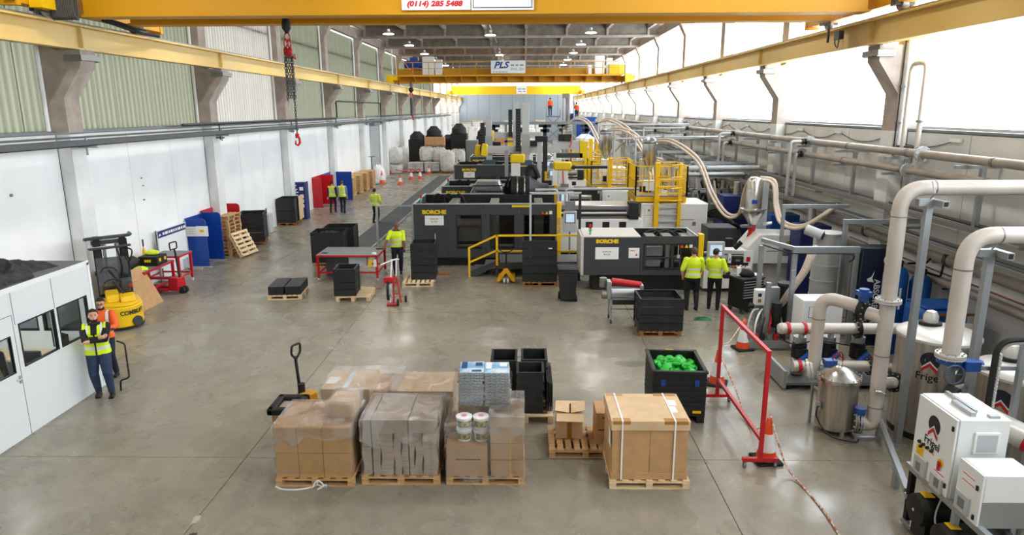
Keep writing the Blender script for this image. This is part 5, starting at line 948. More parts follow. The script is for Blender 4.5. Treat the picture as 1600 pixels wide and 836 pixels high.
# chrome vacuum hoppers on the platforms with their beige hoses
def hopper(label, x, y, z, s=1):
    t = T('vacuum_hopper', label, 'hopper', (x, y, z), 0, 'chrome vacuum hoppers'); P(t, 'vessel', B().lathe([(.05*s, 0), (.1*s, .1*s), (.3*s, .5*s), (.3*s, 1.15*s), (.26*s, 1.2*s)], 20), 'chrome'); P(t, 'lid', B().lathe([(.32*s, 1.2*s), (.32*s, 1.26*s), (.2*s, 1.36*s), (.1*s, 1.4*s)], 18), 'steel'); P(t, 'stand', B().box(-.3*s, .3*s, -.25*s, .25*s, -.75*s, -.35*s), 'machine_white')
    for sx in (-1, 1): P(t, 'leg', B().cyl((sx*.24*s, 0, -.36*s), (sx*.2*s, 0, .4*s), .025, 6), 'steel')
    P(t, 'base_post', B().box(-.1, .1, -.1, .1, -z+2.0, -.7*s), 'machine_black'); return t
hopper('chrome vacuum hopper on the nearer yellow platform', 4.85, 27.0, 3.2, .95); hopper('chrome vacuum hopper on the second yellow platform', 3.95, 34.0, 3.2, 1.05); hopper('far chrome vacuum hopper beyond the robots', 2.7, 44.5, 3.2, 1)
def hose(label, pts, r=.06, n=2, gap=.13, m='hose_beige'):
    for i in range(n):
        o = P(None, 'material_hose', B().tube(spline([(x+gap*i*.6, y+gap*i*.4, z+gap*i*.5) for x, y, z in pts], 9), r, 9), m); tag(o, label % (['upper', 'lower', 'third'][i] if n > 1 else 'single'), 'hose', 'beige material hoses')
hose('%s beige hose sagging from the nearer platform hopper to the chrome dryer', [(4.95, 26.9, 4.35), (5.5, 26.2, 4.35), (6.3, 25.4, 3.7), (6.65, 24.6, 2.6), (7.0, 23.9, 1.95), (7.3, 23.4, 2.05), (7.25, 22.8, 2.9), (7.2, 22.2, 3.35)], .045, 2, .16)
hose('%s beige hose from the chrome dryer down to the steel frame', [(7.35, 21.8, 3.4), (7.75, 21.6, 3.3), (7.75, 21.2, 2.6), (7.75, 20.6, 2.2), (8.0, 19.8, 2.2), (8.3, 19.0, 2.7), (8.5, 18.8, 2.95)], .05, 2, .14)
hose('%s beige hose arching from the second platform hopper', [(4.05, 33.9, 4.55), (4.6, 33.3, 4.6), (5.2, 32.2, 4.2), (5.5, 31, 3.2), (5.6, 30.2, 2.4), (5.9, 29.6, 2.0)], .048, 2, .2)
hose('%s beige hose of the pair behind the second platform', [(3.9, 36.9, 4.9), (4.4, 36.4, 5.0), (5.2, 35.4, 4.5), (5.9, 34.2, 3.4), (6.6, 33.6, 3.1)], .048, 2, .2)
hose('%s pale hose looping by the far hopper', [(2.75, 44.4, 4.7), (3.2, 44.0, 5.0), (3.9, 43.4, 4.7), (4.5, 42.6, 3.5)], .06, 2, .2)
hose('%s pale hose drooping between the third and second platforms', [(3.7, 42.5, 3.4), (4.3, 41, 3.0), (5.0, 40, 3.1), (5.4, 38, 3.9)], .05, 1)
# take-out robots
def robot(label, x, y, zbeam, xl, xr, vx, ztop, zlow, col='robot_grey', chain=True, s=1, cap=True):
    t = T('takeout_robot', label, 'robot', (x, y, 0), 0, 'take-out robots'); P(t, 'traverse_beam', B().box(xl-x, xr-x, -.18, .18, zbeam-.2, zbeam+.2).box(xl-x, xr-x, -.2, .2, zbeam-.05, zbeam-.03), col, bev=.01)
    P(t, 'pillar', B().prism([(xr-x-.5, 0), (xr-x+.1, 0), (xr-x, zbeam-.2), (xr-x-.4, zbeam-.2)], -.2, .2, 'y'), 'machine_white'); P(t, 'arm', B().box(vx-x-.18*s, vx-x+.18*s, -.42, -.2, zlow, ztop), col, bev=.01); P(t, 'arm_sleeve', B().box(vx-x-.22*s, vx-x+.22*s, -.46, -.2, zbeam-.3, zbeam+.9), 'alu')
    if chain:
        P(t, 'cable_chain', B().box(vx-x-.5*s, vx-x-.26*s, -.4, -.2, zbeam-.1, ztop-.4), 'black'); b = B()
        for k in range(int((ztop-zbeam-.3)/.16)): b.box(vx-x-.52*s, vx-x-.24*s, -.42, -.4, zbeam+.05+.16*k, zbeam+.1+.16*k)
        P(t, 'chain_link_row', b, 'dark_grey')
    P(t, 'gripper', B().box(vx-x-.3*s, vx-x+.3*s, -.5, -.1, zlow-.3, zlow).box(vx-x-.5*s, vx-x+.5*s, -.35, -.25, zlow-.12, zlow-.05).cyl((vx-x-.35*s, -.3, zlow-.5), (vx-x-.35*s, -.3, zlow-.1), .06, 8).cyl((vx-x+.3*s, -.3, zlow-.5), (vx-x+.3*s, -.3, zlow-.1), .06, 8), 'grip_blue')
    if cap: P(t, 'end_cap', B().prism([(xl-x-.3, zbeam-.35), (xl-x+.1, zbeam-.4), (xl-x+.1, zbeam+.3), (xl-x-.2, zbeam+.35)], -.28, .28, 'y'), 'borche_yellow', bev=.04)
    P(t, 'drive_box', B().box(vx-x+.2*s, vx-x+.7*s, -.35, .1, zbeam+.2, zbeam+.5), 'machine_black'); return t
robot('tallest grey take-out robot arm in the middle of the machines', .7, 41.0, 3.3, -2.3, 2.1, .05, 6.0, 2.7, s=1.15); robot('left grey take-out robot arm with black chain, blue gripper', -1.5, 44.0, 3.1, -2.9, .5, -2.25, 5.2, 2.5, s=1.05); robot('second tallest take-out robot arm just left of the tallest', 0, 47.5, 3.9, -2.2, 1.2, -.6, 6.0, 2.8)
t = T('takeout_robot', 'near white robot pillar with big yellow drive box and dark arm', 'robot', (1.3, 31.0, 0), 0, 'take-out robots'); P(t, 'pillar', B().prism([(.1, 0), (.75, 0), (.62, 2.95), (.2, 2.95)], -.2, .2, 'y'), 'machine_white', bev=.02); P(t, 'drive_box', B().prism([(.0, 2.95), (.7, 2.95), (.78, 3.1), (.78, 3.3), (.0, 3.3), (-.05, 3.1)], -.3, .3, 'y'), 'borche_yellow', bev=.05); P(t, 'arm', B().box(-.75, -.55, -.3, -.1, 2.2, 4.3), 'robot_grey'); P(t, 'cable_chain', B().box(-.5, -.3, -.3, -.1, 2.9, 4.3), 'black'); P(t, 'arm_head', B().box(-.85, -.3, -.35, 0, 4.2, 4.45), 'machine_black'); P(t, 'traverse_beam', B().box(.7, 2.4, -.12, .12, 3.0, 3.12), 'machine_black'); P(t, 'cable', B().tube(spline([(.4, -.22, 2.9), (.45, -.24, 2.4), (.55, -.22, 2.0)], 5), .025, 6), 'orange')
t = T('takeout_robot', 'robot beam with yellow end panel and yellow post behind the second platform', 'robot', (2.2, 37.5, 0), 0, 'take-out robots'); P(t, 'traverse_beam', B().box(-.7, .8, -.2, .2, 3.5, 3.95), 'robot_grey'); P(t, 'lower_beam', B().box(-.5, .9, -.25, .2, 3.05, 3.3), 'dark_grey'); P(t, 'end_cap', B().prism([(.75, 3.0), (1.2, 3.05), (1.1, 3.9), (.75, 4.0)], -.25, .25, 'y'), 'borche_yellow'); P(t, 'post', B().box(1.25, 1.45, -.1, .1, 0, 4.05), 'yellow'); P(t, 'gearbox', B().box(-.4, .3, -.3, .1, 3.95, 4.3).cyl((0, -.3, 4.1), (0, -.45, 4.1), .12, 10), 'machine_black'); P(t, 'cable', B().tube(spline([(.2, -.25, 4.2), (.3, -.3, 3.9), (.2, -.25, 3.6)], 5), .03, 6), 'orange')
t = T('small_robot', 'small yellow topped robot pillar left of the large yellow drive box', 'robot', (-.6, 38.0, 0), 0, 'take-out robots'); P(t, 'pillar', B().box(-.15, .35, -.2, .2, 0, 2.9), 'machine_white'); P(t, 'drive_box', B().box(-.2, .6, -.3, .3, 2.75, 3.2), 'borche_yellow', bev=.06); P(t, 'arm', B().box(-.5, -.3, -.3, -.1, 2.0, 3.4), 'alu')
t = T('robot_gripper', 'grey pneumatic gripper block hanging at the tallest robot arm', 'gripper', (-.35, 38.0, 2.0)); P(t, 'plate', B().box(-.5, .1, -.1, .1, .2, .5), 'grip_blue'); P(t, 'cylinder', B().cyl((-.4, 0, -.2), (-.4, 0, .4), .09, 8).cyl((-.1, 0, -.25), (-.1, 0, .4), .09, 8), 'alu')
# far guard portals, silver silo and lift
t = T('guard_portal', 'wide grey portal frame standing behind the tall robot', 'portal', (0, 52, 0)); P(t, 'post', B().box(-1.5, -1.3, -.1, .1, 0, 4.55), 'mid_grey'); P(t, 'top_beam', B().box(-3.0, 5.4, -.1, .1, 4.5, 4.7), 'mid_grey'); P(t, 'post', B().box(5.2, 5.4, -.1, .1, 0, 4.6), 'mid_grey'); P(t, 'lower_beam', B().box(-1.5, 2.4, -.1, .1, 3.2, 3.35), 'mid_grey')
for k in range(2): P(t, 'brace', B().bar((3.4, 0, 3.9-.0*k), (5.2, 0, 2.2), .06) if k else B().bar((5.2, 0, 4.4), (3.4, 0, 2.2), .06), 'light_grey')
for i, (x, y) in enumerate(((-2.5, 56), (1.6, 56), (3.2, 58), (5.0, 57))):
    t = T('motor_unit', 'black motor head on a stand beyond the portal, %s one' % ['first', 'second', 'third', 'fourth'][i], 'motor', (x, y, 0), 0, 'far motor heads'); P(t, 'stand', B().box(-.12, .12, -.12, .12, 0, 3.9), 'mid_grey'); P(t, 'head', B().box(-.5, .5, -.2, .2, 4.2, 4.45).box(-.35, .35, -.2, .2, 3.8, 4.05).box(-.15, .15, -.2, .2, 3.5, 4.4), 'black')
t = T('silo', 'tall silver silo with side pipe near the far wall', 'silo', (4.25, 70, 0)); P(t, 'shell', B().cyl((.15, 0, 0), (.15, 0, 7.05), .36, 20), 'alu'); P(t, 'side_pipe', B().cyl((-.4, -.2, 0), (-.4, -.2, 6.7), .12, 10), 'light_grey'); P(t, 'cap', B().box(-.55, .1, -.4, .4, 6.7, 7.1), 'dirty_steel')
t = T('scissor_lift', 'blue scissor lift raised beside the silver silo', 'lift', (2.6, 69.5, 0)); P(t, 'basket', B().box(-.5, .9, -.4, .4, 4.85, 4.95).box(-.5, -.46, -.4, .4, 4.95, 5.8).box(.86, .9, -.4, .4, 4.95, 5.6), 'grip_blue')
for k in range(4): P(t, 'scissor_arm', B().bar((-.4, -.3, .6+1.05*k), (.8, -.3, 1.65+1.05*k), .1), 'mid_grey'); P(t, 'scissor_arm', B().bar((.8, -.3, .6+1.05*k), (-.4, -.3, 1.65+1.05*k), .1), 'mid_grey')
P(t, 'base', B().box(-.6, 1.0, -.5, .5, 0, .6), 'blue')
t = T('boom_lift', 'second blue lift platform on the right of the silver silo', 'lift', (5.3, 69.5, 0)); P(t, 'mast', B().box(-.15, .15, -.15, .15, 0, 4.4), 'grip_blue'); P(t, 'basket', B().box(-.6, .6, -.4, .4, 4.4, 4.5).box(-.6, -.5, -.4, .4, 4.5, 5.2), 'blue')
person('worker in orange vest on the raised scissor lift left of the silo', (2.5, 69.3, 4.95), 180, top='hi_orange', trousers='jeans', vox=.03, vest=None); person('worker in pinkish orange vest on the lift right of the silo', (5.1, 69.4, 4.5), 150, top='hi_orange', trousers='jeans', vox=.03, ha=(.2, -.3, 1.2))
t = T('blue_cabinet', 'tall blue cabinet high beyond the portal', 'cabinet', (5.2, 60, 0)); P(t, 'cabinet', B().box(-.8, .8, -.5, .5, 0, 4.8), 'blue', bev=.03); P(t, 'top', B().box(-.9, .9, -.5, .5, 4.8, 4.95), 'blue')
t = T('cone_silo', 'white conical bin below the blue cabinet', 'silo', (4.7, 54.5, 0)); P(t, 'shell', B().lathe([(.3, 0), (.75, 1.2), (.75, 3.4), (.3, 3.7)], 18), 'white'); 
t = T('yellow_stack', 'yellow frame stack far behind the second tallest robot', 'frame', (-1.0, 58, 0)); P(t, 'frame', B().box(-.4, .5, -.2, .2, 2.6, 3.4).box(-.5, -.3, -.3, .3, 0, 3.8).box(.3, .45, -.3, .3, 0, 4.2), 'yellow'); 
# things on the floor round the machines
on_pallet('tall black box pair filled with black parts beside the walkway', (-7.25, 24.9, 0), 4, 1.15, 1.0, 1, 1.12, group='black collar boxes'); collar_box('second tall black box joined behind the one filled with black parts', (-7.15, 26.1, .0), 4, 1.13, 1.0, 1, 1.24, group='black collar boxes')
crumple('scrap_parts', 'black plastic parts heaped inside the tall black box', 'parts', (-7.25, 24.9, 1.05), 1.0, .85, .22, 'netting', 5, 26, 24, 0)
tb2 = bench('grey topped red framed bench on castors in front of the walkway', (-5.92, 22.85, 0), 0, 2.05, 1.4, .9); t = T('bench_cabinet', 'dark grey cabinet under the left end of the grey topped bench', 'cabinet', (-6.3, 22.9, .12)); P(t, 'body', B().box(-.4, .4, -.5, .5, 0, .7), 'dark_grey', bev=.01); P(t, 'door', B().box(-.38, .0, -.515, -.5, .03, .67), 'machine_grey'); P(t, 'knob', B().cyl((-.05, -.53, .4), (-.05, -.51, .4), .02, 8), 'steel'); P(t, 'shelf_box', B().box(.45, .6, -.3, .3, .2, .7), 'mid_grey')
t = T('hanging_drawer', 'pale grey drawer front hanging under the middle of the grey topped bench', 'panel', (-5.6, 22.3, .5)); P(t, 'panel', B().box(-.3, .3, 0, .3, 0, .32), 'light_grey')
for i, (x, m, w_) in enumerate(((-5.15, 'yellow', .12), (-4.98, 'paper', .1))): t = T('tag_card', '%s card hanging under the bench top, right end' % ('yellow' if i == 0 else 'white'), 'card', (x, 22.13, .52)); P(t, 'card', B().box(-w_/2, w_/2, 0, .01, 0, .24), m); P(t, 'clip', B().box(-.01, .01, 0, .01, .24, .33), 'mid_grey')
t = T('tape_roll', 'white tape roll lying on the right end of the grey topped bench', 'tape', (-5.05, 22.35, .9)); P(t, 'roll', B().lathe([(.05, 0), (.08, 0), (.08, .05), (.05, .05)], 16), 'white'); t = T('phone', 'black tablet phone pushed along the bench by the man', 'phone', (-5.0, 23.25, .9), 30); P(t, 'case', B().box(-.16, .16, -.09, .09, 0, .03), 'black', bev=.01); P(t, 'screen', B().box(-.14, .14, -.07, .07, .03, .032), 'dark_grey'); t = T('glove', 'blue cloth lying on the left end of the grey topped bench', 'cloth', (-6.75, 22.5, .9)); P(t, 'cloth', B().ball((0, 0, .01), .09, 8, 5, (1.4, .8, .15)), 'navy')
person('bald man in yellow hi-vis polo shirt standing behind the grey bench', (-4.45, 23.35, 0), 8, h=1.82, top='hi_yellow', sleeve='hi_yellow', fore='skin_dark', skin='skin_dark', trousers='trouser_navy', vest=('hi_yellow', 'short'), vox=.014, ha=(.24, -.14, .86), hb=(-.4, -.24, .98), bald=True, girth=1.18, collar='black', head=(-.15, .25))
# pallets with black boxes on the open floor
pallet('pale pallet under the low flat black stack', (-7.35, 20.5, 0), 6, 1.0, 1.2, m='wood_pale'); t = T('flat_stack', 'low stack of flat black folded boxes on a pale pallet', 'stack', (-7.35, 20.5, .144), 6)
for i in range(2):
    for k in range(5): P(t, 'folded_box', B().box(-.48+.5*i, -.02+.5*i, -.57, .57, .052*k, .05+.052*k), 'bin_black', bev=.004)
pallet('pale half empty pallet in front of the grey topped bench', (-5.2, 20.3, 0), 4, 1.0, 1.2, m='wood_pale', along='x'); collar_box('stack of four small black boxes on the half empty pallet', (-5.42, 20.15, .144), 4, .62, .75, 4, .21, m='bin_black', group='small black box stacks')
pallet('pale pallet beside the broom under five black boxes', (-3.5, 22.05, 0), 3, 1.0, 1.2, m='wood_pale', along='y'); collar_box('stack of five black boxes next to the broom', (-3.35, 22.25, .144), 3, .78, .8, 5, .24, m='bin_black', group='small black box stacks')
pallet('dark pallet under the tall black box stack on the stair side', (.48, 22.0, 0), 0, 1.15, .9, m='wood_dark'); collar_box('tall black box stack with a white tag in front of the yellow stair', (.48, 22.0, .144), 0, 1.08, .85, 5, .27, group='black collar boxes'); tag(P(None, 'tag_card', B().box(-.06, .06, -.005, 0, -.02, .02), 'white', loc=(.82, 21.565, 1.25)), 'small white tag on the tall black box stack', 'tag')
t = T('sack_truck', 'red and white sack truck with strapping reel in the open aisle', 'sack truck', (-3.85, 19.3, 0), 6)
P(t, 'frame', B().tube([(.0, 0, .08), (.03, .06, .9)], .025, 8).tube([(.22, 0, .08), (.1, .06, .9)], .025, 8).bar((0, .02, .35), (.2, .02, .35), .03).bar((.03, .04, .65), (.16, .04, .65), .03), 'red'); P(t, 'column', B().tube([(-.1, 0, .1), (-.04, .02, 1.05), (.0, .04, 1.38)], .022, 8).tube([(.1, .05, .85), (.12, .05, 1.4)], .018, 8), 'white'); P(t, 'handlebar', B().tube(spline([(-.32, -.05, 1.24), (-.1, 0, 1.32), (.12, .04, 1.38), (.2, .04, 1.36)], 5), .022, 8), 'white'); P(t, 'reel', B().lathe([(.06, -.04), (.3, -.035), (.3, .035), (.06, .04)], 22, (-.14, .03, .46), 'x'), 'black', label='black strapping reel'); P(t, 'reel_core', B().lathe([(.2, -.05), (.2, .05)], 20, (-.1, .03, .46), 'x'), 'light_grey'); P(t, 'tool_head', B().box(-.25, .02, -.06, .1, .68, .86), 'red', bev=.02)
for x in (.1, .3): P(t, 'wheel', B().cyl((x, -.05+.4*(x > .2), .1), (x+.06, -.05+.4*(x > .2), .1), .1, 16), 'rubber')
P(t, 'toe_plate', B().box(-.2, .12, -.1, .15, .02, .06), 'red')
t = T('broom', 'wide broom standing upright against the large machine', 'broom', (-2.95, 23.1, 0)); P(t, 'stick', B().cyl((-.15, 0, .08), (-.13, .05, 1.45), .014, 8), 'light_grey'); P(t, 'head', B().box(-.3, .35, -.06, .06, .0, .09), 'wood_dark'); t = T('squeegee', 'white handled squeegee beside the broom', 'squeegee', (-3.25, 23.2, 0)); P(t, 'stick', B().cyl((0, 0, .05), (0, .05, 1.1), .014, 8), 'white'); P(t, 'blade', B().box(-.05, .05, -.15, .15, 0, .3), 'wood_pale'); P(t, 'grip', B().box(-.1, .08, .0, .06, 1.08, 1.12), 'light_grey')
t = T('pallet_truck', 'yellow framed pallet truck parked before the stair platform', 'pallet truck', (-.62, 22.0, 0), 0, 'hand pallet trucks'); P(t, 'frame', B().prism([(-.3, .06), (-.3, .16), (-.06, .5), (.06, .5), (.3, .16), (.3, .06), (.22, .06), (0, .36), (-.22, .06)], -.12, .0, 'y'), 'tape_brown' if False else 'crane_yellow', bev=.01); P(t, 'drawbar', B().tube([(0, 0, .3), (0, .05, .95), (0, .05, 1.05)], .03, 8), 'black'); P(t, 'handle', B().tube([(0, .05, 1.0), (-.2, .05, 1.08), (-.14, .05, 1.22), (.14, .05, 1.22), (.2, .05, 1.08), (0, .05, 1.0)], .02, 8), 'black')
for x in (-.06, .06): P(t, 'wheel', B().cyl((x-.03, -.1, .09), (x+.03, -.1, .09), .09, 14), 'light_grey')
P(t, 'fork', B().box(-.28, -.12, 0, 1.1, .05, .1), 'crane_yellow'); P(t, 'fork', B().box(.12, .28, 0, 1.1, .05, .1), 'crane_yellow')
t = T('wheelie_bin', 'black wheelie bin between the black boxes and the nearest machine', 'bin', (1.28, 19.95, 0), 0); P(t, 'body', B().add([(-.22, -.26, .05), (.22, -.26, .05), (.22, .2, .05), (-.22, .2, .05), (-.28, -.33, .96), (.28, -.33, .96), (.28, .3, .96), (-.28, .3, .96)], [(0, 3, 2, 1), (4, 5, 6, 7), (0, 1, 5, 4), (1, 2, 6, 5), (2, 3, 7, 6), (3, 0, 4, 7)]), 'bin_black', bev=.02); P(t, 'lid', B().box(-.31, .31, -.36, .32, .97, 1.03), 'bin_black', bev=.03); P(t, 'rim', B().box(-.3, .3, -.345, .31, .9, .965), 'bin_black', bev=.01); P(t, 'handle', B().cyl((-.25, .37, 1.02), (.25, .37, 1.02), .02, 8), 'bin_black')
for x in (-.27, .2): P(t, 'wheel', B().cyl((x, .1, .11), (x+.07, .1, .11), .11, 16), 'rubber')
P(t, 'wheel', B().cyl((.2, -.2, .1), (.28, -.2, .1), .1, 16), 'rubber')
# conveyor drum unit with red cover
t = T('roller_unit', 'steel roller unit with red cover on a wheeled stand', 'roller unit', (2.6, 17.75, 0), 0); P(t, 'drum', B().cyl((-.3, 0, .82), (.45, 0, .82), .16, 20), 'alu'); P(t, 'red_cover', B().cyl((-.28, .05, 1.12), (.5, .0, 1.02), .09, 14), 'red', label='red tube cover'); P(t, 'end_bracket', B().box(-.42, -.3, -.15, .18, .65, 1.15), 'alu', bev=.02); P(t, 'end_bracket', B().box(.45, .55, -.15, .15, .65, 1.05), 'alu', bev=.02); P(t, 'motor', B().cyl((-.5, .1, .95), (-.5, .1, 1.2), .1, 14).cyl((-.42, -.05, .78), (-.55, -.05, .78), .12, 14), 'dirty_steel')
for x in (-.3, .42):
    for y in (-.15, .35): l = P(t, 'leg', B().box(x-.02, x+.02, y-.02, y+.02, .1, .7), 'alu'); P(l, 'caster', B().cyl((x-.02, y, .06), (x+.02, y, .06), .06, 12), 'dark_grey')
P(t, 'rail', B().box(-.32, .44, -.17, -.13, .66, .7).box(-.32, .44, -.17, -.13, .38, .41).box(-.32, .44, .33, .37, .66, .7), 'alu'); P(t, 'tray', B().box(-.25, .4, -.1, .3, .5, .62), 'dark_grey'); P(t, 'cable', B().tube(spline([(.35, -.15, .6), (.3, -.2, .45), (.4, -.2, .3)], 5), .012, 5), 'black')
pallet('brown pallet under the ribbed black box by the two men', (3.42, 16.95, 0), 0, 1.05, .9, m='wood_dark'); collar_box('ribbed grey black pallet box standing by the two men', (3.42, 16.95, .144), 0, 1.06, .9, 4, .21, m='bin_black', group='black collar boxes')
crumple('bin_liner', 'crumpled dark sheet lying in the ribbed black box', 'liner', (3.42, 16.95, .7), .92, .75, .12, 'netting_l', 6, 20, 18, 0)
person('taller man in yellow hi-vis t-shirt seen from behind at the machine window', (4.75, 18.9, 0), 176, h=1.82, top='hi_yellow', sleeve='hi_yellow', fore='skin', trousers='trouser_black', vest=('hi_yellow', 'short'), vox=.014, ha=(.26, -.08, .95), hb=(-.22, -.26, 1.0), girth=1.18, hair='hair_grey', fa=(.13, 0), fb=(-.13, 0))
person('man in yellow t-shirt with black cap at the control panel, turned left', (5.4, 19.0, 0), 160, h=1.76, top='hi_yellow', sleeve='hi_yellow', fore='skin', trousers='trouser_black', vest=('hi_yellow', 'short'), vox=.014, ha=(.12, -.3, 1.05), hb=(-.24, -.1, 1.0), girth=1.1, cap='black', head=(-.5, .1), fa=(.12, 0), fb=(-.12, .04))
t = T('waist_bag', 'small dark pouch on the hip of the man in the cap', 'pouch', (5.72, 19.0, .9)); P(t, 'pouch', B().box(-.09, .09, -.06, .06, 0, .2), 'trouser_navy', bev=.02); P(t, 'flap', B().box(-.09, .09, -.065, -.06, .1, .2), 'navy')
crumple('rag', 'green and dark cloth lying on the floor behind the two men', 'cloth', (4.85, 18.0, 0), .45, .3, .1, mat('rag_green', '1c2530', .9, 0, '2f8a5c', 5), 9, 16, 12)
# roller tool chest
t = T('tool_chest', 'black roller tool chest with seven drawers beside the men', 'tool chest', (6.25, 18.75, 0), 22); P(t, 'body', B().box(-.36, .36, -.25, .35, .14, .98), 'black', bev=.01); P(t, 'top_tray', B().box(-.38, .38, -.27, .37, .98, 1.02), 'dark_grey')
for k in range(7): d = P(t, 'drawer', B().box(-.34, .34, -.262, -.25, .42+.075*k, .487+.075*k), 'machine_black'); P(d, 'pull', B().box(-.33, .33, -.275, -.262, .47+.075*k, .485+.075*k), 'light_grey')
for x in (-.3, .3):
    for y in (-.2, .3): P(t, 'caster', B().cyl((x-.02, y, .07), (x+.02, y, .07), .07, 12), 'dark_grey')
text(t, 'Beta', .15, (.0, -.256, .28), FR, 'grey_print', shear=.3); heap('cable_coil', 'coil of red and black cables on the tool chest', 'cables', (6.2, 18.75, 1.02), .17, (1.3, 1, .7), 'hair_dark', 15); t = T('glue_gun', 'white plastic gadget on the tool chest top', 'tool', (5.98, 18.75, 1.02)); P(t, 'body', B().box(-.06, .06, -.06, .06, 0, .26), 'white', bev=.02); P(t, 'nozzle', B().cyl((0, 0, .26), (.06, 0, .32), .02, 8), 'white'); tag(P(None, 'cloth', B().ball((0, 0, .03), .17, 12, 6, (1.2, .9, .2)), 'white', loc=(6.5, 18.85, 1.02)), 'white cloth on the tool chest corner', 'cloth')
# ================================================================ RIGHT SIDE: pipework, tanks, skids
mat('frp_pipe', 'd8d0c7', .45, .1, 'c8beb4', 1.2); mat('pipe_tan', 'aaa197', .5, .2, '999087', 1.2); mat('tank_steel', 'c4bdb2', .32, .75, 'a39a8f', 2.5, (6, 6, .25)); mat('lid_steel', 'dedbd5', .4, .35); mat('valve_blue', '1c4fa0', .35); mat('drum_grey', 'b4b6b4', .45, .2); mat('tank_blue', '0d4f9e', .45); mat('ply_brown', '9a7d5c', .8)
def pipe(par, pts, r, m='frp_pipe', bend=.0, n=14, name='pipe', bn=6): return P(par, name, B().tube(rounded(pts, bend, bn) if bend else pts, r, n), m)
def flange(par, c, ax, r, th=.05, m='lid_steel', bolts=10):
    c = Vector(c); ax = Vector(ax).normalized(); f = P(par, 'flange', B().cyl(c-ax*th, c-ax*.004, r, 20).cyl(c+ax*.004, c+ax*th, r, 20), m); b = B(); u = ax.orthogonal().normalized(); v = ax.cross(u)
    for i in range(bolts): q = c+(u*math.cos(2*PI*i/bolts)+v*math.sin(2*PI*i/bolts))*r*.84; b.cyl(q-ax*(th+.025), q+ax*(th+.025), .012, 6)
    P(f, 'bolt_ring', b, 'alu', kind='stuff'); return f
# the two long wall pipes with outlets
for z, nm, r_ in ((4.55, 'upper', .095), (4.15, 'lower', .09)):
    X = 9.2 if nm == 'upper' else 9.1
    t = T('wall_pipe', '%s of the two long tan pipes running under the right hand windows' % nm, 'pipe', (X, 0, z), group='wall pipes'); P(t, 'pipe', B().cyl((0, 4, 0), (0, 72, 0), r_, 14), 'pipe_tan')
    for y in [7.5+3.1*k for k in range(20)]: P(t, 'coupling', B().cyl((0, y-.04, 0), (0, y+.04, 0), r_*1.14, 14), 'dirty_steel')
    for y in (16.2, 22.6, 30.4, 39.0, 48.0): flange(t, (0, y+(.35 if nm == 'lower' else 0), 0), (0, 1, 0), r_*1.9, .03, 'light_grey', 8)
    for y, dx, dz in ((22.6, .62, 1.75), (30.4, .75, 1.6), (39.0, 2.6, 1.2), (48, 2.2, 1.4)):
        d = dx-(.3 if nm == 'lower' else 0); P(t, 'outlet_pipe', B().tube(rounded([(-.05, y, 0), (-d, y, .0), (-d, y, -dz+(.4 if nm == 'lower' else 0))], .12), .05, 10), 'light_grey'); P(t, 'outlet_valve', B().cyl((-.12, y, 0), (-.16, y, 0), .1, 12).cyl((-.22, y, 0), (-.26, y, 0), .1, 12).box(-.22, -.16, y-.06, y+.06, -.06, .1), 'black')
for k in range(22):
    y = 6+2.81*k; s = T('pipe_bracket', 'galvanized two armed bracket carrying the wall pipes', 'bracket', (XR, y, 0), 0, 'pipe brackets on the right wall'); P(s, 'upright', B().box(-.42, -.32, -.05, .05, 3.1, 4.42), 'galv'); P(s, 'arm', B().box(-.95, 0, -.045, .045, 4.36, 4.43), 'galv'); P(s, 'arm', B().box(-1.0, 0, -.045, .045, 3.98, 4.04), 'galv')
# cable ladders and lower pipes along the wall
for X, z, nm in ((9.35, 3.1, 'upper cable ladder full of dark cables under the wall pipes'), (8.75, 2.72, 'lower cable ladder full of dark cables, further from the wall')):
    t = T('cable_ladder', nm, 'cable ladder', (X, 0, z), group='cable ladders on the right'); P(t, 'side_rail', B().box(-.26, -.23, 6, 70, 0, .1), 'ladder_grey' if 'ladder_grey' in MT else mat('ladder_grey', '7d7a74', .5, .4)); P(t, 'side_rail', B().box(.23, .26, 6, 70, 0, .1), 'ladder_grey')
    b = B(); 
    for k in range(150): b.box(-.24, .24, 6+.42*k, 6.04+.42*k, .0, .03)
    P(t, 'rungs', b, 'galv', kind='stuff')
    for i in range(6): P(t, 'cable', B().tube([(-.19+.075*i, 6+2*k, .05+.015*math.sin(k*1.3+i*2)) for k in range(33)], .03, 6), ['rubber', 'dark_grey', 'dark_grey', 'mid_grey'][i % 4])
    for k in range(14): P(t, 'support', B().box(-.3, XR-X, 8+4.5*k-.03, 8+4.5*k+.03, -.06, 0), 'galv')
t = T('wall_pipe', 'thick tan insulated pipe low on the right wall behind the tall white pipes', 'pipe', (9.3, 0, 2.35), group='wall pipes'); P(t, 'pipe', B().cyl((0, 4, 0), (0, 45, 0), .14, 14), 'pipe_tan'); 
for k in range(9): P(t, 'hanger', B().box(-.02, .55, 7+4.2*k-.03, 7+4.2*k+.03, -.2, -.14), 'galv')
for y in (11.2, 14.8, 18.5): P(t, 'band', B().cyl((0, y-.05, 0), (0, y+.05, 0), .165, 14), 'dark_grey')
t = T('wall_pipe', 'slim tan pipe low on the right wall beneath the insulated one', 'pipe', (9.45, 0, 1.75), group='wall pipes'); P(t, 'pipe', B().cyl((0, 4, 0), (0, 20, 0), .09, 12), 'pipe_tan'); P(t, 'copper_line', B().cyl((.1, 4, .16), (.1, 20, .16), .02, 6), 'copper')
for k in range(5): P(t, 'bracket', B().box(-.1, .38, 6+3*k-.03, 6+3*k+.03, -.12, -.09), 'black')
t = T('wire_run', 'thin dark wires looping between white clips high on the right wall', 'wires', (XR-.03, 0, 4.75)); 
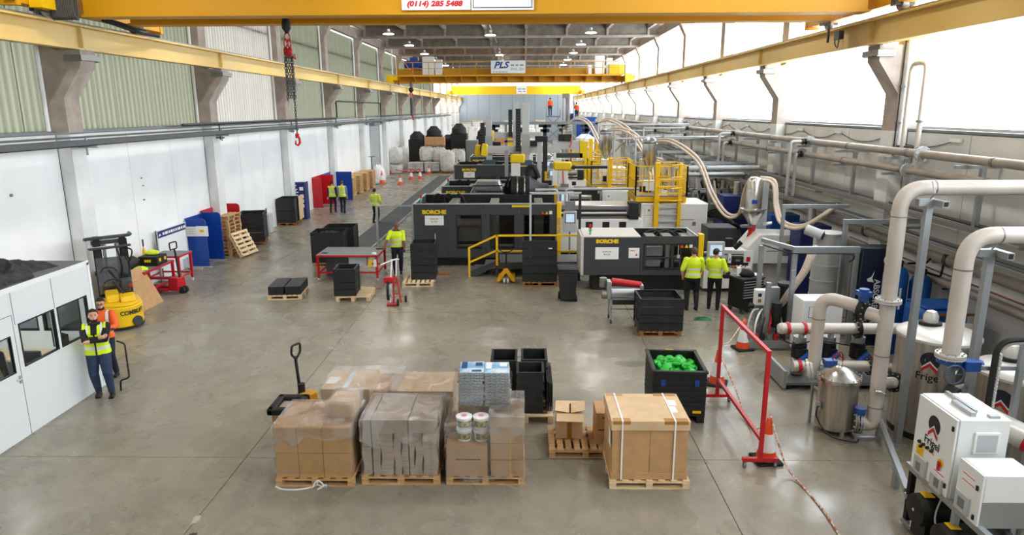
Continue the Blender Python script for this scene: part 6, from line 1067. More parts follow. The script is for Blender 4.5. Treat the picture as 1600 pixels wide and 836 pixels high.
for k in range(12): P(t, 'wire', B().tube(spline([(0, 16+3*k, .12), (0, 17+3*k, -.08), (0, 18+3*k, -.08), (0, 19+3*k, .12)], 5), .012, 5), 'dark_grey'); P(t, 'clip', B().box(-.04, .0, 15.8+3*k, 16.2+3*k, .08, .16), 'white')
t = T('vent_pipe', 'white upside-down U pipe rising in front of the nearest right window', 'pipe', (9.55, 17.75, 4.3)); P(t, 'pipe', B().tube(rounded([(0, 0, 0), (0, 0, 2.35), (.02, -.62, 2.35), (.02, -.62, .0)], .2), .06, 10), 'frp_pipe'); P(t, 'collar', B().cyl((.02, -.62, .95), (.02, -.62, 1.0), .09, 10), 'mid_grey'); P(t, 'tap', B().cyl((0, -.3, 2.4), (0, -.3, 2.55), .02, 6), 'white'); P(t, 'wall_bar', B().box(.0, .05, -.9, .3, .32, .36), 'dark_grey')
t = T('downpipe', 'tall white downpipe beside the nearest right hand column', 'pipe', (9.62, 18.05, 4.4)); P(t, 'pipe', B().cyl((0, 0, 0), (0, 0, 6.1), .05, 10), 'white'); P(t, 'cable', B().cyl((-.1, .05, 0), (-.1, .05, 6), .015, 6), 'black'); P(t, 'clip', B().box(-.14, .07, -.04, .04, 1.7, 1.75).box(-.14, .07, -.04, .04, .8, .84), 'dark_grey')
# tall pipe one: from the wall over the elbow down to the strainer
t = T('process_pipe', 'nearer-left tall white pipe with elbow, flange and strainer connection', 'pipe', (6.0, 11.0, 0), group='tall process pipes'); pipe(t, [(3.1, 0, 4.36), (.0, 0, 4.36), (0, 0, 3.6), (0, 0, 2.52)], .12, bend=.42, n=20, bn=9); pipe(t, [(0, 0, 2.5), (0, 0, .27), (-.3, .08, .3)], .12, bend=.22, n=20)
for z, in ((3.9,), (1.55,), (.62,)): P(t, 'weld_seam', B().cyl((0, 0, z-.008), (0, 0, z+.008), .123, 20), 'dirty_steel')
P(t, 'weld_seam', B().cyl((.48, 0, 4.36), (.5, 0, 4.36), .123, 20), 'dirty_steel'); flange(t, (0, 0, 2.5), (0, 0, 1), .2, .03); P(t, 'branch', B().cyl((0, 0, 2.18), (-.2, .23, 2.22), .11, 16), 'frp_pipe'); flange(t, (-.26, .3, 2.23), (-.66, .75, .04), .2, .04, 'black'); P(t, 'actuator', B().cyl((-.26, .3, 2.4), (-.26, .3, 2.62), .08, 14).box(-.36, -.16, .2, .4, 2.5, 2.58), 'valve_blue'); P(t, 'gauge', B().cyl((-.1, -.13, .95), (-.02, -.16, .95), .035, 10).cyl((-.12, -.1, .98), (.05, -.16, .92), .015, 6), 'chrome'); P(t, 'rear_branch', B().cyl((0, 0, 1.05), (.4, .25, .95), .1, 14), 'frp_pipe'); flange(t, (.42, .27, .95), (.8, .5, -.2), .17, .04, 'black')
P(t, 'floor_foot', B().box(-.3, .15, -.02, .04, 0, .05), 'galv'); flange(t, (-.2, .05, .29), (-1, .25, .05), .19, .025, 'galv'); flange(t, (-.28, .07, .3), (-1, .25, .05), .2, .03, 'dirty_steel'); P(t, 'actuator', B().cyl((-.23, .03, .48), (-.23, .03, .58), .09, 14).box(-.29, -.17, -.02, .08, .4, .5), 'valve_blue')
t = T('process_pipe', 'white upside-down U pipe bending from the strainer to the tall pipe', 'pipe', (5.22, 11.75, 0), group='tall process pipes'); pipe(t, [(0, 0, 1.0), (0, 0, 2.38), (.47, -.42, 2.3)], .11, bend=.3, n=18, bn=8); P(t, 'weld_seam', B().cyl((0, 0, 1.95), (0, 0, 1.97), .113, 18), 'dirty_steel'); flange(t, (-.05, .02, .98), (.9, -.3, .2), .2, .05, 'lid_steel'); flange(t, (.17, -.1, .95), (.9, -.4, .1), .19, .05, 'galv'); P(t, 'actuator', B().box(.1, .3, -.25, -.1, 1.15, 1.25).cyl((.2, -.18, 1.0), (.2, -.18, 1.22), .08, 12), 'valve_blue'); P(t, 'support_leg', B().box(-.04, .0, -.1, -.06, 0, .75).bar((0, -.1, .7), (.3, -.5, .55), .04), 'galv'); P(t, 'cable', B().tube(spline([(.25, -.15, 1.25), (.35, -.2, 1.4), (.45, -.1, 1.3), (.5, 0, 1.15)], 5), .012, 5), 'red')
t = T('strainer_vessel', 'round stainless strainer vessel with domed bolted lid on the floor', 'vessel', (5.52, 11.38, 0)); P(t, 'shell', B().lathe([(.3, .08), (.33, .1), (.33, .97)], 32), 'tank_steel'); P(t, 'lid', B().lathe([(.37, .97), (.37, 1.03), (.3, 1.08), (.2, 1.16), (.08, 1.2), (.01, 1.2)], 32), 'chrome', label='domed mirror lid'); b = B()
for i in range(24): b.cyl((.35*math.cos(i*PI/12), .35*math.sin(i*PI/12), .94), (.35*math.cos(i*PI/12), .35*math.sin(i*PI/12), 1.06), .013, 6)
P(t, 'lid_bolts', b, 'alu', kind='stuff'); P(t, 'leg', B().box(-.3, -.24, -.03, .03, 0, .12), 'galv'); P(t, 'leg', B().box(.24, .3, -.03, .03, 0, .12), 'galv'); P(t, 'leg', B().box(-.03, .03, -.32, -.26, 0, .12), 'galv'); P(t, 'lid_handle', B().tube([(-.03, 0, 1.2), (-.03, 0, 1.27), (.03, 0, 1.27), (.03, 0, 1.2)], .01, 6), 'steel'); P(t, 'drain_hose', B().tube(spline([(-.33, -.1, .5), (-.4, -.15, .48), (-.4, -.2, .3), (-.25, -.4, .08), (.1, -.55, .04), (.2, -.5, .06)], 6), .016, 6), 'black'); P(t, 'tap', B().box(-.4, -.33, -.13, -.07, .44, .58), 'steel')
# tall pipe two with handwheel valve
t = T('process_pipe', 'right tall white pipe with blue handwheel valve before the steel tanks', 'pipe', (6.2, 9.55, 0), group='tall process pipes'); pipe(t, [(2.9, 0, 4.05), (2.9, 0, 3.86), (0, 0, 3.86), (0, 0, 3.0), (0, 0, 2.12)], .118, bend=.4, n=20, bn=9); P(t, 'weld_seam', B().cyl((0, 0, 3.36), (0, 0, 3.38), .122, 20), 'dirty_steel'); P(t, 'weld_seam', B().cyl((.42, 0, 3.86), (.44, 0, 3.86), .122, 20), 'dirty_steel'); flange(t, (0, 0, 2.08), (0, 0, 1), .2, .035); P(t, 'valve_body', B().cyl((0, 0, 1.97), (0, 0, 2.04), .17, 20), 'valve_blue'); P(t, 'gearbox', B().box(.12, .34, -.2, -.02, 1.9, 2.05).cyl((.34, -.1, 1.97), (.4, -.1, 1.97), .08, 14), 'valve_blue', bev=.01)
hw = P(t, 'handwheel', B().tube([(-.1+.14*math.cos(a*PI/10), -.3, 1.9+.14*math.sin(a*PI/10)) for a in range(21)], .012, 6).bar((-.24, -.3, 1.9), (.04, -.3, 1.9), .015).bar((-.1, -.3, 1.76), (-.1, -.3, 2.04), .015), 'grip_blue'); P(hw, 'wheel_stem', B().cyl((-.1, -.3, 1.9), (.1, -.08, 1.95), .02, 8), 'steel'); pipe(t, [(0, 0, 1.96), (0, 0, 1.45), (.5, .3, 1.4)], .11, 'dirty_steel', .3)
# galvanized posts carrying both pipes
for lab, x, y, zt_ in (('left galvanized square post under the first tall pipe', 6.36, 10.85, 4.2), ('right galvanized square post under the second tall pipe', 6.68, 9.75, 3.62)):
    t = T('support_post', lab, 'post', (x, y, 0), 0, 'galvanized pipe posts'); P(t, 'post', B().box(-.05, .05, -.05, .05, .01, zt_-.105), 'galv'); P(t, 'cap_beam', B().box(-.18, .04, -.055, .055, zt_-.105, zt_), 'galv'); P(t, 'open_tube', B().box(.041, .14, -.3, .12, zt_-.1, zt_-.002), 'galv'); P(t, 'tube_mouth', B().box(.055, .125, -.303, -.3, zt_-.085, zt_-.015), 'black'); P(t, 'foot_plate', B().box(-.12, .12, -.12, .12, 0, .015), 'galv'); P(t, 'pipe_clip', B().tube([(0, -.02, zt_), (0, -.13, zt_+.1), (0, -.02, zt_+.28)], .012, 6), 'galv')
# stainless tanks with dark round emblem
def logo(par, s, rot, loc, word=True, wrap=None):
    """dark disc cut by a white and a red chevron, word below; drawn in its local xz plane facing -y, bent round a cylinder when wrap is its radius"""
    def sh(b):
        if wrap:
            b.v = [((wrap+.004-y)*math.sin(x/wrap), -(wrap+.004-y)*math.cos(x/wrap), z) for x, y, z in b.v]
        return b
    e = bpy.data.objects.new('emblem', None); COL.objects.link(e); e.parent = par; e.location = loc; e.rotation_euler = rot
    d = B(); n = 26
    pts = [(s*math.cos(2*PI*i/n), s*math.sin(2*PI*i/n)) for i in range(n)]
    d.v = [(0, 0, 0)]+[(x, 0, z) for x, z in pts]; d.f = [(0, i+1, (i+1) % n+1) for i in range(n) if math.sin(2*PI*(i+.5)/n) > -.1 or abs(math.cos(2*PI*(i+.5)/n)) > .6]; P(e, 'disc', sh(d), 'emblem_navy' if 'emblem_navy' in MT else mat('emblem_navy', '1a1f30', .4))
    def chev(zt, w, y):
        b = B(); k = 6
        for i in range(k+1): x = -s*.8+s*.8*i/k; z = zt-(s*.8-s*.8*i/k); b.v += [(x, y, z), (x, y, z-w)]
        for i in range(1, k+1): x = s*.8*i/k; z = zt-s*.8*i/k; b.v += [(x, y, z), (x, y, z-w)]
        b.f = [(2*i, 2*i+1, 2*i+3, 2*i+2) for i in range(2*k)]; return sh(b)
    P(e, 'white_chevron', chev(-.02*s, s*.2, -.004), 'white'); P(e, 'red_chevron', chev(-.22*s, s*.42, -.008), 'red_print')
    if word:
        t_ = text(e, 'Frigel', s*1.2, (0, -.003, -s*1.95), FR, 'emblem_navy', off=.002, ext=.001)
        if wrap:
            me = t_.data; t_.location = (0, 0, 0); t_.rotation_euler = (0, 0, 0)
            for v in me.vertices: x, z = v.co.x, v.co.y-s*1.95; v.co = ((wrap+.006)*math.sin(x/wrap), -(wrap+.006)*math.cos(x/wrap), z)
    return e
for lab, x, y, zt_, r_, ang in (('left big stainless tank with dark round emblem behind the posts', 7.15, 11.4, 1.86, .63, -38), ('right big stainless tank partly hidden by the white control cabinet', 7.6, 9.98, 1.74, .62, -55)):
    t = T('storage_tank', lab, 'tank', (x, y, 0), 0, 'stainless tanks'); P(t, 'shell', B().lathe([(r_, .12), (r_, zt_-.1)], 40), 'tank_steel'); P(t, 'lid', B().lathe([(r_+.02, zt_-.1), (r_+.02, zt_-.06), (r_-.02, zt_-.02), (r_*.5, zt_+.03), (.02, zt_+.05)], 40), 'lid_steel'); P(t, 'base_ring', B().cyl((0, 0, 0), (0, 0, .13), r_*.97, 32), 'black'); P(t, 'man_way', B().cyl((-.05, .2, zt_), (-.05, .2, zt_+.09), .18, 18), 'black'); P(t, 'vent_dome', B().lathe([(.12, .05), (.12, .2), (.08, .28), (.02, .3)], 16, (-.05, .2, zt_)), 'lid_steel'); P(t, 'weld_seam', B().box(-.004, .004, -r_-.003, -r_+.01, .14, zt_-.1), 'dirty_steel'); logo(t, .15, (0, 0, R(ang)), (0, 0, zt_-.38), wrap=r_)
# pump set with two manifolds
t = T('pump_set', 'three dark vertical pumps on a skid between two pale manifolds with red clamps', 'pump set', (5.3, 13.5, 0)); P(t, 'skid', B().box(.0, 2.0, -.35, .6, .1, .16), 'mid_grey'); P(t, 'skid_end', B().box(-.06, 0, -.4, .65, .05, .42), 'galv')
for x in (.1, 1.9): P(t, 'skid_foot', B().box(x-.06, x+.06, -.3, .5, 0, .1), 'black')
P(t, 'upper_manifold', B().cyl((-.05, 0, 1.2), (2.5, 0, 1.2), .115, 18), 'frp_pipe'); P(t, 'lower_manifold', B().cyl((.15, -.25, .48), (1.95, -.25, .48), .115, 18), 'frp_pipe'); P(t, 'end_cap', B().lathe([(.115, 0), (.09, -.05), (.02, -.07)], 16, (-.05, 0, 1.2), 'x'), 'frp_pipe')
for x, y, z in ((.08, 0, 1.2), (.42, 0, 1.2), (.28, -.25, .48)): P(t, 'red_clamp', B().cyl((x-.03, y, z), (x+.03, y, z), .135, 18).box(x-.03, x+.03, y-.17, y-.11, z-.02, z+.02), 'red', label='red pipe clamp')
flange(t, (1.5, 0, 1.2), (1, 0, 0), .2, .035, 'black'); flange(t, (1.7, -.25, .48), (1, 0, 0), .18, .035, 'black')
for x in (.4, 1.0, 1.6):
    p_ = P(t, 'pump_body', B().lathe([(.14, .2), (.14, .5), (.1, .55), (.1, .85), (.13, .88), (.13, 1.0)], 16, (x, .1, 0)), 'alu'); P(p_, 'motor', B().cyl((x, .1, .55), (x, .1, .85), .15, 14).box(x-.1, x+.1, -.12, .0, .6, .78), 'black'); P(p_, 'riser', B().cyl((x, .05, .95), (x, .02, 1.15), .06, 10), 'light_grey'); P(p_, 'valve', B().cyl((x-.06, -.14, .55), (x+.12, -.16, .72), .06, 10), 'valve_blue'); P(p_, 'red_lever', B().bar((x+.06, -.18, .72), (x+.2, -.22, .62), .025), 'red')
P(t, 'cable', B().tube(spline([(-.1, .1, 1.0), (.2, -.1, .9), (.7, -.05, .95), (1.4, -.05, .85)], 6), .015, 5), 'black')
pp = T('process_pipe', 'pale pipe leaving the manifold towards the left stainless tank', 'pipe', (7.8, 13.5, 1.2), group='tall process pipes'); P(pp, 'pipe', B().cyl((.0, 0, 0), (1.3, 0, 0), .11, 16), 'frp_pipe'); pq = T('process_pipe', 'low grey pipe running from the lower manifold past the strainer', 'pipe', (7.0, 13.2, .5), group='tall process pipes'); P(pq, 'pipe', B().tube([(.28, 0, 0), (.5, -.3, 0), (.35, -1.1, 0)], .1, 14), 'dirty_steel')
# galvanized frame, drum dryer, white cabinet, navy banner box, blue tanks
t = T('steel_frame', 'galvanized post and beam frame before the grey drum', 'frame', (6.4, 16.0, 0))
for x, y in ((-.5, .85), (0, 0), (1.45, 0)): P(t, 'post', B().box(x-.05, x+.05, y-.05, y+.05, 0, 2.27), 'galv')
P(t, 'beam', B().bar((-.5, .85, 2.42), (0, 0, 2.36), .09), 'galv'); P(t, 'beam', B().box(-.06, 1.51, -.06, .06, 2.27, 2.41), 'galv'); P(t, 'top_beam', B().box(1.39, 3.2, .64, .76, 2.85, 2.95), 'galv'); P(t, 'post', B().box(1.4, 1.5, .65, .75, 0, 2.84), 'galv'); P(t, 'channel_post', B().box(-.45, -.2, .2, .4, 0, 1.35), 'galv'); P(t, 'cable', B().tube(spline([(-.5, .8, 2.3), (-.2, .3, 2.25), (.0, -.07, 2.26), (1.2, -.07, 2.25), (1.35, -.1, 2.15), (1.25, -.07, 2.05)], 6), .016, 6), 'black'); P(t, 'hose_rail', B().box(.6, 2.4, 2.6, 2.7, 2.95, 3.05), 'galv'); P(t, 'hose_post', B().box(.61, .69, 2.61, 2.69, 0, 2.95), 'galv')
t = T('switch_box', 'white switch box with square buttons on the galvanized channel post', 'switch box', (5.75, 16.15, .95)); P(t, 'case', B().box(-.17, .17, -.1, .1, 0, .38), 'white', bev=.015); P(t, 'button', B().box(-.12, -.04, -.11, -.1, .22, .3), 'black'); P(t, 'button', B().box(-.12, -.04, -.11, -.1, .08, .16), 'tape_brown'); P(t, 'post', B().box(-.05, .05, .0, .1, -.95, 0), 'galv'); P(t, 'cable', B().tube(spline([(0, -.05, 0), (.05, -.1, -.3), (-.1, -.1, -.6), (.0, -.05, -.9)], 5), .02, 6), 'mid_grey')
t = T('drum_filter', 'tall grey ribbed drum with flat lid behind the galvanized frame', 'drum', (7.72, 17.3, 0)); P(t, 'drum', B().lathe([(.34, .5), (.34, 2.48), (.36, 2.49), (.36, 2.53), (.02, 2.55)], 28), 'drum_grey')
for z in (.9, 1.3, 1.7, 2.1): P(t, 'hoop', B().cyl((0, 0, z-.012), (0, 0, z+.012), .352, 28), 'light_grey')
P(t, 'base', B().box(-.36, .36, -.36, .36, 0, .5), 'mid_grey'); P(t, 'inlet', B().cyl((-.3, -.35, 2.5), (-.62, -.1, 2.62), .13, 14).cyl((-.45, -.3, 2.3), (-.45, -.3, 2.6), .05, 8), 'light_grey'); P(t, 'inlet_mouth', B().cyl((-.29, -.36, 2.495), (-.28, -.368, 2.492), .09, 14), 'black')
t = T('blower_cabinet', 'white blower cabinet with notice sheet standing before the drum', 'cabinet', (6.72, 15.25, 0)); P(t, 'body', B().box(-.45, .45, -.3, .3, .1, 1.38), 'white', bev=.015); n = P(t, 'notice_sheet', B().box(-.32, .05, -.31, -.3, .98, 1.24), 'paper'); P(n, 'blue_border', B().box(-.32, .05, -.313, -.31, 1.23, 1.24).box(-.32, .05, -.313, -.31, .98, .99).box(-.32, -.31, -.313, -.31, .98, 1.24).box(.04, .05, -.313, -.31, .98, 1.24), 'navy_print'); P(t, 'plinth', B().box(-.4, .4, -.25, .25, 0, .1), 'dark_grey')
t = T('banner_box', 'dark navy spill kit box lettered ABSORBENT in white down its face', 'banner box', (8.3, 16.1, 0)); P(t, 'box', B().box(-.38, .42, -.25, .25, .2, 2.4), 'emblem_navy', bev=.01); P(t, 'feet', B().box(-.36, .4, -.23, .23, 0, .2), 'black'); tx = text(t, 'ABSORBENT', .2, (.02, -.255, 1.1), (90, 90, 0), 'white', off=.004); lg = B()
for i in range(12): a0, a1 = R(40+i*23.5), R(40+(i+1)*23.5); lg.add([(.27+.15*math.cos(a0), -.253, 2.12+.15*math.sin(a0)), (.27+.09*math.cos(a0), -.253, 2.12+.09*math.sin(a0)), (.27+.09*math.cos(a1), -.253, 2.12+.09*math.sin(a1)), (.27+.15*math.cos(a1), -.253, 2.12+.15*math.sin(a1))], [(0, 1, 2, 3)])
P(t, 'ring_logo', lg.box(.24, .36, -.256, -.252, 2.1, 2.14), 'white'); P(t, 'white_figure', B().prism([(-.2, 1.6), (-.05, 1.58), (-.1, 1.68), (-.06, 1.85), (-.12, 1.72), (-.22, 1.66)], -.257, -.252, 'y'), 'white'); P(t, 'window', B().box(-.3, -.08, -.256, -.25, .9, 1.4), 'dark_grey')
t = T('water_softener', 'pair of upright blue pressure tanks behind the tall pipe', 'tank', (8.7, 15.5, 0)); P(t, 'tank', B().lathe([(.24, 0), (.27, .1), (.27, 1.85), (.2, 2.0), (.08, 2.08)], 20, (-.15, 0, 0)), 'tank_blue', label='left blue tank'); P(t, 'tank', B().lathe([(.2, 0), (.23, .1), (.23, 1.7), (.17, 1.83), (.07, 1.9)], 20, (.38, -.1, 0)), 'tank_blue', label='shorter right blue tank'); P(t, 'control_head', B().box(-.25, -.05, -.1, .1, 2.05, 2.2), 'black', bev=.02); P(t, 'control_head', B().box(.3, .46, -.18, -.02, 1.88, 2.02), 'black', bev=.02); P(t, 'pipe', B().tube(rounded([(.1, 0, 2.12), (.5, 0, 2.12), (.5, -.2, 2.3), (.8, -.2, 2.3)], .05), .025, 8).tube(rounded([(.4, -.1, 1.95), (.75, -.2, 1.85), (.8, -.2, 2.3)], .05), .025, 8), 'black'); P(t, 'label_strip', B().box(-.17, -.13, -.28, -.268, 1.1, 1.6), 'white')
t = T('brine_tank', 'squat blue brine tank with a steel pipe at its front', 'tank', (8.75, 14.2, 0)); P(t, 'tank', B().box(-.45, .5, -.4, .45, 0, 1.5), 'tank_blue', bev=.12); P(t, 'pipe', B().tube(rounded([(-.42, -.46, 1.0), (-.42, -.46, 1.42), (.6, -.46, 1.42)], .08), .03, 8), 'copper'); P(t, 'lid', B().box(-.4, .45, -.35, .4, 1.5, 1.54), 'tank_blue', bev=.02)
t = T('control_box', 'small grey wall box with dark window beside the second tall pipe', 'switch box', (9.78, 11.6, 1.9), 0); P(t, 'case', B().box(-.1, .06, -.18, .18, 0, .3), 'mid_grey', bev=.01); P(t, 'window', B().box(-.11, -.1, -.12, .05, .08, .22), 'black')
# hoses and conduits between the frame and the men
hose('%s thick tan hose curving down beside the drum', [(7.0, 16.5, 2.2), (6.75, 16.3, 1.7), (6.4, 16.4, 1.0), (6.25, 16.9, .1)], .08, 2, .22, 'hose_beige')
t = T('filter_canister', 'black canister standing behind the galvanized post', 'canister', (6.45, 16.55, 0)); P(t, 'canister', B().cyl((0, 0, .3), (0, 0, 1.35), .17, 16), 'black'); P(t, 'stand', B().box(-.15, .15, -.15, .15, 0, .3), 'mid_grey'); P(t, 'lid', B().cyl((0, 0, 1.35), (0, 0, 1.4), .19, 16), 'dark_grey')
t = T('hose_fittings', 'cluster of valves and small hoses on the floor by the pump skid', 'fittings', (5.5, 15.6, 0)); P(t, 'base_rail', B().box(-.2, .9, -.1, .0, .05, .25), 'galv')
for k in range(6): P(t, 'small_hose', B().tube(spline([(-.2+.16*k, 0, .2), (-.25+.17*k, -.1, .6), (-.1+.15*k, .1, .9-.08*k), (.1+.1*k, .3, .9)], 5), .022, 6), ['light_grey', 'white', 'black', 'red', 'black', 'light_grey'][k]); P(t, 'valve', B().box(-.25+.16*k, -.15+.16*k, -.1, .0, .25, .4), ['mid_grey', 'red', 'black'][k % 3])
P(t, 'riser', B().box(.2, .3, .1, .2, 0, 1.6), 'galv'); P(t, 'riser', B().box(.75, .85, .1, .2, 0, 1.9), 'galv'); P(t, 'canister', B().cyl((.5, .2, .5), (.5, .2, 1.1), .12, 12), 'black')
# white control cabinets on the pump rack, bottom right corner
t = T('pump_rack', 'grey steel rack with black pumps under the white control cabinets', 'rack', (5.2, 7.1, 0))
for x in (.05, .75):
    for y in (-.3, .45, 1.4): P(t, 'post', B().box(x-.035, x+.035, y-.035, y+.035, .03, .84), 'galv' if x > .5 or y < 1 else 'hair_dark')
P(t, 'beam', B().box(.0, .08, -.4, 1.5, .82, .9), 'galv'); P(t, 'beam', B().box(.72, .8, -.4, 1.5, .82, .9), 'galv'); P(t, 'cross_beam', B().box(0, .8, 1.38, 1.46, .4, .46), 'galv'); P(t, 'base_beam', B().box(.0, .8, -.4, 1.45, .03, .09), 'galv'); P(t, 'foot', B().cyl((-.05, .95, 0), (-.05, .95, .03), .08, 16).cyl((-.05, .95, .03), (-.05, .95, .15), .015, 8), 'black')
for y, z in ((.98, .5), (.42, .42)):
    p_ = P(t, 'pump', B().lathe([(.1, -.14), (.2, -.12), (.21, -.06), (.21, .25), (.16, .3), (.16, .7)], 20, (.0, y, z), 'x'), 'black'); P(p_, 'yellow_label', B().box(-.05, .08, y-.07, y+.07, z+.208, z+.214), 'yellow'); P(p_, 'hub', B().cyl((-.145, y, z), (-.14, y, z), .02, 10), 'light_grey'); P(p_, 'foot', B().box(-.05, .3, y-.15, y+.15, .09, z-.15), 'machine_black')
P(t, 'cable', B().tube(spline([(.05, .75, .8), (-.02, .7, .5), (.05, .45, .3), (.1, .2, .15), (.1, -.1, .12)], 6), .01, 6), 'light_grey'); P(t, 'pump_pipe', B().box(.2, .7, .1, 1.3, .2, .32), 'machine_black')
t = T('floor_beam', 'galvanized beam on short legs running from the rack to the strainer', 'beam', (0, 0, 0)); P(t, 'beam', B().bar((6.22, 11.3, .32), (5.3, 8.65, .42), .08), 'galv'); P(t, 'leg', B().box(5.55, 5.63, 9.4, 9.48, 0, .36), 'galv'); P(t, 'leg', B().box(6.1, 6.18, 11.0, 11.08, 0, .3), 'galv')
t = T('control_cabinet', 'larger white control cabinet with dark round emblem and red switch', 'control cabinet', (5.2, 7.67, .9)); P(t, 'case', B().box(.02, .62, 0, .82, 0, 1.05), 'white', bev=.01); d = P(t, 'door', B().box(-.015, .015, .01, .81, .01, 1.04), 'white', bev=.006); logo(d, .125, (0, 0, R(-90)), (-.017, .42, .78))
P(d, 'red_switch', B().lathe([(.03, -.03), (.03, -.01)], 12, (-.01, .2, .36), 'x').box(-.05, -.03, .185, .215, .28, .4), 'red'); P(d, 'switch_plate', B().cyl((-.017, .2, .38), (-.022, .2, .38), .055, 16), 'yellow'); P(d, 'warning_label', B().box(-.018, -.015, .56, .72, .22, .38), 'yellow'); P(d, 'notice_label', B().box(-.018, -.015, .1, .3, .12, .26), 'paper'); P(d, 'red_line', B().box(-.02, -.018, .1, .3, .235, .245).box(-.02, -.018, .1, .3, .15, .16), 'red_print')
for k in range(4): P(d, 'knob', B().cyl((-.015, .66-.09*k, .44), (-.045, .66-.09*k, .44), .022, 10), 'black'); P(d, 'knob_label', B().box(-.018, -.015, .62-.09*k, .68-.09*k, .395, .415), 'yellow')
P(d, 'knob', B().cyl((-.015, .62, .39), (-.045, .62, .39), .02, 10), 'black')
for y in (.03, .44): v = P(d, 'vent_grille', B().box(-.05, -.015, y, y+.26, .02, .26) if y > .2 else B().box(-.05, -.015, y+.06, y+.3, -.0, .2), 'light_grey', bev=.008); P(v, 'filter_mat', B().box(-.052, -.05, y+.1, y+.2, .06, .18), 'mid_grey')
for z in (.12, .88): P(d, 'latch', B().box(-.03, -.015, .04, .07, z, z+.06), 'black')
P(t, 'side_vent', B().box(.2, .5, -.03, .0, .62, .9), 'white', bev=.008); P(t, 'side_mat', B().box(.23, .47, -.034, -.03, .65, .87), 'light_grey'); P(t, 'cable_gland_rail', B().box(.2, .26, .1, .5, 1.05, 1.1).box(.3, .34, .2, .8, 1.05, 1.09).box(.4, .52, .05, .12, 1.05, 1.08), 'alu'); P(t, 'under_box', B().box(.1, .6, -.02, .3, -.02, .3), 'hair_dark')
t = T('control_cabinet', 'smaller white box with red lined notice on the corner of the rack', 'control cabinet', (5.2, 7.1, .9)); P(t, 'case', B().box(.02, .6, 0, .43, .3, .64), 'white', bev=.01); P(t, 'lower_case', B().box(.02, .6, 0.01, .42, -.03, .3), 'alu', label='bare grey metal lower half'); d = P(t, 'door', B().box(-.015, .015, .0, .43, .0, .64), 'white', bev=.006); P(d, 'notice_label', B().box(-.018, -.015, .12, .34, .4, .52), 'paper'); P(d, 'red_line', B().box(-.02, -.018, .12, .34, .505, .515).box(-.02, -.018, .12, .34, .42, .43), 'red_print')
for y, z in ((.05, .42), (.05, .05)): P(d, 'latch', B().box(-.03, -.015, y, y+.03, z, z+.06), 'black')
v = P(d, 'vent_grille', B().box(-.05, -.015, .14, .38, .03, .27), 'light_grey', bev=.008); P(v, 'filter_mat', B().box(-.052, -.05, .2, .32, .09, .21), 'mid_grey')
t = T('pipe_trolley', 'pale thick pipe with red clamps behind the white cabinets', 'pipe', (0, 0, 0)); P(t, 'pipe', B().cyl((6.2, 9.3, 1.45), (7.6, 7.6, .95), .17, 20), 'lid_steel')
for q in (.12, .42): 
    c = Vector((6.2, 9.3, 1.45)).lerp(Vector((7.6, 7.6, .95)), q); dd = (Vector((7.6, 7.6, .95))-Vector((6.2, 9.3, 1.45))).normalized(); P(t, 'red_clamp', B().cyl(c-dd*.035, c+dd*.035, .19, 20), 'red', label='red pipe clamp')
P(t, 'black_ring', B().cyl((6.1, 9.42, 1.48), (6.19, 9.31, 1.45), .22, 20), 'black'); P(t, 'saddle', B().box(6.7, 6.8, 8.45, 8.55, 0, 1.12), 'galv'); P(t, 'pump_below', B().lathe([(.1, .2), (.22, .25), (.22, .5), (.1, .6)], 14, (6.4, 8.0, 0)), 'chrome'); P(t, 'blue_motor', B().cyl((6.2, 7.4, .4), (6.7, 7.4, .4), .17, 14), 'valve_blue')
t = T('cable_chain', 'black cable chain curving over beside the right galvanized post', 'cable chain', (6.35, 8.85, 0)); P(t, 'chain', B().tube(rounded([(0, 0, 1.0), (.0, 0, 2.55), (.95, 0, 2.6)], .22, 8), .04, 8), 'black'); P(t, 'guide_rail', B().tube(rounded([(.09, .03, .2), (.09, .03, 2.5), (.95, .03, 2.52)], .2, 8), .022, 8), 'light_grey'); b = B()
for k in range(26): b.box(.03, .06, -.05, .05, 1.1+.05*k, 1.125+.05*k)
P(t, 'chain_teeth', b, 'lid_steel', kind='stuff'); P(t, 'stand_post', B().box(.35, .42, 0, .07, 0, 2.5), 'galv'); P(t, 'stand_arm', B().box(-.1, .9, .05, .1, 2.1, 2.16), 'galv')
t = T('sign_plate', 'white sign plate at the right edge beside the cable chain', 'sign', (6.95, 8.7, 0)); P(t, 'plate', B().box(0, .5, 0, .02, 2.1, 2.5), 'white', bev=.003); text(t, 'P', .16, (.2, -.002, 2.3), FR, 'dark_print'); P(t, 'stand', B().box(.02, .08, .02, .08, 0, 2.1), 'galv')
t = T('cabinet_frame', 'pale open cabinet frame behind the black cable chain', 'frame', (7.3, 9.0, 0)); P(t, 'frame', B().box(-.1, -.05, 0, .05, 0, 2.6).box(-.1, 1.2, 0, .05, 2.55, 2.62).bar((-.4, .0, 1.95), (.3, .0, 1.75), .06), 'light_grey')
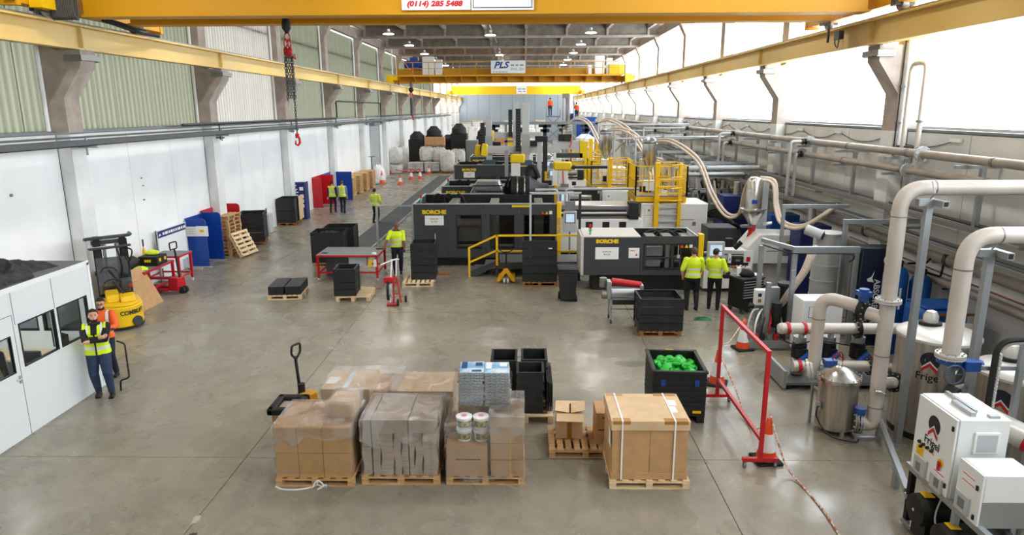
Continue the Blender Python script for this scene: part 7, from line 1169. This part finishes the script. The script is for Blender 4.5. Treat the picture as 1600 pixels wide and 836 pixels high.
# plant further back along the right wall: cabinets, racks, dryers, cross pipes
PB = [(8.6, 20.5, .9, .8, 2.2, 'navy_print', 'dark blue cabinet standing behind the chrome dryer'), (9.0, 24.0, 1.0, .8, 2.0, 'tank_blue', 'bright blue chiller cabinet on the right wall'), (8.3, 27.0, 1.2, .9, 2.3, 'navy_print', 'dark blue tall cage beyond the white drive cover'), (8.8, 30.5, 1.0, 1.0, 2.0, 'mid_grey', 'grey dryer cabinet along the right wall'), (8.2, 34.5, 1.2, 1.0, 2.4, 'light_grey', 'pale grey dryer cabinet along the right wall'), (8.8, 38.5, 1.0, 1.0, 2.2, 'mid_grey', 'grey dryer cabinet further along the right wall'), (7.8, 42.5, 1.4, 1.0, 2.6, 'light_grey', 'pale cabinet between the racks far right'), (8.5, 47, 1.2, 1.2, 2.4, 'mid_grey', 'farthest grey cabinet on the right wall')]
for x, y, wx, wy, hz, m, lab in PB:
    t = T('dryer_cabinet', lab, 'cabinet', (x, y, 0), 0, 'cabinets along the right wall'); P(t, 'body', B().box(-wx/2, wx/2, -wy/2, wy/2, .1, hz), m, bev=.015); P(t, 'door', B().box(-wx/2+.05, wx/2-.05, -wy/2-.015, -wy/2, .2, hz-.1), m); P(t, 'plinth', B().box(-wx/2+.03, wx/2-.03, -wy/2+.03, wy/2-.03, 0, .1), 'black'); P(t, 'panel', B().box(-.15, .15, -wy/2-.025, -wy/2-.015, hz*.6, hz*.75), 'dark_grey'); P(t, 'top_duct', B().cyl((0, 0, hz), (0, 0, hz+.5), .12, 12), 'alu')
for k, (x, y, lab) in enumerate(((8.1, 28.9, 'first grey hose rack frame beyond the nearer platform'), (8.2, 32.5, 'second grey hose rack frame beyond the platforms'), (8.0, 36.5, 'third grey hose rack frame towards the far end'), (7.8, 44.9, 'fourth grey hose rack frame, far right'))):
    t = T('hose_rack', lab, 'rack', (x, y, 0), 0, 'grey hose racks')
    for px in (-.9, .9):
        for py in (-.4, .4): P(t, 'post', B().box(px-.04, px+.04, py-.04, py+.04, 0, 3.4), 'galv')
    for z in (2.2, 2.8, 3.35): P(t, 'beam', B().box(-1.1, 1.3, -.44, -.36, z, z+.08), 'galv'); P(t, 'beam', B().box(-1.1, 1.3, .36, .44, z, z+.08), 'galv')
    for i in range(6): P(t, 'hose', B().tube(spline([(-.9+.3*i, -.45, 2.3+.2*(i % 3)), (-.7+.3*i, -.55, 1.6), (-.3+.25*i, -.5, 1.2+.1*(i % 2)), (.2+.2*i, -.42, 2.0)], 5), .045, 7), ['black', 'mid_grey', 'hose_beige', 'black', 'dark_grey', 'black'][i])
    P(t, 'coupling_box', B().box(-.8, .8, -.3, .3, 1.0, 1.7), 'mid_grey')
for k, (y, z, x0, x1, lab) in enumerate(((39.0, 4.75, 4.2, 9.1, 'highest thin white cross pipe from the wall to the far hopper'), (31.5, 4.35, 5.0, 9.1, 'thin white cross pipe above the nearer platform'), (27.0, 3.35, 5.8, 9.1, 'thick grey cross pipe behind the beige hoses'), (28.5, 2.95, 6.0, 9.0, 'galvanized cross duct behind the beige hoses'), (36, 4.1, 4.6, 9.0, 'thin white cross pipe above the second platform'))):
    t = T('cross_pipe', lab, 'pipe', (0, y, z), 0, 'cross pipes'); P(t, 'pipe', B().tube(rounded([(x1, 0, 0), (x0, 0, 0), (x0, 0, -1.2)], .15), [.05, .05, .09, .1, .05][k], 10), 'light_grey' if k != 3 else 'galv'); P(t, 'hanger', B().box(x1-.4, x1-.36, -.03, .03, -.3, .06), 'galv'); P(t, 'joint', B().cyl((x0+1.2, 0, 0), (x0+1.26, 0, 0), .13, 12), 'dirty_steel')
t = T('fire_extinguisher', 'red fire extinguisher beyond the white upright column', 'extinguisher', (8.55, 22.4, .6)); P(t, 'body', B().lathe([(.09, 0), (.1, .05), (.1, .5), (.04, .6)], 14), 'red'); P(t, 'stand', B().box(-.1, .1, -.1, .1, -.6, 0), 'dark_grey'); P(t, 'valve', B().box(-.05, .05, -.03, .03, .6, .68), 'black')
t = T('motor_block', 'dark grey motor block behind the red feed throat', 'motor', (6.9, 24.2, .0)); P(t, 'block', B().box(-.5, .5, -.5, .5, .3, 1.55), 'dark_grey', bev=.03); P(t, 'legs', B().box(-.4, .4, -.4, .4, 0, .3), 'black')
for k in range(7): tag(P(None, 'hydraulic_hose', B().tube(spline([(6.9+.05*k, 26.2, 1.6), (7.3+.08*k, 25.9-.1*k, 1.9-.08*k), (7.7+.06*k, 25.6, 1.2), (8.0, 25.3-.1*k, .5)], 6), .05, 7), 'black'), 'black hydraulic hose beyond the white drive cover, %s of the bunch' % ['first', 'second', 'third', 'fourth', 'fifth', 'sixth', 'last'][k], 'hose', 'black hydraulic hoses')
# ================================================================ FOREGROUND LOADS
clear('stretch_film', 'f8f8f8', .09, rough=.18, haze=.035, noise=2.2); clear('stretch_film_m', 'f4f4f4', .17, rough=.14, haze=.06, noise=2.6); clear('stretch_film_h', 'f4f4f4', .2, rough=.14, haze=.11, noise=3.0)
def film(par, x0, x1, y0, y1, z0, z1, seed, m='stretch_film', top=True, nx=9, nz=9, pinch=0):
    """stretch film: a loose crinkled sheet a few millimetres off the load"""
    r2 = random.Random(seed); b = B(); cx, cy = (x0+x1)/2, (y0+y1)/2; ring = []
    for i in range(nx): ring.append((x0+(x1-x0)*i/nx, y0))
    for i in range(nx): ring.append((x1, y0+(y1-y0)*i/nx))
    for i in range(nx): ring.append((x1-(x1-x0)*i/nx, y1))
    for i in range(nx): ring.append((x0, y1-(y1-y0)*i/nx))
    n = len(ring)
    for k in range(nz+1):
        z = z0+(z1-z0)*k/nz
        for x, y in ring:
            z = z0+(z1-z0)*k/nz+(r2.uniform(-.12, .03) if k == 0 and not m == 'stretch_film' else 0); s = 1.008+r2.uniform(0, .012)-pinch*(k/nz)**2
            b.v.append((cx+(x-cx)*s, cy+(y-cy)*s, z))
    for k in range(nz):
        for i in range(n): b.f.append((k*n+i, k*n+(i+1) % n, (k+1)*n+(i+1) % n, (k+1)*n+i))
    if top:
        c = len(b.v); b.v.append((cx, cy, z1+.012)); b.f += [(nz*n+i, nz*n+(i+1) % n, c) for i in range(n)]
    return P(par, 'film', b, m)
def box_(name, lab, cat, loc, d, m, grp=None, rz=0, flaps=True, tape=None, bev=.006):
    t = T(name, lab, cat, loc, rz, grp); P(t, 'box', B().box(-d[0]/2, d[0]/2, -d[1]/2, d[1]/2, 0, d[2]-.008), m, bev=bev)
    if flaps:
        for s in (-1, 1): P(t, 'top_flap', B().box(-d[0]/2, d[0]/2, min(s*.003, s*d[1]/2), max(s*.003, s*d[1]/2), d[2]-.008, d[2]), m)
    if tape: P(t, 'tape', B().box(-d[0]/2-.002, d[0]/2+.002, -.03, .03, d[2]-.1, d[2]+.002), tape)
    return t
G0 = 'cartons on the front left pallet'
# pallet 1: wrapped block of brown cartons with a small carton on top
pallet('pallet under the brown wrapped carton block, front left', (-3.2, 9.88, 0), 0, 1.2, 1.0, m='wood', group='foreground pallets')
xs_ = [(-3.78, -3.43), (-3.43, -3.05), (-3.05, -2.62)]; nm3 = ['left', 'middle', 'right']
for i, (a, c) in enumerate(xs_):
    for r_ in range(2):
        for k in range(2):
            z = .144+.41*k; dz = .41 if i < 2 or k == 0 else .36
            box_('carton', 'brown carton in the wrapped block, %s column, %s, %s' % (nm3[i], ['lower layer', 'upper layer'][k], ['front', 'rear'][r_]), 'carton', ((a+c)/2, 9.63+.49*r_, z), (c-a-.008, .475, .405), 'card_tan', G0)
box_('carton', 'small loose carton on top of the wrapped brown block', 'carton', (-2.82, 9.95, .972), (.38, .42, .26), 'card_pale', G0)
fw = T('stretch_wrap', 'clear stretch film round the front left brown carton block', 'film', (0, 0, 0), group='stretch film'); film(fw, -3.79, -2.61, 9.39, 10.36, .2, .82, 2, top=False); film(fw, -3.8, -2.6, 9.38, 10.37, .8, .99, 3, 'stretch_film_h', nz=4, nx=12); film(fw, -3.03, -2.61, 9.6, 10.25, .95, 1.25, 9, 'stretch_film_h')
st_ = T('film_shred', 'shred of white stretch film lying on the floor before the left pallet', 'film', (-3.25, 9.3, 0)); P(st_, 'strip', B().tube(spline([(-.55, .06, .01), (-.4, -.02, .01), (-.15, -.02, .012), (.05, .08, .012), (.1, .05, .1)], 6), .012, 6), 'white'); P(st_, 'knot', B().tube(spline([(.02, .03, .01), (.1, .05, .12), (.2, .02, .05), (.12, -.03, .02), (.24, -.02, .09), (.22, .05, .01), (.08, .06, .05)], 6), .012, 6), 'white')
# pallet 2: flat cardboard blanks
pallet('pallet under the stack of flat cardboard blanks', (-1.9, 9.95, 0), 0, 1.2, 1.0, m='wood', group='foreground pallets')
bl = T('blank_stack', 'wrapped stack of flat grey brown cardboard blanks in the front row', 'cardboard', (-1.9, 9.97, .144)); r2 = random.Random(4); z = 0; ends = [-.56, -.4, -.26, -.05, .06, .22, .3, .56]
sheet_me = {}
for L in range(30):
    for c in range(7):
        a, b_ = [(-.57, -.43), (-.415, -.3), (-.285, -.1), (-.085, .02), (.035, .22), (.235, .34), (.355, .57)][c]; dx, dy = .011*math.sin(L*.3+c*1.9)+r2.uniform(-.003, .003), r2.uniform(-.008, .004)
        k_ = c
        if k_ not in sheet_me: sheet_me[k_] = B().box(a, b_, -.48, .48, 0, .0225).me('blank'); sheet_me[k_].materials.append(MT['card_grey'])
        P(bl, 'blank', sheet_me[k_], 'card_grey', loc=(dx, dy, .023*L))
P(bl, 'top_blank', B().box(-.55, .55, -.47, .47, .69, .9), 'card_grey', label='top bundle under film')
for x in (-.42, .14): P(bl, 'strap', B().box(x-.008, x+.008, -.492, -.486, -.02, .9).box(x-.008, x+.008, -.49, .49, .9, .906), 'black')
film(bl, -.58, .58, -.5, .5, .0, .6, 5, 'stretch_film', nz=7, top=False); film(bl, -.59, .59, -.51, .51, .58, .915, 6, 'stretch_film_h', nz=5, nx=12)
# pallet 3: cartons, tubs, printed magazines under film
pallet('pallet under the mixed wrapped load with tubs and magazines', (-.6, 9.96, 0), 0, 1.2, 1.0, m='wood', group='foreground pallets')
c1 = box_('carton', 'low brown carton with a line of print under the white tubs', 'carton', (-.88, 9.7, .144), (.62, .48, .5), 'card', 'cartons of the mixed load'); dashes(c1, -.16, .2, -.241, .28, .018, 'dark_print', 10, words=7)
box_('carton', 'brown carton at the rear left of the mixed load', 'carton', (-.88, 10.2, .144), (.62, .48, .62), 'card', 'cartons of the mixed load')
for k in range(3): q = box_('carton', 'brown carton in the right column of the mixed load, %s' % ['lowest', 'middle', 'topmost'][k], 'carton', (-.27, 9.94, .144+.27*k), (.5, .94, .262), 'card', 'cartons of the mixed load'); P(q, 'yellow_strap', B().box(.05, .056, -.474, -.47, .0, .26), 'yellow')
box_('carton', 'brown carton under the magazine stack', 'carton', (-.72, 10.28, .77), (.68, .36, .28), 'card', 'cartons of the mixed load')
mat('magazine_edge', 'a9adb2', .4, 0, '6b7077', 30); mat('magazine_blue', '7fb4d8', .3, 0, 'cfe2ee', 3, ramp=(.45, .55)); mat('mag_dark', '2a4f86', .3)
mg = 0
for k in range(12):
    for c in range(2):
        t = T('magazine_bundle', 'bundle of printed sheets, %s up in the %s column of the grey stack' % (ORD[k], ['left', 'right'][c]), 'magazines', (-.84+.4*c+rnd.uniform(-.012, .012), 10.24+rnd.uniform(-.012, .012), 1.055+.046*k), rnd.uniform(-3, 3), 'printed sheet bundles'); P(t, 'sheets', B().box(-.195, .195, -.24, .24, 0, .043), 'magazine_edge', bev=.004)
        if k == 11: cv = P(t, 'cover', B().box(-.19, .19, -.235, .235, .043, .046), 'magazine_blue', label='blue and white printed cover'); P(cv, 'print_block', B().box(-.17, -.08, -.05, .23, .046, .0475).box(.0, .15, -.2, -.12, .046, .0475).box(.05, .16, .05, .2, .046, .0475), 'mag_dark' if c == 0 else 'white')
def tub(x, y, z, lab):
    t = T('tub', lab, 'tub', (x, y, z), rnd.uniform(0, 40), 'white printed tubs'); P(t, 'bucket', B().lathe([(.1, 0), (.118, .17), (.12, .175)], 20), 'white'); P(t, 'lid', B().lathe([(.127, .165), (.127, .19), (.115, .195)], 20), 'white_gloss'); P(t, 'lid_logo', B().cyl((0, 0, .195), (0, 0, .197), .045, 14), 'tub_pink'); b = B()
    for i in range(7): a0, a1 = R(-150+17*i), R(-133+17*i); b.add([(.111*math.cos(a0), .111*math.sin(a0), .04), (.111*math.cos(a1), .111*math.sin(a1), .04), (.119*math.cos(a1), .119*math.sin(a1), .14), (.119*math.cos(a0), .119*math.sin(a0), .14)], [(0, 1, 2, 3)])
    P(t, 'picture_label', b, 'tub_label')
mat('tub_pink', 'd98aa8', .5); mat('tub_label', 'c9a850', .4, 0, '4c6b3c', 18, ramp=(.48, .54))
for x, z, lab in ((-.93, .65, 'lower left white tub with picture label'), (-.67, .65, 'lower right white tub with picture label'), (-.93, .85, 'upper left white tub with pink lid mark'), (-.67, .85, 'upper right white tub with pink lid mark')): tub(x, 9.68, z, lab)
fw = T('stretch_wrap', 'shiny stretch film round the mixed load with the tubs', 'film', (0, 0, 0), group='stretch film'); film(fw, -1.2, -.01, 9.45, 10.48, .16, .98, 7, 'stretch_film_m', nx=12); film(fw, -.54, -.01, 9.47, 10.45, .93, 1.12, 8, 'stretch_film_h'); film(fw, -1.12, -.22, 9.98, 10.5, .95, 1.45, 11, 'stretch_film_m', top=False)
# second row of loads
pallet('pallet under the pale wrapped carton behind the brown block', (-2.95, 11.55, 0), 0, 1.2, 1.0, m='wood_dark', group='foreground pallets')
c = box_('carton', 'pale tall carton with blue tape behind the front left block', 'carton', (-3.1, 11.4, .144), (.85, .9, .78), 'card_pale', 'pale wrapped cartons'); P(c, 'blue_tape', B().box(-.06, .02, -.453, .453, .77, .784), mat('tape_blue', 'c3d3e6', .25)); P(c, 'label_sheet', B().box(-.4, -.2, -.2, .1, .78, .784), 'paper')
box_('carton', 'pale lower carton at the right of the blue taped one', 'carton', (-2.43, 11.6, .144), (.45, .8, .62), 'card_pale', 'pale wrapped cartons'); fw = T('stretch_wrap', 'stretch film over the pale blue taped carton', 'film', (0, 0, 0), group='stretch film'); film(fw, -3.54, -2.2, 10.93, 12.02, .2, .935, 21, 'stretch_film_h')
pallet('pallet under the second pale carton between the two film wrapped rows', (-1.75, 11.5, 0), 0, 1.2, 1.0, m='wood', group='foreground pallets'); c = box_('carton', 'wide pale carton with a white label behind the blank stack', 'carton', (-1.78, 11.4, .144), (1.1, .9, .74), 'card_pale', 'pale wrapped cartons'); P(c, 'label_sheet', B().box(.3, .5, -.453, -.45, .6, .7), 'paper'); fw = T('stretch_wrap', 'stretch film over the wide pale carton', 'film', (0, 0, 0), group='stretch film'); film(fw, -2.34, -1.22, 10.94, 11.86, .2, .9, 22, 'stretch_film_h')
for k in range(4): pallet('wooden pallet %s in the pile between the blanks and the mixed load' % ['lowest', 'second up', 'third up', 'topmost'][k], (-.75, 11.3, .146*k), 0, 1.0, 1.0, m='wood_pale', group='foreground pallets', n=6)
# black totes on a pallet
pallet('pale pallet under the nested black totes', (.02, 12.25, 0), 0, 1.0, 1.35, m='wood_pale', group='foreground pallets', along='x', n=6)
def tote(lab, x, y, z, wx, wy, n, grp='black totes'):
    me = B(); th = .02
    for x0, x1, y0, y1 in ((-wx/2, wx/2, -wy/2, -wy/2+th), (-wx/2, wx/2, wy/2-th, wy/2), (-wx/2, -wx/2+th, -wy/2, wy/2), (wx/2-th, wx/2, -wy/2, wy/2)): me.box(x0, x1, y0, y1, 0, .34)
    me.box(-wx/2-.025, wx/2+.025, -wy/2-.025, -wy/2+.005, .3, .34).box(-wx/2-.025, wx/2+.025, wy/2-.005, wy/2+.025, .3, .34).box(-wx/2-.025, -wx/2+.005, -wy/2, wy/2, .3, .34).box(wx/2-.005, wx/2+.025, -wy/2, wy/2, .3, .34); m_ = me.me('tote_body'); bt = B().box(-wx/2+.01, wx/2-.01, -wy/2+.01, wy/2-.01, 0, .02).me('tote_base')
    for k in range(n): t = T('tote', lab+', %s one' % ['lowest', 'second', 'third', 'fourth', 'topmost'][k if n == 5 or k < n-1 else 4], 'tote', (x, y, z+.155*k), 0, grp); P(t, 'tote_body', m_, 'bin_black'); P(t, 'tote_base', bt, 'black')
tote('black tote nested in the front stack', .1, 11.95, .144, .46, .52, 4); tote('black tote nested in the rear left stack', -.4, 12.6, .144, .46, .62, 4); tote('black tote nested in the rear right stack', .18, 12.65, .144, .46, .6, 4)
pv = T('panel_row', 'row of thin black panels standing on edge beside the totes', 'panels', (.44, 12.2, .144))
for i in range(4): P(pv, 'panel', B().box(-.04+.03*i, -.02+.03*i, -.5, .6, .04, .62-.02*i), 'black')
# cartons on the nearer pallet and the big strapped box
pallet('wooden pallet with dark gaps carrying the open topped carton', (1.0, 10.75, 0), 0, 1.2, .9, m='wood', group='foreground pallets', n=9)
t = T('carton', 'open topped upright carton with raised flaps on the wooden pallet', 'carton', (.76, 10.9, .144), -4, 'cartons in the front right'); P(t, 'box', B().box(-.23, .23, -.2, .2, 0, .46), 'card_pale', bev=.004); P(t, 'tape', B().box(-.03, .05, -.203, -.2, 0, .3), 'tape_brown')
P(t, 'flap', B().box(-.23, .23, -.22, 0, -.003, .003), 'card_pale', loc=(.02, -.2, .46), rot=(R(12), 0, 0)); P(t, 'flap', B().box(-.23, .23, 0, .2, -.003, .003), 'card_pale', loc=(0, .2, .46), rot=(R(-10), 0, 0)); P(t, 'flap', B().box(-.24, 0, -.2, .2, -.003, .003), 'card_pale', loc=(.0, 0, .475), rot=(0, R(8), 0)); P(t, 'flap', B().box(0, .24, -.2, .2, -.003, .003), 'card_pale', loc=(.03, 0, .475), rot=(0, R(-12), 0)); P(t, 'dark_gap', B().box(-.0, .03, -.18, .18, .44, .47), 'black')
t = T('carton', 'narrow upright carton squeezed against the big strapped box', 'carton', (1.32, 10.75, .144), 0, 'cartons in the front right'); P(t, 'box', B().box(-.14, .1, -.25, .25, 0, .56), 'card', bev=.004); P(t, 'hole', B().cyl((-.02, -.252, .48), (-.02, -.249, .48), .015, 10), 'black'); P(t, 'print', B().box(-.1, 0, -.252, -.25, .25, .27), 'dark_print')
pallet('pale pallet under the big strapped carton', (1.88, 9.86, 0), 0, 1.2, 1.0, m='wood_pale', group='foreground pallets')
t = T('large_carton', 'big lidded carton with two white straps in the front right', 'carton', (1.87, 9.9, .144)); P(t, 'sleeve', B().box(-.565, -.002, -.49, .49, .06, .85), 'card', bev=.006); P(t, 'sleeve', B().box(.002, .565, -.49, .49, .06, .85), 'card', bev=.006); P(t, 'base_tray', B().box(-.58, .58, -.505, .505, 0, .1), 'card', bev=.004); P(t, 'lid', B().box(-.585, .585, -.51, .51, .8, .95), 'card_pale', bev=.006)
for x in (-.42, .36): P(t, 'strap', B().box(x-.012, x+.012, -.522, -.516, .0, .955).box(x-.012, x+.012, -.52, .52, .951, .957).box(x-.012, x+.012, .516, .522, 0, .955), 'white')
for x0, x1 in ((-.56, -.3), (.2, .55)): P(t, 'corner_tape', B().box(x0, x1, -.514, -.4, .9, .953), 'tape_brown'); P(t, 'corner_tape', B().box(x0, x1, .42, .514, .9, .953), 'tape_brown')
P(t, 'label_sheet', B().box(.36, .46, -.2, .02, .953, .9545), 'paper'); P(t, 'label_sheet', B().box(.38, .5, .05, .25, .953, .9545), 'paper'); P(t, 'side_label', B().box(-.588, -.585, -.45, -.25, .5, .75), 'paper'); P(t, 'yellow_mark', B().box(-.59, -.586, -.4, -.3, .78, .84), 'yellow')
# black folding crate with green lids
t = T('folding_crate', 'large black folding crate with blue latches full of green lids', 'crate', (2.83, 12.2, 0), -3); wx, wy = .95, 1.15
for x in (-.4, 0, .4): P(t, 'skid', B().box(x-.07, x+.07, -wy/2, wy/2, 0, .13), 'black')
P(t, 'floor_plate', B().box(-wx/2, wx/2, -wy/2, wy/2, .13, .2), 'black'); 
for nm_, bb in (('front_wall', (-wx/2, wx/2, -wy/2, -wy/2+.035)), ('rear_wall', (-wx/2, wx/2, wy/2-.035, wy/2)), ('side_wall', (-wx/2, -wx/2+.035, -wy/2+.04, wy/2-.04)), ('side_wall', (wx/2-.035, wx/2, -wy/2+.04, wy/2-.04))):
    wl_ = P(t, nm_, B().box(bb[0], bb[1], bb[2], bb[3], .2, .98), 'black', bev=.006); b = B()
    for k in range(6):
        z = .26+.105*k
        if 'side' in nm_: b.box(bb[0]-.012, bb[1]+.012, bb[2], bb[3], z, z+.035)
        else: b.box(bb[0], bb[1], bb[2]-.015, bb[3]+.015, z, z+.035)
    P(wl_, 'rib', b, 'bin_black')
P(t, 'rim', B().box(-wx/2-.02, wx/2+.02, -wy/2-.02, -wy/2+.05, .96, 1.0).box(-wx/2-.02, wx/2+.02, wy/2-.05, wy/2+.02, .96, 1.0).box(-wx/2-.02, -wx/2+.05, -wy/2, wy/2, .96, 1.0).box(wx/2-.05, wx/2+.02, -wy/2, wy/2, .96, 1.0), 'bin_black', bev=.006)
for x in (-.3, .3): P(t, 'latch', B().box(x-.04, x+.04, -wy/2-.025, -wy/2, .72, .84), 'blue', label='blue latch')
P(t, 'yellow_tag', B().box(-.1, .05, wy/2-.02, wy/2+.0, .99, 1.01), 'yellow'); P(t, 'yellow_tag', B().box(.25, .4, -wy/2-.022, -wy/2-.015, .2, .25), 'yellow')
me = B().lathe([(.085, 0), (.085, .03), (.075, .036), (.0, .036)], 14).me('lid_disc'); me.materials.append(MT['green']); r3 = random.Random(11)
for k in range(120):
    x, y = r3.uniform(-.38, .38), r3.uniform(-.47, .47); o = bpy.data.objects.new('lid', me); COL.objects.link(o); a = R(-3); o.location = (2.83+x*math.cos(a)-y*math.sin(a), 12.2+x*math.sin(a)+y*math.cos(a), .74+.1*(1-(x/.4)**2)*(1-(y/.5)**2)+.05*(k % 3)); o.rotation_euler = (r3.uniform(-.7, .7), r3.uniform(-.7, .7), 0)
    tag(o, 'round green plastic lid lying in the black folding crate', 'lid', 'green lids in the crate')
# pallet truck and waste bin on the left
t = T('pallet_truck', 'yellow pallet truck with upright black handle behind the brown block', 'pallet truck', (-4.27, 12.2, 0), 60, 'hand pallet trucks'); P(t, 'body', B().box(-.17, .17, -.24, -.02, .1, .34), 'crane_yellow', bev=.02); P(t, 'pump', B().cyl((0, .02, .1), (0, .02, .5), .07, 14), 'black'); P(t, 'drawbar', B().tube([(0, .06, .3), (0, .12, 1.0), (0, .1, 1.02)], .03, 8), 'black'); P(t, 'handle', B().tube(rounded([(0, .1, .98), (-.11, .1, 1.1), (-.1, .08, 1.28), (.1, .08, 1.28), (.11, .1, 1.1), (0, .1, .98)], .05), .022, 8), 'black')
for x in (-.06, .06): P(t, 'wheel', B().cyl((x-.03, .05, .09), (x+.03, .05, .09), .09, 14), 'rubber')
for x in (-.2, .2): P(t, 'fork', B().box(x-.08, x+.08, -1.3, -.2, .06, .12), 'crane_yellow')
t = T('waste_bin', 'brown cardboard bin with black plastic rim on the left of the loads', 'bin', (-4.05, 10.85, 0), 0); P(t, 'box', B().box(-.21, .21, -.27, .27, 0, .62), 'card', bev=.01); P(t, 'rim', B().box(-.27, .27, -.33, -.2, .62, .74).box(-.27, .27, .2, .33, .62, .74).box(-.27, -.15, -.33, .33, .62, .74).box(.15, .27, -.33, .33, .62, .74), 'black', bev=.03, label='black plastic rim'); P(t, 'rubbish', B().box(-.15, .15, -.2, .2, .55, .66), 'card_grey')
# red wheeled barrier frame, cones, chain on the floor
t = T('wheeled_barrier', 'tall red open frame on castors standing on the right', 'frame', (3.76, 11.3, 0))
for y, nm_ in ((1.27, 'rear'), (-1.25, 'front')):
    P(t, 'post', B().box(-.03, .03, y-.03, y+.03, .1, 1.97), 'red'); P(t, 'foot_bar', B().box(-.28, .28, y-.035, y+.035, .1, .16), 'red')
    for x in (-.24, .24): P(t, 'caster', B().cyl((x-.02, y, .04), (x+.02, y, .04), .045, 12).box(x-.02, x+.02, y-.02, y+.02, .07, .1), 'mid_grey')
P(t, 'top_bar', B().box(-.03, .03, -1.219, 1.239, 1.909, 1.968), 'red'); P(t, 'bottom_bar', B().box(-.028, .028, -1.219, 1.239, .44, .5), 'red')
cone('traffic cone behind the front post of the red frame', (3.93, 10.25, 0), 1.0, base='rubber'); cone('traffic cone beside the rear post of the red frame', (4.0, 13.45, 0), 1.0); cone('traffic cone farthest from the loads, near the tool chest', (5.2, 15.6, 0), 1.0)
mat('chain_red', 'b86a50', .6, 0, 'e8dcc8', 22, (1, 1, 1), ramp=(.48, .52))
o = P(None, 'barrier_chain', B().tube(spline([(5.15, 15.5, .75), (4.6, 14.7, .5), (4.02, 13.5, .76), (4.1, 12.6, .3), (4.05, 11.4, .04), (4.0, 10.4, .6), (3.95, 10.25, .77), (4.1, 9.9, .15), (4.2, 9.5, .02), (4.25, 8.8, .018), (4.2, 8.0, .018), (4.12, 7.0, .018), (4.1, 6.0, .018)], 9), .014, 6), 'chain_red'); tag(o, 'red and white plastic chain hung between the cones and trailing on the floor', 'chain')
